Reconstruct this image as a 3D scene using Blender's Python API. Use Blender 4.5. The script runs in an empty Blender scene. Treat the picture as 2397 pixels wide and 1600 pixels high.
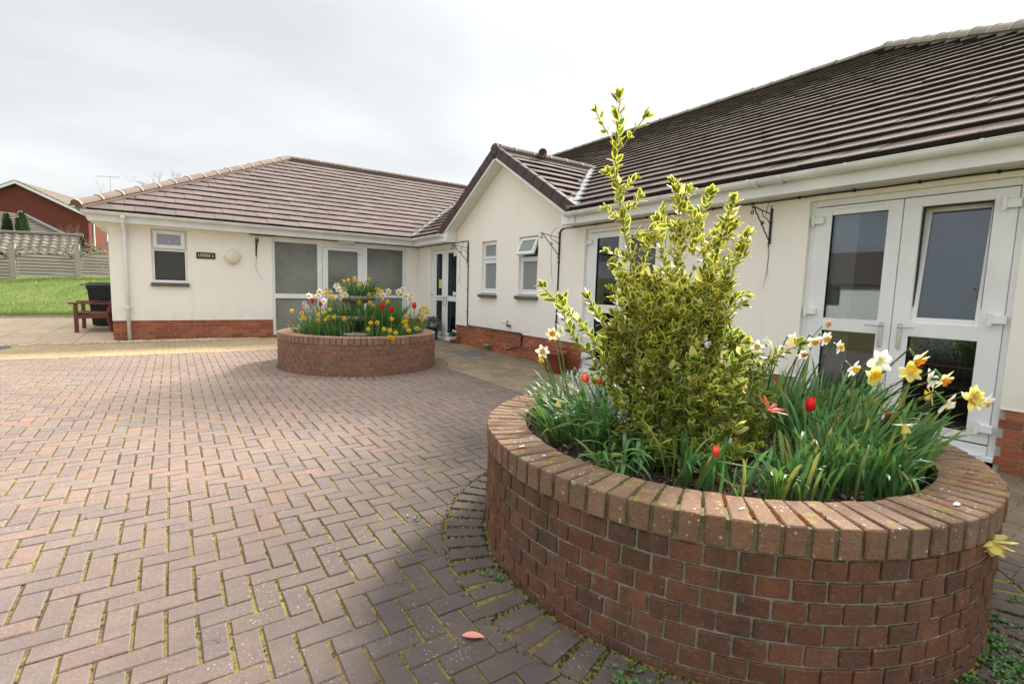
import bpy, math, random
import numpy as np
from mathutils import Vector, Matrix, noise as mnoise
random.seed(7); np.random.seed(7)
R=math.radians
scene=bpy.context.scene
C=scene.collection
# ------------------------------------------------------------------ camera, world, sun, exposure
CAM_H=1.2066; PITCH=-0.10363; ROLL=0.030295; YAW=0.60124; FPX=1157.3
fw=Vector((math.sin(YAW)*math.cos(PITCH),math.cos(YAW)*math.cos(PITCH),math.sin(PITCH)))
rt0=Vector((math.cos(YAW),-math.sin(YAW),0)); up0=rt0.cross(fw)
rt=rt0*math.cos(ROLL)+up0*math.sin(ROLL); up=-rt0*math.sin(ROLL)+up0*math.cos(ROLL)
cam=bpy.data.cameras.new('camera'); camo=bpy.data.objects.new('camera',cam); C.objects.link(camo)
M=Matrix(((rt.x,up.x,-fw.x,0),(rt.y,up.y,-fw.y,0),(rt.z,up.z,-fw.z,CAM_H),(0,0,0,1)))
camo.matrix_world=M
cam.lens=FPX/2397*36; cam.sensor_width=36; cam.sensor_fit='HORIZONTAL'; cam.clip_start=0.05; cam.clip_end=2000
scene.camera=camo
CP=Vector((0,0,CAM_H))
def project(p):
    d=Vector(p)-CP; z=d.dot(fw)
    if z<=0.05: return None
    return (1198.5+FPX*d.dot(rt)/z, 800-FPX*d.dot(up)/z, z)
def at(u,v,t):
    "world point at pixel (u,v) of the 2397x1600 survey photograph, t metres forward"
    return CP+fw*t+rt*((u-1198.5)/FPX*t)-up*((v-800)/FPX*t)

SUN_EL=R(34); SUN_DIR=Vector((0.93,0.37,0)).normalized()
w=bpy.data.worlds.new("World"); scene.world=w; w.use_nodes=True
nt=w.node_tree; nt.nodes.clear()
def N(tree,typ,**kw):
    n=tree.nodes.new(typ)
    for k,v in kw.items(): setattr(n,k,v)
    return n
def L(tree,a,b): tree.links.new(a,b)
out=N(nt,'ShaderNodeOutputWorld'); bg=N(nt,'ShaderNodeBackground'); bg2=N(nt,'ShaderNodeBackground'); add=N(nt,'ShaderNodeMixShader')
sky=N(nt,'ShaderNodeTexSky',sky_type='NISHITA'); sky.sun_disc=False; sky.sun_elevation=SUN_EL
sky.sun_rotation=math.atan2(SUN_DIR.x,SUN_DIR.y); sky.dust_density=1.0
bg.inputs['Strength'].default_value=0.05; L(nt,sky.outputs[0],bg.inputs[0])
tc=N(nt,'ShaderNodeTexCoord'); sep=N(nt,'ShaderNodeSeparateXYZ'); L(nt,tc.outputs['Generated'],sep.inputs[0])
# flat cloud deck: direction divided by height
mx=N(nt,'ShaderNodeMath',operation='MAXIMUM'); L(nt,sep.outputs['Z'],mx.inputs[0]); mx.inputs[1].default_value=0.0
ad=N(nt,'ShaderNodeMath',operation='ADD'); L(nt,mx.outputs[0],ad.inputs[0]); ad.inputs[1].default_value=0.22
dv=N(nt,'ShaderNodeVectorMath',operation='SCALE'); iv=N(nt,'ShaderNodeMath',operation='DIVIDE'); iv.inputs[0].default_value=1.0; L(nt,ad.outputs[0],iv.inputs[1])
L(nt,tc.outputs['Generated'],dv.inputs[0]); L(nt,iv.outputs[0],dv.inputs['Scale'])
sq=N(nt,'ShaderNodeVectorMath',operation='MULTIPLY'); sq.inputs[1].default_value=(0.8,1.25,0.4); L(nt,dv.outputs[0],sq.inputs[0])
nz=N(nt,'ShaderNodeTexNoise'); nz.inputs['Scale'].default_value=1.15; nz.inputs['Detail'].default_value=5; nz.inputs['Roughness'].default_value=0.45; nz.inputs['Distortion'].default_value=0.15
L(nt,sq.outputs[0],nz.inputs['Vector'])
cr=N(nt,'ShaderNodeValToRGB'); e=cr.color_ramp.elements
e[0].position=0.36; e[0].color=(0.365,0.377,0.382,1); e[1].position=0.66; e[1].color=(0.495,0.498,0.495,1)
L(nt,nz.outputs['Fac'],cr.inputs[0])
# overcast skies brighten towards the zenith and round the hidden sun
zr=N(nt,'ShaderNodeMapRange'); L(nt,mx.outputs[0],zr.inputs['Value']); zr.inputs['From Min'].default_value=0.55; zr.inputs['From Max'].default_value=1; zr.inputs['To Min'].default_value=1.0; zr.inputs['To Max'].default_value=3.0
dt=N(nt,'ShaderNodeVectorMath',operation='DOT_PRODUCT'); L(nt,tc.outputs['Generated'],dt.inputs[0])
dt.inputs[1].default_value=(SUN_DIR.x*math.cos(SUN_EL),SUN_DIR.y*math.cos(SUN_EL),math.sin(SUN_EL))
sr=N(nt,'ShaderNodeMapRange',interpolation_type='SMOOTHSTEP'); L(nt,dt.outputs['Value'],sr.inputs['Value']); sr.inputs['From Min'].default_value=0.55; sr.inputs['From Max'].default_value=1.0; sr.inputs['To Min'].default_value=0.0; sr.inputs['To Max'].default_value=0.15
s2=N(nt,'ShaderNodeMath',operation='ADD'); L(nt,zr.outputs[0],s2.inputs[0]); L(nt,sr.outputs[0],s2.inputs[1])
L(nt,cr.outputs[0],bg2.inputs[0]); L(nt,s2.outputs[0],bg2.inputs['Strength'])
add.inputs[0].default_value=.88; L(nt,bg.outputs[0],add.inputs[1]); L(nt,bg2.outputs[0],add.inputs[2]); L(nt,add.outputs[0],out.inputs[0])
w.cycles.sampling_method='AUTOMATIC'
sl=bpy.data.lights.new('sun','SUN'); sl.energy=4.0; sl.angle=R(10); sl.color=(1.0,0.95,0.86)
so=bpy.data.objects.new('sun',sl); C.objects.link(so)
sd=Vector((SUN_DIR.x*math.cos(SUN_EL),SUN_DIR.y*math.cos(SUN_EL),math.sin(SUN_EL)))
so.rotation_euler=sd.to_track_quat('Z','Y').to_euler(); so.location=(20,14,25)
vs=scene.view_settings; vs.view_transform='Standard'; vs.look='None'; vs.gamma=1; vs.use_curve_mapping=False; vs.exposure=1.18
scene.cycles.max_bounces=6; scene.cycles.diffuse_bounces=3; scene.cycles.glossy_bounces=3; scene.cycles.transparent_max_bounces=10; scene.cycles.transmission_bounces=4
scene.cycles.use_denoising=True

# ------------------------------------------------------------------ helpers
WL={}   # world location of every parent
def tag(o,label=None,cat=None,group=None,kind=None):
    if label: o['label']=label
    if cat: o['category']=cat
    if group: o['group']=group
    if kind: o['kind']=kind
    return o
def empty(name,loc,label=None,cat=None,group=None):
    o=bpy.data.objects.new(name,None); C.objects.link(o); o.location=loc; o.empty_display_size=0.05
    WL[o.name]=Vector(loc); return tag(o,label,cat,group)
def link(name,me,parent=None,mat_w=None):
    o=bpy.data.objects.new(name,me); C.objects.link(o)
    mw=mat_w if mat_w is not None else Matrix()
    if parent is not None:
        o.parent=parent; o.matrix_basis=Matrix.Translation(-WL[parent.name])@mw
    else: o.matrix_basis=mw
    WL[o.name]=mw.translation.copy()
    return o
class MB:
    def __init__(s): s.v=[]; s.f=[]; s.mi=[]; s.var=[]; s.uv=[]
    def add(s,vs,fs,mi=0,var=None,uv=None):
        b=len(s.v); s.v+= [tuple(p) for p in vs]; v=random.random() if var is None else var
        for k,f in enumerate(fs):
            s.f.append([b+i for i in f]); s.mi.append(mi[k] if isinstance(mi,(list,tuple)) else mi); s.var.append(v)
            s.uv.append([uv[i] for i in f] if uv is not None else None)
        return s
    def box(s,x0,x1,y0,y1,z0,z1,mi=0,var=None,m=None):
        if x0>x1:x0,x1=x1,x0
        if y0>y1:y0,y1=y1,y0
        if z0>z1:z0,z1=z1,z0
        v=[Vector(p) for p in ((x0,y0,z0),(x1,y0,z0),(x1,y1,z0),(x0,y1,z0),(x0,y0,z1),(x1,y0,z1),(x1,y1,z1),(x0,y1,z1))]
        if m is not None: v=[m@p for p in v]
        return s.add(v,BOXF,mi,var)
    def bbox(s,x0,x1,y0,y1,z0,z1,b=0.003,mi=0,var=None,m=None,jit=0.0):
        v,f=cbox(x0,x1,y0,y1,z0,z1,b,jit)
        if m is not None: v=[m@p for p in v]
        return s.add(v,f,mi,var)
    def tube(s,pts,r,n=8,mi=0,cap=True,var=None,squash=1.0):
        pts=[Vector(p) for p in pts]; k=len(pts); rs=r if isinstance(r,(list,tuple)) else [r]*k
        T=[(pts[min(i+1,k-1)]-pts[max(i-1,0)]).normalized() for i in range(k)]
        a=Vector((0,0,1)) if abs(T[0].z)<.9 else Vector((1,0,0))
        x=T[0].cross(a).normalized(); vs=[];fs=[]
        for i in range(k):
            x=(x-T[i]*x.dot(T[i])).normalized(); y=T[i].cross(x)
            for j in range(n):
                t=2*math.pi*j/n; vs.append(pts[i]+x*(math.cos(t)*rs[i])+y*(math.sin(t)*rs[i]*squash))
        for i in range(k-1):
            for j in range(n): fs.append((i*n+j,i*n+(j+1)%n,(i+1)*n+(j+1)%n,(i+1)*n+j))
        if cap: fs.append(tuple(range(n))[::-1]); fs.append(tuple((k-1)*n+j for j in range(n)))
        return s.add(vs,fs,mi,var)
    def lathe(s,prof,c,n=24,mi=0,closed=False,var=None,m=None,frill=None):
        vs=[];fs=[];k=len(prof)
        for i,(r,z) in enumerate(prof):
            for j in range(n):
                t=2*math.pi*j/n; q=1+(frill*(i/(k-1))**3*math.sin(j*math.pi) if frill and False else 0)
                p=Vector((r*math.cos(t)*q,r*math.sin(t)*q,z)); 
                vs.append((m@p) if m is not None else Vector(c)+p)
        for i in range(k-1):
            for j in range(n): fs.append((i*n+j,i*n+(j+1)%n,(i+1)*n+(j+1)%n,(i+1)*n+j))
        if closed: fs.append(tuple(range(n))[::-1]); fs.append(tuple((k-1)*n+j for j in range(n)))
        return s.add(vs,fs,mi,var)
    def mesh(s,name,mats,smooth=False,origin=None):
        me=bpy.data.meshes.new(name)
        o=Vector(origin) if origin is not None else Vector((0,0,0))
        me.from_pydata([(p[0]-o.x,p[1]-o.y,p[2]-o.z) for p in s.v],[],s.f)
        for m in (mats if isinstance(mats,(list,tuple)) else [mats]): me.materials.append(m)
        if any(s.mi): me.polygons.foreach_set('material_index',s.mi)
        if s.f:
            a=me.attributes.new('var','FLOAT','FACE'); a.data.foreach_set('value',s.var)
        if any(u is not None for u in s.uv):
            l=me.uv_layers.new(name='UVMap'); fl=[]
            for f,u in zip(s.f,s.uv):
                for q in (u or [(0.5,0.5)]*len(f)): fl+=[q[0],q[1]]
            l.data.foreach_set('uv',fl)
        if smooth: me.polygons.foreach_set('use_smooth',[True]*len(s.f))
        me.update(); return me
    def build(s,name,mats,parent=None,smooth=False,origin=None,**kw):
        if origin is None:
            a=np.array([tuple(p) for p in s.v]); origin=Vector(((a[:,0].min()+a[:,0].max())/2,(a[:,1].min()+a[:,1].max())/2,a[:,2].min()))
        me=s.mesh(name,mats,smooth,origin)
        return tag(link(name,me,parent,Matrix.Translation(Vector(origin))),**kw)
BOXF=[(0,3,2,1),(4,5,6,7),(0,1,5,4),(1,2,6,5),(2,3,7,6),(3,0,4,7)]
def cbox(x0,x1,y0,y1,z0,z1,b=0.003,jit=0.0):
    "chamfered box: 24 vertices"
    xs=(min(x0,x1),max(x0,x1)); ys=(min(y0,y1),max(y0,y1)); zs=(min(z0,z1),max(z0,z1))
    v=[];idx={}
    for i in (0,1):
        for j in (0,1):
            for k in (0,1):
                sx=b if i==0 else -b; sy=b if j==0 else -b; sz=b if k==0 else -b
                o=Vector((random.uniform(-jit,jit),random.uniform(-jit,jit),random.uniform(-jit,jit)*.6)) if jit else Vector()
                p=Vector((xs[i],ys[j],zs[k]))+o
                idx[(i,j,k,'x')]=len(v); v.append(p+Vector((0,sy,sz)))
                idx[(i,j,k,'y')]=len(v); v.append(p+Vector((sx,0,sz)))
                idx[(i,j,k,'z')]=len(v); v.append(p+Vector((sx,sy,0)))
    f=[]
    def q(*k): f.append(tuple(idx[a] for a in k))
    q((0,0,0,'x'),(0,0,1,'x'),(0,1,1,'x'),(0,1,0,'x')); q((1,0,0,'x'),(1,1,0,'x'),(1,1,1,'x'),(1,0,1,'x'))
    q((0,0,0,'y'),(1,0,0,'y'),(1,0,1,'y'),(0,0,1,'y')); q((0,1,0,'y'),(0,1,1,'y'),(1,1,1,'y'),(1,1,0,'y'))
    q((0,0,0,'z'),(0,1,0,'z'),(1,1,0,'z'),(1,0,0,'z')); q((0,0,1,'z'),(1,0,1,'z'),(1,1,1,'z'),(0,1,1,'z'))
    for (j,k) in ((0,0),(0,1),(1,0),(1,1)):
        a=[(0,j,k,'y'),(1,j,k,'y'),(1,j,k,'z'),(0,j,k,'z')]; q(*(a if (j+k)%2 else a[::-1]))
        a=[(j,0,k,'x'),(j,1,k,'x'),(j,1,k,'z'),(j,0,k,'z')]; q(*(a if (j+k)%2==0 else a[::-1]))
        a=[(j,k,0,'x'),(j,k,1,'x'),(j,k,1,'y'),(j,k,0,'y')]; q(*(a if (j+k)%2 else a[::-1]))
    for i in (0,1):
        for j in (0,1):
            for k in (0,1):
                a=[(i,j,k,'x'),(i,j,k,'y'),(i,j,k,'z')]; q(*(a if (i+j+k)%2 else a[::-1]))
    return v,f
class Pieces:
    "many alike pieces: the `limit` that show largest become objects sharing meshes, the rest one joined part"
    def __init__(s,name,mats,variants): s.name=name; s.mats=mats; s.vars=variants; s.items=[]; s.meshes=[v.mesh(name,mats) if isinstance(v,MB) else v for v in variants]
    def put(s,m,area,normal=None,custom=None,var=None): s.items.append((m,area,normal,custom,var))
    def emit(s,parent,limit=300,rest_name=None,smooth=False):
        sc=[]
        for it in s.items:
            c=it[0].translation if it[3] is None else it[5] if len(it)>5 else it[0].translation
            p=project(c); k=-1.0
            if p and -60<p[0]<2457 and -60<p[1]<1660:
                k=it[1]/p[2]**2
                if it[2] is not None:
                    d=(CP-c).normalized().dot(it[2]); k*=max(d,-.01)
            sc.append(k)
        order=sorted(range(len(sc)),key=lambda i:-sc[i]); rest=MB(); n=0
        for i in order:
            m,area,nn,cu,va=s.items[i][:5]
            if n<limit and sc[i]>0:
                if cu is None: me=random.choice(s.meshes)
                else: me=cu.mesh(s.name,s.mats)
                link(s.name,me,parent,m); n+=1
            else:
                src=random.choice(s.vars) if cu is None else cu
                vv=[m@Vector(p) for p in src.v]; v=random.random() if va is None else va
                b=len(rest.v); rest.v+=[tuple(p) for p in vv]
                for f,mi,uv in zip(src.f,src.mi,src.uv): rest.f.append([b+q for q in f]); rest.mi.append(mi); rest.var.append(v); rest.uv.append(uv)
        if rest.f: tag(rest.build(rest_name or s.name,s.mats,parent,origin=WL[parent.name] if parent else (0,0,0),smooth=smooth),kind='stuff')
        s.items=[]
def clip(poly,a,b,c):
    "keep a*x+b*y<=c"
    o=[]
    for i in range(len(poly)):
        p=poly[i]; q=poly[(i+1)%len(poly)]; dp=a*p[0]+b*p[1]-c; dq=a*q[0]+b*q[1]-c
        if dp<=0: o.append(p)
        if (dp<0 and dq>0) or (dp>0 and dq<0):
            t=dp/(dp-dq); o.append((p[0]+(q[0]-p[0])*t,p[1]+(q[1]-p[1])*t))
    return o
def area2(p): return abs(sum(p[i][0]*p[(i+1)%len(p)][1]-p[(i+1)%len(p)][0]*p[i][1] for i in range(len(p))))/2
def prism(poly,z0,z1,mi_side=0,mi=0):
    n=len(poly); s=sum(poly[i][0]*poly[(i+1)%n][1]-poly[(i+1)%n][0]*poly[i][1] for i in range(n))
    if s<0: poly=poly[::-1]
    m=MB(); vs=[(x,y,z1) for x,y in poly]+[(x,y,z0) for x,y in poly]
    m.add(vs,[tuple(range(n))]+[(i,n+i,n+(i+1)%n,(i+1)%n) for i in range(n)],[mi]+[mi_side]*n); return m

# ------------------------------------------------------------------ materials
def newmat(name):
    m=bpy.data.materials.new(name); m.use_nodes=True; t=m.node_tree; b=t.nodes['Principled BSDF']; return m,t,b
def val(t,x):
    return x
def noise(t,scale,detail=3,rough=.5,vec=None,dist=0.0):
    n=N(t,'ShaderNodeTexNoise'); n.inputs['Scale'].default_value=scale; n.inputs['Detail'].default_value=detail; n.inputs['Roughness'].default_value=rough; n.inputs['Distortion'].default_value=dist
    if vec is None:
        g=N(t,'ShaderNodeNewGeometry'); vec=g.outputs['Position']
    L(t,vec,n.inputs['Vector']); return n.outputs['Fac']
def mr(t,x,a,b,c=0.0,d=1.0,smooth=False):
    n=N(t,'ShaderNodeMapRange'); L(t,x,n.inputs['Value'])
    if smooth: n.interpolation_type='SMOOTHSTEP'
    for k,v in (('From Min',a),('From Max',b),('To Min',c),('To Max',d)): n.inputs[k].default_value=v
    return n.outputs[0]
def mth(t,op,a,b=None,clamp=False):
    n=N(t,'ShaderNodeMath',operation=op); n.use_clamp=clamp
    for i,q in enumerate((a,b)):
        if q is None: continue
        if isinstance(q,(int,float)): n.inputs[i].default_value=q
        else: L(t,q,n.inputs[i])
    return n.outputs[0]
def ramp(t,x,els):
    n=N(t,'ShaderNodeValToRGB'); L(t,x,n.inputs[0]); e=n.color_ramp.elements
    while len(e)<len(els): e.new(.5)
    for q,(p,c) in zip(e,els): q.position=p; q.color=(c[0],c[1],c[2],1)
    return n.outputs[0]
def mix(t,f,a,b,mode='MIX'):
    n=N(t,'ShaderNodeMix',data_type='RGBA',blend_type=mode)
    if isinstance(f,(int,float)): n.inputs[0].default_value=f
    else: L(t,f,n.inputs[0])
    for i,q in ((6,a),(7,b)):
        if isinstance(q,tuple): n.inputs[i].default_value=(q[0],q[1],q[2],1)
        else: L(t,q,n.inputs[i])
    return n.outputs[2]
def vary(t):
    "one random number per piece, whether the piece is an object or part of a joined mesh"
    a=N(t,'ShaderNodeAttribute',attribute_name='var'); o=N(t,'ShaderNodeObjectInfo')
    return mth(t,'FRACT',mth(t,'ADD',a.outputs['Fac'],o.outputs['Random']))
def posn(t):
    g=N(t,'ShaderNodeNewGeometry'); return g.outputs['Position']
def bump(t,b,h,strength=.3,dist=.01):
    n=N(t,'ShaderNodeBump'); n.inputs['Strength'].default_value=strength; n.inputs['Distance'].default_value=dist; L(t,h,n.inputs['Height']); L(t,n.outputs[0],b.inputs['Normal'])
def plain(name,col,rough=.5,metal=0,bump_s=None,bs=.15,spec=.5,var=0.0):
    m,t,b=newmat(name); b.inputs['Roughness'].default_value=rough; b.inputs['Metallic'].default_value=metal; b.inputs['Specular IOR Level'].default_value=spec
    n=noise(t,3.0,4)
    c=mix(t,mr(t,n,.3,.7,0,1),tuple(x*(.93-var) for x in col),tuple(min(1,x*1.05) for x in col))
    L(t,c,b.inputs['Base Color'])
    if bump_s: bump(t,b,noise(t,bump_s,3),bs,.004)
    return m
def setup_brick(name,cols,dirt=(.09,.075,.06),dirtiness=.5,eff=0.0,moss=0.0,speck=0.0,algae=0.0):
    m,t,b=newmat(name); b.inputs['Roughness'].default_value=.9; b.inputs['Specular IOR Level'].default_value=.25
    v=vary(t); k=len(cols); c=ramp(t,v,[((i+.5)/k,q) for i,q in enumerate(cols)])
    n1=noise(t,9,5,.6); c=mix(t,mr(t,n1,.35,.75,0,.45),c,(cols[0][0]*.55,cols[0][1]*.5,cols[0][2]*.55))
    n2=noise(t,85,3,.8); c=mix(t,mr(t,n2,.52,.74,0,.6),c,(cols[0][0]*1.7,cols[0][1]*1.8,cols[0][2]*1.7))
    n2b=noise(t,110,3,.8); c=mix(t,mr(t,n2b,.54,.72,0,.75),c,tuple(q*.6 for q in dirt))
    n3=noise(t,1.7,5,.65); c=mix(t,mr(t,n3,.42,.75,0,dirtiness),c,dirt)
    if eff:
        n4=noise(t,3.1,6,.7,dist=.6); c=mix(t,mr(t,n4,.66,.8,0,eff),c,(.55,.5,.45))
    if algae:
        sz=N(t,'ShaderNodeSeparateXYZ'); L(t,posn(t),sz.inputs[0]); mp=N(t,'ShaderNodeMapping'); mp.inputs['Scale'].default_value=(9,9,1.6); L(t,posn(t),mp.inputs['Vector'])
        st_n=noise(t,1,5,.7,vec=mp.outputs[0]); a_=mth(t,'MULTIPLY',mr(t,st_n,.45,.62,0,1),mr(t,sz.outputs['Z'],-.1,.42,.25,algae)); c=mix(t,a_,c,(.055,.045,.028))
        c=mix(t,mth(t,'MULTIPLY',mr(t,noise(t,24,5,.8),.60,.70,0,.65),mr(t,sz.outputs['Z'],.36,-.05,.25,1)),c,(.42,.38,.33))
    if speck:
        vo=N(t,'ShaderNodeTexVoronoi'); vo.inputs['Scale'].default_value=45; L(t,posn(t),vo.inputs['Vector'])
        s=mth(t,'MULTIPLY',mr(t,vo.outputs['Distance'],.1,.28,1,0),mr(t,noise(t,14,3),.5,.62,0,speck)); c=mix(t,s,c,(.6,.58,.5))
    if moss:
        g=N(t,'ShaderNodeNewGeometry'); sp=N(t,'ShaderNodeSeparateXYZ'); L(t,g.outputs['Normal'],sp.inputs[0])
        s=mth(t,'MULTIPLY',mr(t,noise(t,16,5,.7),.56,.68,0,moss),mr(t,sp.outputs['Z'],.4,.9,.15,1)); c=mix(t,s,c,(.30,.24,.035))
    L(t,c,b.inputs['Base Color']); bump(t,b,mth(t,'ADD',noise(t,130,3,.7),mth(t,'MULTIPLY',noise(t,28,4),2.0)),.8,.005)
    return m
def setup_paver(name,cols,stain_shade=(.066,.055,.050)):
    m,t,b=newmat(name); b.inputs['Roughness'].default_value=.92; b.inputs['Specular IOR Level'].default_value=.3
    v=vary(t); k=len(cols); c=ramp(t,v,[((i+.5)/k,q) for i,q in enumerate(cols)])
    n1=noise(t,11,5,.65); c=mix(t,mr(t,n1,.38,.72,0,.5),c,(cols[0][0]*.62,cols[0][1]*.62,cols[0][2]*.66))
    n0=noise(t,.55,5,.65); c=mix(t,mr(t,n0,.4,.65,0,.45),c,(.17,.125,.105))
    n2=noise(t,95,3,.8); c=mix(t,mr(t,n2,.55,.72,0,.45),c,(.62,.56,.5))
    n3=noise(t,105,3,.8); c=mix(t,mr(t,n3,.53,.7,0,.6),c,stain_shade)
    # algae and lichen, with shade painted in, round the planter and along the lodge wall
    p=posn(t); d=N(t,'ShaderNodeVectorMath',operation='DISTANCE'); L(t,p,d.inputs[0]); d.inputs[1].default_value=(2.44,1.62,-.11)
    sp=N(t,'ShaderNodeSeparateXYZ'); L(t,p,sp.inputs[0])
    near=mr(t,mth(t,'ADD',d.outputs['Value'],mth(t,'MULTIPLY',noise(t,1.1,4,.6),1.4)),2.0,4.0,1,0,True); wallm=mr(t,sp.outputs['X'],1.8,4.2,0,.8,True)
    wn=noise(t,2.2,6,.7,dist=.4); damp=mth(t,'MULTIPLY',mth(t,'MAXIMUM',near,wallm),mr(t,wn,.25,.6,.55,1))  # damp: algae and lichen mask with shade painted in
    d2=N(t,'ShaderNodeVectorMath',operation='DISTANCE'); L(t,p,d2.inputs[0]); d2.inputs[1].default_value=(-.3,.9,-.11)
    gr=mth(t,'MULTIPLY',mr(t,mth(t,'ADD',d2.outputs['Value'],mth(t,'MULTIPLY',noise(t,1.6,5,.7),1.6)),1.9,3.9,1,0,True),mr(t,noise(t,3.4,5,.7),.3,.62,.25,.62)); c=mix(t,gr,c,(.135,.10,.09))  # near-camera patch: damp wear and lens vignette painted into the colour
    c=mix(t,mth(t,'MULTIPLY',damp,DAMP_SHADE),c,stain_shade)
    vo=N(t,'ShaderNodeTexVoronoi'); vo.inputs['Scale'].default_value=60; L(t,p,vo.inputs['Vector'])
    s=mth(t,'MULTIPLY',mth(t,'MULTIPLY',mr(t,vo.outputs['Distance'],.12,.26,1,0),mr(t,noise(t,5,4,.7),.48,.66,0,.6)),mr(t,near,0,.5,.10,1)); c=mix(t,s,c,(.52,.49,.44))
    L(t,c,b.inputs['Base Color']); bump(t,b,mth(t,'ADD',noise(t,220,2,.8),mth(t,'MULTIPLY',noise(t,30,4),2.0)),.45,.0025)
    return m
DAMP_SHADE=.90
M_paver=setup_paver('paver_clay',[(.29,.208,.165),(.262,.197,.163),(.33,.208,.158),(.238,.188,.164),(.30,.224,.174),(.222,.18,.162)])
M_buff=setup_paver('paver_buff',[(.50,.38,.20),(.45,.35,.19),(.53,.41,.235),(.47,.35,.19)])
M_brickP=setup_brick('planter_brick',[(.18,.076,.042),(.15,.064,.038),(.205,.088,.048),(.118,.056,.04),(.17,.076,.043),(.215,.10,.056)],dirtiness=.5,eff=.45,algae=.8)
M_brickF=setup_brick('clean_planter_brick',[(.30,.145,.095),(.26,.125,.085),(.34,.17,.11),(.23,.12,.085),(.30,.16,.10)],dirtiness=.4,eff=.5)  # far planter: cleaner, drier, lighter bricks
M_copF=setup_brick('clean_coping_brick',[(.33,.19,.13),(.36,.22,.155),(.30,.165,.115)],dirtiness=.35,moss=.3)  # coping of the same cleaner far planter
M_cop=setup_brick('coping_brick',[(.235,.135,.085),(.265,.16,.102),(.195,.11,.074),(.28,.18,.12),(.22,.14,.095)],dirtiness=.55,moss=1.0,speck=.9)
M_brickW=setup_brick('plinth_brick',[(.42,.12,.055),(.36,.10,.05),(.48,.17,.08),(.30,.09,.05),(.44,.14,.07),(.52,.2,.09)],dirtiness=.25,eff=.15)
M_brickH=setup_brick('house_brick',[(.21,.056,.038),(.185,.048,.034)],dirtiness=.2)
def joint_mat():
    m,t,b=newmat('mossy_joint'); b.inputs['Roughness'].default_value=1
    n=noise(t,26,5,.7); n2=noise(t,1.3,4,.6); g=noise(t,90,3,.7)
    c=ramp(t,mth(t,'ADD',mth(t,'MULTIPLY',n,.6),mth(t,'MULTIPLY',n2,.4)),[(.36,(.07,.045,.025)),(.46,(.16,.10,.045)),(.54,(.20,.17,.035)),(.64,(.27,.25,.04))])
    c=mix(t,mr(t,g,.45,.7,0,.6),c,(.05,.04,.02)); L(t,c,b.inputs['Base Color']); bump(t,b,mth(t,'ADD',g,n),1.0,.006); return m
M_joint=joint_mat()
def mortar_mat(name,c1,c2):
    m,t,b=newmat(name); b.inputs['Roughness'].default_value=1
    c=mix(t,mr(t,noise(t,7,5,.7),.35,.65,0,1),c1,c2); c=mix(t,mr(t,noise(t,120,2,.8),.5,.7,0,.6),c,tuple(x*.5 for x in c1)); L(t,c,b.inputs['Base Color']); bump(t,b,noise(t,110,3,.7),.8,.004); return m
M_mortP=mortar_mat('planter_mortar',(.17,.15,.10),(.36,.34,.29)); M_mortC=mortar_mat('coping_mortar',(.10,.09,.03),(.26,.23,.14)); M_mortW=mortar_mat('plinth_mortar',(.42,.38,.33),(.52,.49,.44))
def render_mat():
    m,t,b=newmat('cream_render'); b.inputs['Roughness'].default_value=.95; b.inputs['Specular IOR Level'].default_value=.2
    c=mix(t,mr(t,noise(t,1.2,5,.6),.35,.7,0,1),(.93,.90,.84),(.905,.87,.80))
    sp=N(t,'ShaderNodeMapping'); sp.inputs['Scale'].default_value=(6,6,.35); L(t,posn(t),sp.inputs['Vector'])
    c=mix(t,mr(t,noise(t,1.0,5,.6,vec=sp.outputs[0]),.58,.8,0,.25),c,(.60,.52,.42))
    sz=N(t,'ShaderNodeSeparateXYZ'); L(t,posn(t),sz.inputs[0]); c=mix(t,mth(t,'MULTIPLY',mr(t,sz.outputs['Z'],.39,.75,1,0),mr(t,noise(t,5,5,.7),.4,.75,.0,.40)),c,(.55,.47,.36))
    L(t,c,b.inputs['Base Color']); bump(t,b,mth(t,'ADD',noise(t,140,3,.7),mth(t,'MULTIPLY',noise(t,6,3),3.)),.35,.003); return m
M_render=render_mat()
M_upvc=plain('white_upvc',(.82,.84,.85),.32,bump_s=2,bs=.02); M_gut=plain('gutter_plastic',(.80,.80,.79),.35,var=.08)
M_soff=plain('soffit_board',(.78,.77,.73),.5)
def tile_mat(name,cols,edge=False,lichen=.4):
    m,t,b=newmat(name); b.inputs['Roughness'].default_value=1.0; b.inputs['Specular IOR Level'].default_value=.08
    v=vary(t); k=len(cols); c=ramp(t,v,[((i+.5)/k,q) for i,q in enumerate(cols)])
    c=mix(t,mr(t,noise(t,2.2,5,.65),.35,.7,0,.5),c,tuple(x*.62 for x in cols[0]))
    c=mix(t,mr(t,noise(t,60,3,.8),.5,.75,0,.45),c,tuple(min(1,x*1.5) for x in cols[0]))
    c=mix(t,mr(t,noise(t,3.3,6,.7,dist=.5),.62,.72,0,lichen),c,(.34,.20,.055)); c=mix(t,mr(t,noise(t,5.7,6,.75),.63,.74,0,lichen),c,(.42,.40,.33))
    L(t,c,b.inputs['Base Color']); bump(t,b,noise(t,90,3,.8),.5,.003); return m
M_tile=tile_mat('roof_tile_brown',[(.23,.18,.165),(.205,.165,.153),(.25,.195,.178),(.22,.178,.165)])
M_tileA=tile_mat('roof_tile_dark',[(.175,.135,.12),(.15,.117,.105),(.195,.15,.132),(.16,.128,.118)],lichen=.55)
def edge_mat():
    m,t,b=newmat('mossy_tile_edge'); b.inputs['Roughness'].default_value=1
    L(t,ramp(t,noise(t,7,6,.75),[(.4,(.012,.010,.008)),(.6,(.028,.022,.014)),(.72,(.07,.05,.015)),(.85,(.10,.09,.03))]),b.inputs['Base Color']); bump(t,b,noise(t,60,3,.7),1.,.01); return m
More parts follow.
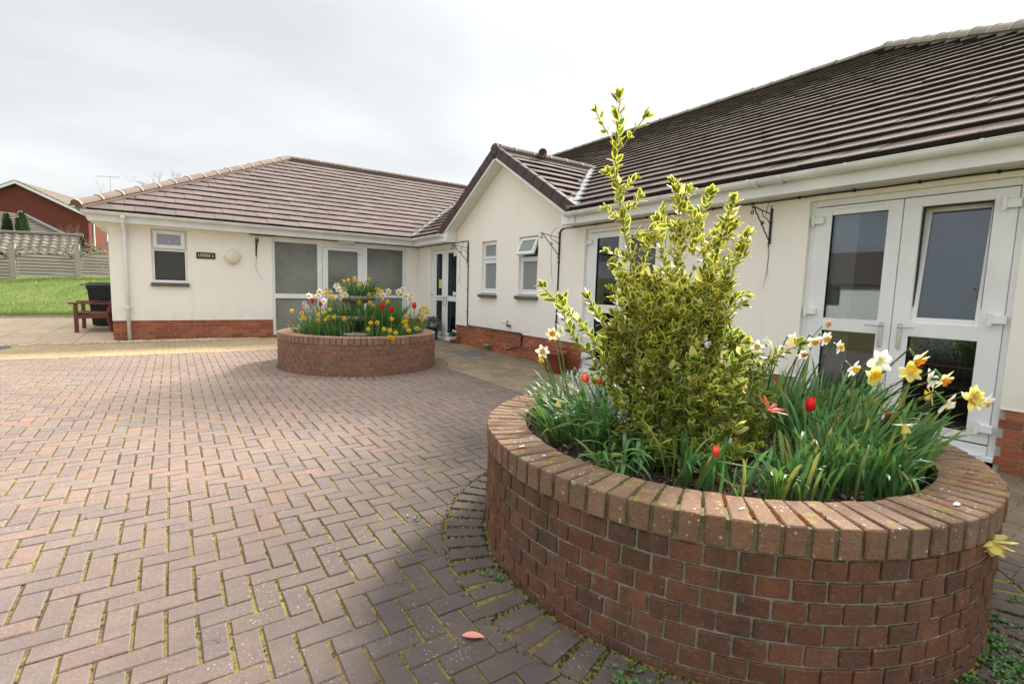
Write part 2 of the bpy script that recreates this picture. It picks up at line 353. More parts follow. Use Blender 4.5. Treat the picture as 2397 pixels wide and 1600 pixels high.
M_tedge=edge_mat()
M_ridge=tile_mat('ridge_tile_buff',[(.30,.225,.19),(.26,.205,.18),(.33,.24,.195)],lichen=.7); M_ridgeA=tile_mat('ridge_tile_grey',[(.30,.27,.22),(.26,.24,.20)],lichen=.8)
M_verge=plain('verge_plastic',(.075,.045,.048),.6,spec=.3); M_lead=plain('lead_valley',(.36,.39,.39),.8,var=.1,bump_s=20,spec=.2)
M_black=plain('black_iron',(.012,.012,.014),.5); M_cable=plain('black_cable',(.015,.014,.013),.6); M_rust=plain('rusty_iron',(.09,.035,.018),.9,var=.3)
M_sill=plain('concrete_sill',(.16,.14,.12),.95,bump_s=60,bs=.8,var=.3); M_metal=plain('brushed_metal',(.55,.55,.56),.3,metal=.9)
M_seal=plain('dark_seal',(.02,.02,.022),.6)
def glass_mat(name,tint=(.7,.75,.78),dark=(.02,.022,.024),trans=.5,rough=.01,bumpy=0,gl=1.0,blur=None):
    m,t,b=newmat(name); o=t.nodes['Material Output']; t.nodes.remove(b)
    fr=N(t,'ShaderNodeFresnel'); fr.inputs['IOR'].default_value=1.85
    g=N(t,'ShaderNodeBsdfGlossy'); g.inputs['Roughness'].default_value=rough; g.inputs['Color'].default_value=(.84*gl,.92*gl,1*gl,1)
    tr=N(t,'ShaderNodeBsdfTransparent'); tr.inputs['Color'].default_value=(*tint,1); df=N(t,'ShaderNodeBsdfDiffuse'); df.inputs['Color'].default_value=(*dark,1)
    m1=N(t,'ShaderNodeMixShader'); m1.inputs[0].default_value=trans; L(t,df.outputs[0],m1.inputs[1]); L(t,tr.outputs[0],m1.inputs[2])
    m2=N(t,'ShaderNodeMixShader'); L(t,fr.outputs[0],m2.inputs[0]); L(t,m1.outputs[0],m2.inputs[1]); L(t,g.outputs[0],m2.inputs[2]); L(t,m2.outputs[0],o.inputs['Surface'])
    if blur:
        mp=N(t,'ShaderNodeMapping'); mp.inputs['Scale'].default_value=(.9,.9,1.1); L(t,posn(t),mp.inputs['Vector']); nn=noise(t,1.0,3,.45,vec=mp.outputs[0]); sz=N(t,'ShaderNodeSeparateXYZ'); L(t,posn(t),sz.inputs[0])
        cc=mix(t,mr(t,mth(t,'ADD',nn,mth(t,'MULTIPLY',sz.outputs['Z'],.16)),.52,.86,0,1),dark,blur); cc=mix(t,mr(t,noise(t,70,2,.6),.4,.65,0,.35),cc,tuple(q*1.6 for q in dark)); L(t,cc,df.inputs['Color'])
    if bumpy:
        bp=N(t,'ShaderNodeBump'); bp.inputs['Strength'].default_value=.8; bp.inputs['Distance'].default_value=.01; L(t,noise(t,bumpy,3,.6),bp.inputs['Height']); L(t,bp.outputs[0],g.inputs['Normal']); L(t,bp.outputs[0],df.inputs['Normal']); L(t,bp.outputs[0],fr.inputs['Normal'])
    return m
M_glass=glass_mat('clear_glass',trans=.92)
M_frost=glass_mat('obscured_glass',dark=(.235,.245,.21),trans=.05,rough=.25,bumpy=60,blur=(.06,.052,.04))
M_frostD=glass_mat('obscured_glass_dark',dark=(.05,.046,.036),trans=.05,rough=.4,bumpy=90,gl=.6)
M_frostL=glass_mat('obscured_glass_light',dark=(.26,.28,.27),trans=.05,rough=.35,bumpy=90)
M_room=plain('room_plaster',(.42,.38,.33),.95); M_carpet=plain('room_floor',(.13,.10,.08),.95); M_curtain=plain('net_curtain',(.80,.77,.68),.95); M_wood=plain('pine',(.35,.19,.09),.6)
def wood_mat(name,a,b_,sc=(2,40,40)):
    m,t,b=newmat(name); b.inputs['Roughness'].default_value=.75; v=vary(t)
    mp=N(t,'ShaderNodeMapping'); mp.inputs['Scale'].default_value=sc; L(t,posn(t),mp.inputs['Vector'])
    c=mix(t,mr(t,noise(t,1,6,.7,vec=mp.outputs[0]),.3,.7,0,1),a,b_); c=mix(t,mr(t,v,0,1,0,.35),c,tuple(x*.6 for x in a)); L(t,c,b.inputs['Base Color']); return m
M_fence=wood_mat('weathered_timber',(.46,.42,.36),(.35,.31,.265)); M_bench=wood_mat('stained_teak',(.19,.062,.04),(.13,.045,.03),(6,6,30))
M_bin=plain('bin_plastic',(.012,.013,.015),.45); M_blue=plain('blue_glaze',(.015,.07,.19),.2); M_terra=plain('terracotta',(.30,.085,.045),.85,bump_s=30,bs=.3,var=.15); M_whitep=plain('white_paint',(.78,.76,.72),.6,var=.1)
def stone_mat():
    m,t,b=newmat('cast_stone'); b.inputs['Roughness'].default_value=.95
    c=ramp(t,noise(t,14,6,.7),[(.35,(.09,.075,.06)),(.55,(.27,.235,.20)),(.7,(.42,.38,.33))]); c=mix(t,mr(t,noise(t,5,4),.55,.7,0,.5),c,(.11,.12,.05)); L(t,c,b.inputs['Base Color']); bump(t,b,noise(t,45,4,.7),.9,.006); return m
M_stone=stone_mat()
def soil_mat():
    m,t,b=newmat('dark_soil'); b.inputs['Roughness'].default_value=1
    L(t,ramp(t,noise(t,40,5,.7),[(.35,(.018,.012,.009)),(.65,(.07,.045,.032))]),b.inputs['Base Color']); bump(t,b,noise(t,35,5,.7),1.,.03); return m
M_soil=soil_mat()
def chip_mat():
    m,t,b=newmat('bark_chip'); b.inputs['Roughness'].default_value=.95; L(t,ramp(t,vary(t),[(.0,(.05,.028,.02)),(.5,(.13,.075,.05)),(.85,(.22,.15,.11)),(1,(.38,.30,.24))]),b.inputs['Base Color']); return m
M_chip=chip_mat()
def grass_mat():
    m,t,b=newmat('lawn_grass'); b.inputs['Roughness'].default_value=.9
    c=ramp(t,noise(t,.9,5,.6),[(.3,(.085,.14,.02)),(.5,(.14,.20,.03)),(.7,(.215,.25,.05))]); c=mix(t,mr(t,noise(t,45,4,.8),.4,.7,0,.5),c,(.06,.11,.012)); L(t,c,b.inputs['Base Color']); bump(t,b,noise(t,50,4,.8),1,.03); return m
M_grass=grass_mat()
def leafy(name,cols,margin=None,trans=.35,rough=.4,mw=.17,backdark=1.0,speck=None):
    m,t,b=newmat(name); o=t.nodes['Material Output']; v=vary(t); k=len(cols)
    c=ramp(t,v,[((i+.5)/k,q) for i,q in enumerate(cols)])
    if margin is not None:
        pz=N(t,'ShaderNodeSeparateXYZ'); L(t,posn(t),pz.inputs[0]); young_backlit=mr(t,pz.outputs['Z'],.7,1.4,.0,.19,True)  # wider yellow higher up: new growth, plus backlight painted into the colour
        uv=N(t,'ShaderNodeUVMap'); sp=N(t,'ShaderNodeSeparateXYZ'); L(t,uv.outputs[0],sp.inputs[0])
        e=mth(t,'ADD',sp.outputs['X'],mth(t,'MULTIPLY',mth(t,'SUBTRACT',noise(t,140,3,.7),.5),.55))
        mm=mr(t,mth(t,'SUBTRACT',e,young_backlit),mw*1.0,mw*1.35,1,0); yel=ramp(t,v,[(.1,margin[0]),(.5,margin[1]),(.9,margin[2])])
        # a few young leaves are almost wholly yellow
        yf=mth(t,'GREATER_THAN',v,.90); c=mix(t,mth(t,'MAXIMUM',mm,mth(t,'MULTIPLY',yf,.75)),c,yel)
    L(t,c,b.inputs['Base Color']); b.inputs['Roughness'].default_value=rough
    tr=N(t,'ShaderNodeBsdfTranslucent'); L(t,c,tr.inputs['Color']); ms=N(t,'ShaderNodeMixShader'); ms.inputs[0].default_value=trans
    L(t,b.outputs[0],ms.inputs[1]); L(t,tr.outputs[0],ms.inputs[2]); L(t,ms.outputs[0],o.inputs['Surface'])
    return m
M_euo=leafy('variegated_leaf',[(.075,.16,.028),(.11,.22,.032),(.16,.28,.035),(.06,.14,.035)],[(.80,.68,.14),(.90,.74,.05),(.90,.82,.30)],trans=.5,mw=.15)
M_twig=plain('green_twig',(.38,.33,.16),.8,var=.2); M_daffleaf=leafy('daffodil_leaf',[(.09,.22,.055),(.12,.27,.08),(.07,.19,.075),(.16,.30,.05),(.09,.22,.095),(.12,.26,.07),(.30,.30,.07)],trans=.38,rough=.42)
M_minileaf=leafy('small_daffodil_leaf',[(.06,.16,.03),(.09,.22,.03),(.05,.13,.02)],trans=.3); M_glauc=leafy('tulip_leaf',[(.10,.22,.10),(.13,.27,.13),(.08,.19,.07)],trans=.25)
M_pw=leafy('white_petal',[(.90,.90,.84),(.87,.88,.79),(.92,.91,.84)],trans=.45,rough=.6); M_pcr=leafy('cream_petal',[(.85,.80,.45),(.86,.82,.52)],trans=.45,rough=.6)
M_py=leafy('yellow_petal',[(.85,.66,.03),(.82,.60,.02),(.88,.72,.08)],trans=.4,rough=.6); M_ply=leafy('pale_yellow_petal',[(.88,.80,.22),(.86,.78,.30)],trans=.45,rough=.6)
M_co=leafy('orange_corona',[(.88,.32,.015),(.85,.26,.01)],trans=.35,rough=.6); M_cy=leafy('yellow_corona',[(.88,.58,.02),(.86,.50,.015)],trans=.35,rough=.6)
M_red=leafy('red_petal',[(.62,.015,.015),(.55,.01,.012)],trans=.3,rough=.35); M_coral=leafy('coral_petal',[(.75,.12,.06),(.70,.09,.05)],trans=.4,rough=.4); M_pink=leafy('pink_petal',[(.80,.45,.40),(.86,.72,.66)],trans=.4,rough=.5)
M_purple=leafy('purple_petal',[(.06,.03,.13),(.10,.06,.16),(.55,.50,.55)],trans=.3); M_silver=leafy('silver_leaf',[(.42,.48,.44),(.50,.55,.50),(.34,.41,.37)],trans=.2,rough=.8)
M_moss=leafy('green_moss',[(.12,.135,.02),(.17,.17,.025),(.09,.10,.018),(.19,.14,.03)],trans=.1,rough=1); M_weed=leafy('weed_leaf',[(.08,.19,.05),(.12,.25,.07)],trans=.3); M_mossr=leafy('rusty_moss',[(.36,.14,.03),(.30,.11,.03)],trans=.1,rough=1)
M_mossd=leafy('dark_moss',[(.035,.06,.012),(.06,.085,.02),(.04,.05,.015)],trans=.1,rough=1)
M_conif=leafy('conifer_green',[(.02,.06,.02),(.035,.08,.02)],trans=.1); M_bark=plain('grey_bark',(.27,.23,.19),.95,var=.2)
M_leafpink=leafy('fallen_pink_leaf',[(.72,.26,.22),(.72,.26,.22)],trans=.1,rough=.5)
M_slab=None
# ------------------------------------------------------------------ ground and paving
def G(x,y): return -0.122+0.009*y
NC=Vector((2.437,1.624)); FC=Vector((2.479,8.0)); PR=1.214; RIM=0.484
XA=5.414; YB=12.364
def sheet(name,x0,x1,y0,y1,fz,nx,ny,mat,kind='structure',th=0.0):
    m=MB(); vs=[(x0+(x1-x0)*i/nx,y0+(y1-y0)*j/ny,fz(x0+(x1-x0)*i/nx,y0+(y1-y0)*j/ny)) for j in range(ny+1) for i in range(nx+1)]
    fs=[(j*(nx+1)+i,j*(nx+1)+i+1,(j+1)*(nx+1)+i+1,(j+1)*(nx+1)+i) for j in range(ny) for i in range(nx)]
    m.add(vs,fs); o=m.build(name,mat,None,smooth=True,origin=(0,0,0)); return tag(o,kind=kind)
def terr(x,y):
    z=-0.30
    if y>25: z=0.9+min((y-25)*.02,1.0)
    elif y>18.5: z=-.3+(y-18.5)/6.5*1.2
    d=max(0,y-60); h=10.5*(1-math.exp(-d/70.0))*(0.75+.25*math.sin(x*.012+1)+.15*math.sin(x*.03)); return z+h*(1 if x<60 else 1)
vs_x=[-900,-300,-120,-60,-30,-15,-8,-4,0,8,20,60,150,400,900]; vs_y=[-900,-200,-40,0,12,18.5,20,22,25,30,40,60,75,90,110,140,200,400,900]
m=MB(); m.add([(x,y,terr(x,y)) for y in vs_y for x in vs_x],[(j*15+i,j*15+i+1,(j+1)*15+i+1,(j+1)*15+i) for j in range(len(vs_y)-1) for i in range(14)])
tag(m.build('ground',plain('field_green',(.16,.20,.05),.95,var=.25),None,smooth=True,origin=(0,0,0)),kind='structure')
bed=sheet('block_paving',-14,XA+.12,-3.0,12.30,lambda x,y:G(x,y)-.0055,2,2,M_joint)
WL[bed.name]=Vector((0,0,0))
def want(x,y):
    a=math.degrees(math.atan2(x,y)); r=math.hypot(x,y)
    return y>-1.2 and -32<a<100 and r>.35
def ringclip(poly,c,rad):
    cx=sum(p[0] for p in poly)/len(poly)-c.x; cy=sum(p[1] for p in poly)/len(poly)-c.y; d=math.hypot(cx,cy)
    if d<rad-.14: return []
    if d>rad+.16: return poly
    n=(cx/d,cy/d); return clip(poly,-n[0],-n[1],-(n[0]*c.x+n[1]*c.y)-rad)
def paver_variants(w,l,n=10,b=.004):
    out=[]
    for _ in range(n):
        m=MB(); m.bbox(-w/2,w/2,-l/2,l/2,-.05,0,b=b*random.uniform(.7,1.5),jit=.0012); out.append(m)
    return out
TILT=Matrix.Rotation(math.atan(.009),4,'X')
def lay(P,rects,ringr,limit,parent,W,Lh,x1=None,y1=None,inv=None):
    for (cx,cy,rot) in rects:
        if not want(cx,cy): continue
        hx,hy=(W/2,Lh/2) if not rot else (Lh/2,W/2)
        poly=[(cx-hx,cy-hy),(cx+hx,cy-hy),(cx+hx,cy+hy),(cx-hx,cy+hy)]
        p0=area2(poly); q=poly
        for c in (NC,FC): q=ringclip(q,c,ringr) if q else q
        if q and x1 is not None: q=clip(q,1,0,x1)
        if q and y1 is not None: q=clip(q,0,1,y1)
        if inv and q: q=clip(q,*inv)
        if not q or len(q)<3 or area2(q)<p0*.08: continue
        jx,jy=random.uniform(-.0012,.0012),random.uniform(-.0012,.0012); dz=random.uniform(-.0016,.0016)
        if area2(q)>p0*.995:
            m_=Matrix.Translation((cx+jx,cy+jy,G(cx,cy)+dz))@TILT@Matrix.Rotation(R(random.uniform(-.7,.7))+(math.pi/2 if rot else 0),4,'Z')@Matrix.Rotation(R(random.uniform(-.6,.6)),4,'X')@Matrix.Rotation(R(random.uniform(-.9,.9)),4,'Y')
            if rot: m_=m_@Matrix.Diagonal((W/.0885 if W<.0975 and W>.09 and Lh<.19 else 1,Lh/.1955 if Lh<.19 else 1,1,1))
            P.put(m_,p0,Vector((0,0,1)))
        else:
            gx=sum(a[0] for a in q)/len(q); gy=sum(a[1] for a in q)/len(q)
            P.put(Matrix.Translation((gx,gy,G(gx,gy)+dz)),area2(q),Vector((0,0,1)),prism([(a[0]-gx,a[1]-gy) for a in q],-.05,0))
RING=PR+.225
# 90 degree herringbone of 200 x 100 clay blocks, wide mossy joints along y
U=0.1; W_=.0885; L_=.1955; GX=.0
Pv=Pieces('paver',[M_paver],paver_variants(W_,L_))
H=[];V=[]
ox,oy=.034,.09
for k in range(-400,400):
    for n in range(-110,110):
        ax=k*U+n*4*U; ay=-k*U
        x,y=ax+ox,ay+oy
        if -13<x<3.7 and -1.3<y<10.2: H.append((x+U,y+U/2,True)); 
        if -13<x<3.7 and -1.3<y<10.2: V.append((x+2.5*U,y+U,False))
lay(Pv,V,RING,300,bed,.0885,.197,x1=3.60,y1=10.125); lay(Pv,H,RING,300,bed,.0968,.189,x1=3.60,y1=10.125)
Pv.emit(bed,300)
# buff border blocks laid in straight courses beside the walls
Pb=Pieces('buff_paver',[M_buff],paver_variants(.0955,.1955,6))
rb=[]
for j in range(0,24):
    y=10.18+j*.1
    if y>12.24: break
    for i in range(-70,80):
        x=i*.2+(.1 if j%2 else 0)
        if -9<x<XA: rb.append((x,y,True))
for i in range(0,19):
    x=3.65+i*.1
    if x>XA: break
    for j in range(-12,60):
        y=-1+j*.2+(.1 if i%2 else 0)
        if y<10.13: rb.append((x,y,False))
lay(Pb,rb,RING,300,bed,.0955,.1955,x1=XA-.004)
Pb.emit(bed,300)
# rings of blocks standing radially round both planters
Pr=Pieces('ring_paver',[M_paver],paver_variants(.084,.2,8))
for c in (NC,FC):
    n=int(2*math.pi*(PR+.11)/.106)
    for i in range(n):
        a=2*math.pi*i/n; x=c.x+math.cos(a)*(PR+.113); y=c.y+math.sin(a)*(PR+.113)
        Pr.put(Matrix.Translation((x,y,G(x,y)+random.uniform(-.002,.002)))@TILT@Matrix.Rotation(a-math.pi/2+R(random.uniform(-1,1)),4,'Z')@Matrix.Rotation(R(random.uniform(-.6,.6)),4,'Y'),.02,Vector((0,0,1)))
Pr.emit(bed,300)
# moss tufts standing in the joints, thick near the planter
def tufts(name,mat,pts,label=None,hmax=.012):
    m=MB()
    for (x,y,z,s) in pts:
        for _ in range(4):
            a=random.uniform(0,6.28); r=s*random.uniform(.5,1); dx,dy=math.cos(a)*s*.6,math.sin(a)*s*.6; h=hmax*random.uniform(.5,1.1)
            p=Vector((x+dx*random.random(),y+dy*random.random(),z-.003)); q=Vector((math.cos(a),math.sin(a),0))*r*.5; k=Vector((-q.y,q.x,0))
            m.add([p-q,p+k*.8,p+q,p-k*.8,p+Vector((0,0,h))],[(0,1,4),(1,2,4),(2,3,4),(3,0,4)],var=random.random())
    return tag(m.build(name,mat,None,origin=(0,0,0)),kind='stuff')
pts=[]
def free(x,y): return all((Vector((x,y))-c).length>PR+.005 for c in (NC,FC))
for (cx,cy,rot) in V:
    if not want(cx,cy) or cx>3.58 or cy>10: continue
    d=math.hypot(cx,cy); 
    if d>4.6: continue
    mm=mnoise.noise(Vector((cx*.9,cy*.9,3)))+.5*mnoise.noise(Vector((cx*4,cy*4,9)))
    for _ in range(int(9*max(0,mm+.38)*(1 if d<3 else .5))):
        x=cx+.05+random.uniform(-.004,.004); y=cy+random.uniform(-.1,.1)
        if free(x,y): pts.append((x,y,G(x,y),random.uniform(.004,.009)))
for (cx,cy,rot) in H:
    if not want(cx,cy) or cx>3.58 or math.hypot(cx,cy)>3: continue
    if mnoise.noise(Vector((cx*2.2,cy*2.2,1)))<.22: continue
    for _ in range(6):
        x=cx+random.uniform(-.1,.1); y=cy-.05+random.uniform(-.003,.003)
        if free(x,y): pts.append((x,y,G(x,y),random.uniform(.003,.007)))
tufts('joint_moss',M_moss,pts,hmax=.007)
pts=[]
n=int(2*math.pi*(PR+.11)/.106)
for i in range(n):
    a=2*math.pi*(i+.5)/n
    if 0.2*math.sin(a*3+1)+.8<random.random()*.8: continue
    for _ in range(34):
        r=PR+random.uniform(.0,.215); b=a+random.uniform(-.011,.011)/r; x=NC.x+math.cos(b)*r; y=NC.y+math.sin(b)*r; pts.append((x,y,G(x,y),random.uniform(.004,.010)))
for _ in range(1500):
    a=random.uniform(0,6.28); r=PR+.228+random.gauss(0,.010)
    if random.random()<.5: r=PR+abs(random.gauss(0,.012))
    x=NC.x+math.cos(a)*r; y=NC.y+math.sin(a)*r; pts.append((x,y,G(x,y),random.uniform(.004,.009)))
tufts('planter_edge_moss',M_mossd,pts,hmax=.010)
# pale gravel strip against the lodge and patio edge
M_grav=leafy('cream_gravel',[(.62,.52,.38),(.70,.62,.50),(.45,.36,.26),(.58,.44,.30)],trans=0,rough=.9)
m=MB()
for _ in range(4200):
    x=random.uniform(-7,1.5); yb=12.16+ (0.0 if x>-1 else -.02); y=random.gauss(yb,.09)
    if x>-1 and y>YB-.02: continue
    s=random.uniform(.010,.026)*(1 if x<.8 else .7); z=G(x,y)+s*.3
    mt=Matrix.Translation((x,y,z))@Matrix.Rotation(random.uniform(0,6.28),4,'Z'); a,b,c=s,s*random.uniform(.6,1),s*.5
    m.add([mt@Vector(p) for p in ((a,0,0),(0,b,0),(-a,0,0),(0,-b,0),(0.2*a,0,c),(0,0,-c))],[(0,1,4),(1,2,4),(2,3,4),(3,0,4),(1,0,5),(2,1,5),(3,2,5),(0,3,5)],var=random.random())
tag(m.build('gravel',M_grav,None,origin=(0,0,0)),kind='stuff')
# patio of sandstone slabs
M_slab=setup_brick('sandstone_slab',[(.52,.40,.27),(.57,.45,.31),(.50,.41,.31),(.60,.49,.35)],dirt=(.35,.28,.20),dirtiness=.3)
M_slabj=plain('slab_joint',(.25,.21,.16),1)
pat=sheet('patio',-12.6,-1.0,12.24,18.95,lambda x,y:G(x,y)+.008,2,2,M_slabj); WL[pat.name]=Vector((0,0,0))
Ps=Pieces('slab',[M_slab],[ (lambda mm:mm.bbox(-.296,.296,-.446,.446,-.03,0,b=.004,jit=.001))(MB()) for _ in range(5)])
for i in range(19):
    for j in range(8):
        x=-1.26-i*.6; y=12.68+j*.9
        if y+.45>18.97: continue
        Ps.put(Matrix.Translation((x,y,G(x,y)+.020+random.uniform(-.002,.002)))@TILT,.5,Vector((0,0,1)))
Ps.emit(pat,300)
m=MB(); m.box(-12.6,-1.0,18.95,19.05,-.05,G(0,19)+.05,var=.3); tag(m.build('patio_kerb',M_slab,None),kind='structure')
def lawnz(x,y):
    f=(y-19.05)/5.95; return G(0,19)+.035+ f*(1.17+.056*(max(x,-14)+3.6)-.085)+.03*math.sin(x*1.3+y)
sheet('lawn',-24,14,19.05,25.6,lambda x,y:lawnz(x,y),60,14,M_grass)
m=MB()
for _ in range(26000):
    x=random.uniform(-9.5,-.9); y=19.08+random.random()**1.3*5.8; z=lawnz(x,y); h=random.uniform(.02,.055); a=random.uniform(0,6.28); wv=.006
    m.add([(x-wv*math.cos(a),y-wv*math.sin(a),z),(x+wv*math.cos(a),y+wv*math.sin(a),z),(x+random.gauss(0,.02),y+random.gauss(0,.02),z+h)],[(0,1,2)],var=random.random())
tag(m.build('grass_blades',leafy('grass_blade',[(.12,.21,.03),(.18,.27,.04),(.25,.30,.06),(.09,.17,.02)],trans=.3),None,origin=(0,0,0)),kind='stuff')
m=MB()
for _k in range(4):
    for _ in range(1):
        x=random.uniform(-4.3,-2.2); yy=random.uniform(20,24.9); z=lawnz(x,yy)+.05; r=.025
        m.add([(x+r*math.cos(k*1.047),yy+r*math.sin(k*1.047)*.6,z+r*math.sin(k*1.047)*.8) for k in range(6)],[tuple(range(6))])
tag(m.build('lawn_dandelions',M_py,None,origin=(0,0,0)),kind='stuff')

# ------------------------------------------------------------------ the lodge
lodge=empty('bungalow',(XA,YB,0),'cream rendered single-storey lodge with brown tiled roofs wrapping two sides of the brick yard','bungalow')
def WA(s,z,d): return (XA+d,s,z)      # right-hand wall: s runs away from the camera, d inwards
def WB(s,z,d): return (s,YB+d,z)      # rear wall
def wbox(mb,Wf,s0,s1,z0,z1,d0,d1,mi=0,var=None):
    a=Wf(s0,z0,d0); b=Wf(s1,z1,d1); return mb.box(a[0],b[0],a[1],b[1],a[2],b[2],mi,var)
def wbb(mb,Wf,s0,s1,z0,z1,d0,d1,b=.003,mi=0,var=None):
    p=Wf(s0,z0,d0); q=Wf(s1,z1,d1); return mb.bbox(p[0],q[0],p[1],q[1],p[2],q[2],b,mi,var)
def wallpanel(Wf,s0,s1,z0,z1,holes,depth=.11,thick=.12):
    m=MB(); ss=sorted({s0,s1,*[h[0] for h in holes],*[h[1] for h in holes]}); zz=sorted({z0,z1,*[max(z0,h[2]) for h in holes],*[min(z1,h[3]) for h in holes]})
    for i in range(len(ss)-1):
        for j in range(len(zz)-1):
            cs,cz=(ss[i]+ss[i+1])/2,(zz[j]+zz[j+1])/2
            if any(h[0]<cs<h[1] and h[2]<cz<h[3] for h in holes): continue
            for d in (0,thick): m.add([Wf(ss[i],zz[j],d),Wf(ss[i+1],zz[j],d),Wf(ss[i+1],zz[j+1],d),Wf(ss[i],zz[j+1],d)],[(0,1,2,3)])
    for h in holes:
        a,b,c,e=h[0],h[1],max(z0,h[2]),min(z1,h[3])
        for (p,q) in (((a,c),(a,e)),((b,c),(b,e)),((a,e),(b,e)))+((((a,c),(b,c)),) if h[2]>z0 else ()):
            m.add([Wf(p[0],p[1],0),Wf(q[0],q[1],0),Wf(q[0],q[1],thick),Wf(p[0],p[1],thick)],[(0,1,2,3)])
    return m
D1=(.99,2.575); D3=(4.35,5.93); D2=(10.24,11.655)
W1=(8.535,9.118); W2=(7.155,7.745); WZ=(1.135,2.204)
SC=(1.86,5.06); WBs=(-.335,.268)
holesA=[(D1[0],D1[1],-1,2.2),(D3[0],D3[1],-1,2.2),(D2[0],D2[1],-1,2.2),(W1[0],W1[1],*WZ),(W2[0],W2[1],*WZ)]
mA=wallpanel(WA,-1.75,YB,.39,2.30,holesA)
# gable wall above eaves level
GY,GZ,GH=8.25,3.74,2.48
mA.add([WA(GY-GH,2.30,0),WA(GY+GH,2.30,0),WA(GY,GZ+.03,0)],[(0,1,2)])
mA.build('wall',M_render,lodge)
mB=wallpanel(WB,-1.0,XA,.39,2.30,[(SC[0],SC[1],-1,2.2),(WBs[0],WBs[1],1.147,2.22)])
mB.build('wall',M_render,lodge)
m=MB(); m.box(-1.0,-.88,YB+.12,20.3,.39,2.30); m.build('wall',M_render,lodge)          # left flank
m=MB(); m.box(XA+.12,17.0,-1.75,-1.63,-.2,2.3); m.box(16.9,17.0,-1.63,20.3,-.2,2.3); m.box(-1.0,16.9,20.2,20.3,-.2,2.3); m.build('wall',M_render,lodge)
# plinths: mortar core and bricks
def plinth(Wf,segs,zlo,mort):
    for a,b in segs: m=MB(); wbox(m,Wf,a,b,-.28,.3895,.014,.12); m.build('plinth_mortar',mort,lodge)
Pk=Pieces('plinth_brick',[M_brickW],[(lambda mm:mm.bbox(-.1075,.1075,-.05,.05,-.0325,.0325,b=.003,jit=.0015))(MB()) for _ in range(8)])
def bricks(Wf,a,b,axis,courses=6):
    for c in range(courses):
        z=.39-.0375-.005-c*.075; s=a+(-.1125 if c%2 else 0)
        while s<b:
            s0=max(s+.005,a); s1=min(s+.220,b)
            if s1-s0>.03:
                ctr=(s0+s1)/2; dj=random.uniform(-.001,.0015)
                p=Wf(ctr,z,.052+dj); rot=Matrix.Rotation(math.pi/2,4,'Z') if axis=='y' else Matrix()
                nrm=Vector((-1,0,0)) if axis=='y' else Vector((0,-1,0))
                if s1-s0>.2149: Pk.put(Matrix.Translation(p)@rot,.014,nrm)
                else:
                    mm=MB(); hl=(s1-s0)/2; mm.bbox(-hl,hl,-.05,.05,-.0325,.0325,b=.003); Pk.put(Matrix.Translation(p)@rot,.014*(hl/.1075),nrm,mm)
            s+=.225
plinth(WA,[(-1.75,D1[0]),(D1[1],D3[0]),(D3[1],D2[0]),(D2[1],YB)],-.2,M_mortW)
plinth(WB,[(-.99,SC[0]),(SC[1],XA)],-.2,M_mortW)
for a,b in ((-1.74,D1[0]-.002),(D1[1]+.002,D3[0]-.002),(D3[1]+.002,D2[0]-.002),(D2[1]+.002,YB)): bricks(WA,a,b,'y',7)
for a,b in ((-1.0,SC[0]-.002),(SC[1]+.002,XA)): bricks(WB,a,b,'x')
Pk.emit(lodge,300)
m=MB(); m.box(-.985,-.9,YB+.13,20.2,-.2,.389); m.build('flank_plinth',M_brickW,lodge)
# bell-cast bead over the plinth, and rooms behind the glass
m=MB()
for Wf,segs in ((WA,[(-1.75,D1[0]),(D1[1],D3[0]),(D3[1],D2[0]),(D2[1],YB)]),(WB,[(-1.0,SC[0]),(SC[1],XA-.01)])):
    for a,b in segs: wbb(m,Wf,a,b,.383,.395,-.008,.01,b=.002)
m.build('render_bead',M_soff,lodge)
m=MB(); m.box(XA+.13,10.2,-1.6,20.1,-.02,.03); m.box(-.87,XA+.13,YB+.13,20.1,-.02,.03); m.build('room_floor',M_carpet,lodge)
m=MB(); m.box(XA+.13,10.2,-1.6,20.1,2.32,2.36); m.box(-.87,XA+.13,YB+.13,20.1,2.32,2.36); m.build('room_ceiling',M_room,lodge)
m=MB(); m.box(10.2,10.26,-1.6,20.1,.03,2.32); m.box(-.87,10.2,17.5,17.56,.03,2.32)
for y in (3.6,7.0,7.9,9.6,12.9): m.box(XA+.125,10.2,y,y+.06,.03,2.32)
for x in (1.0,): m.box(x,x+.06,YB+.125,17.5,.03,2.32)
m.build('room_wall',M_room,lodge)

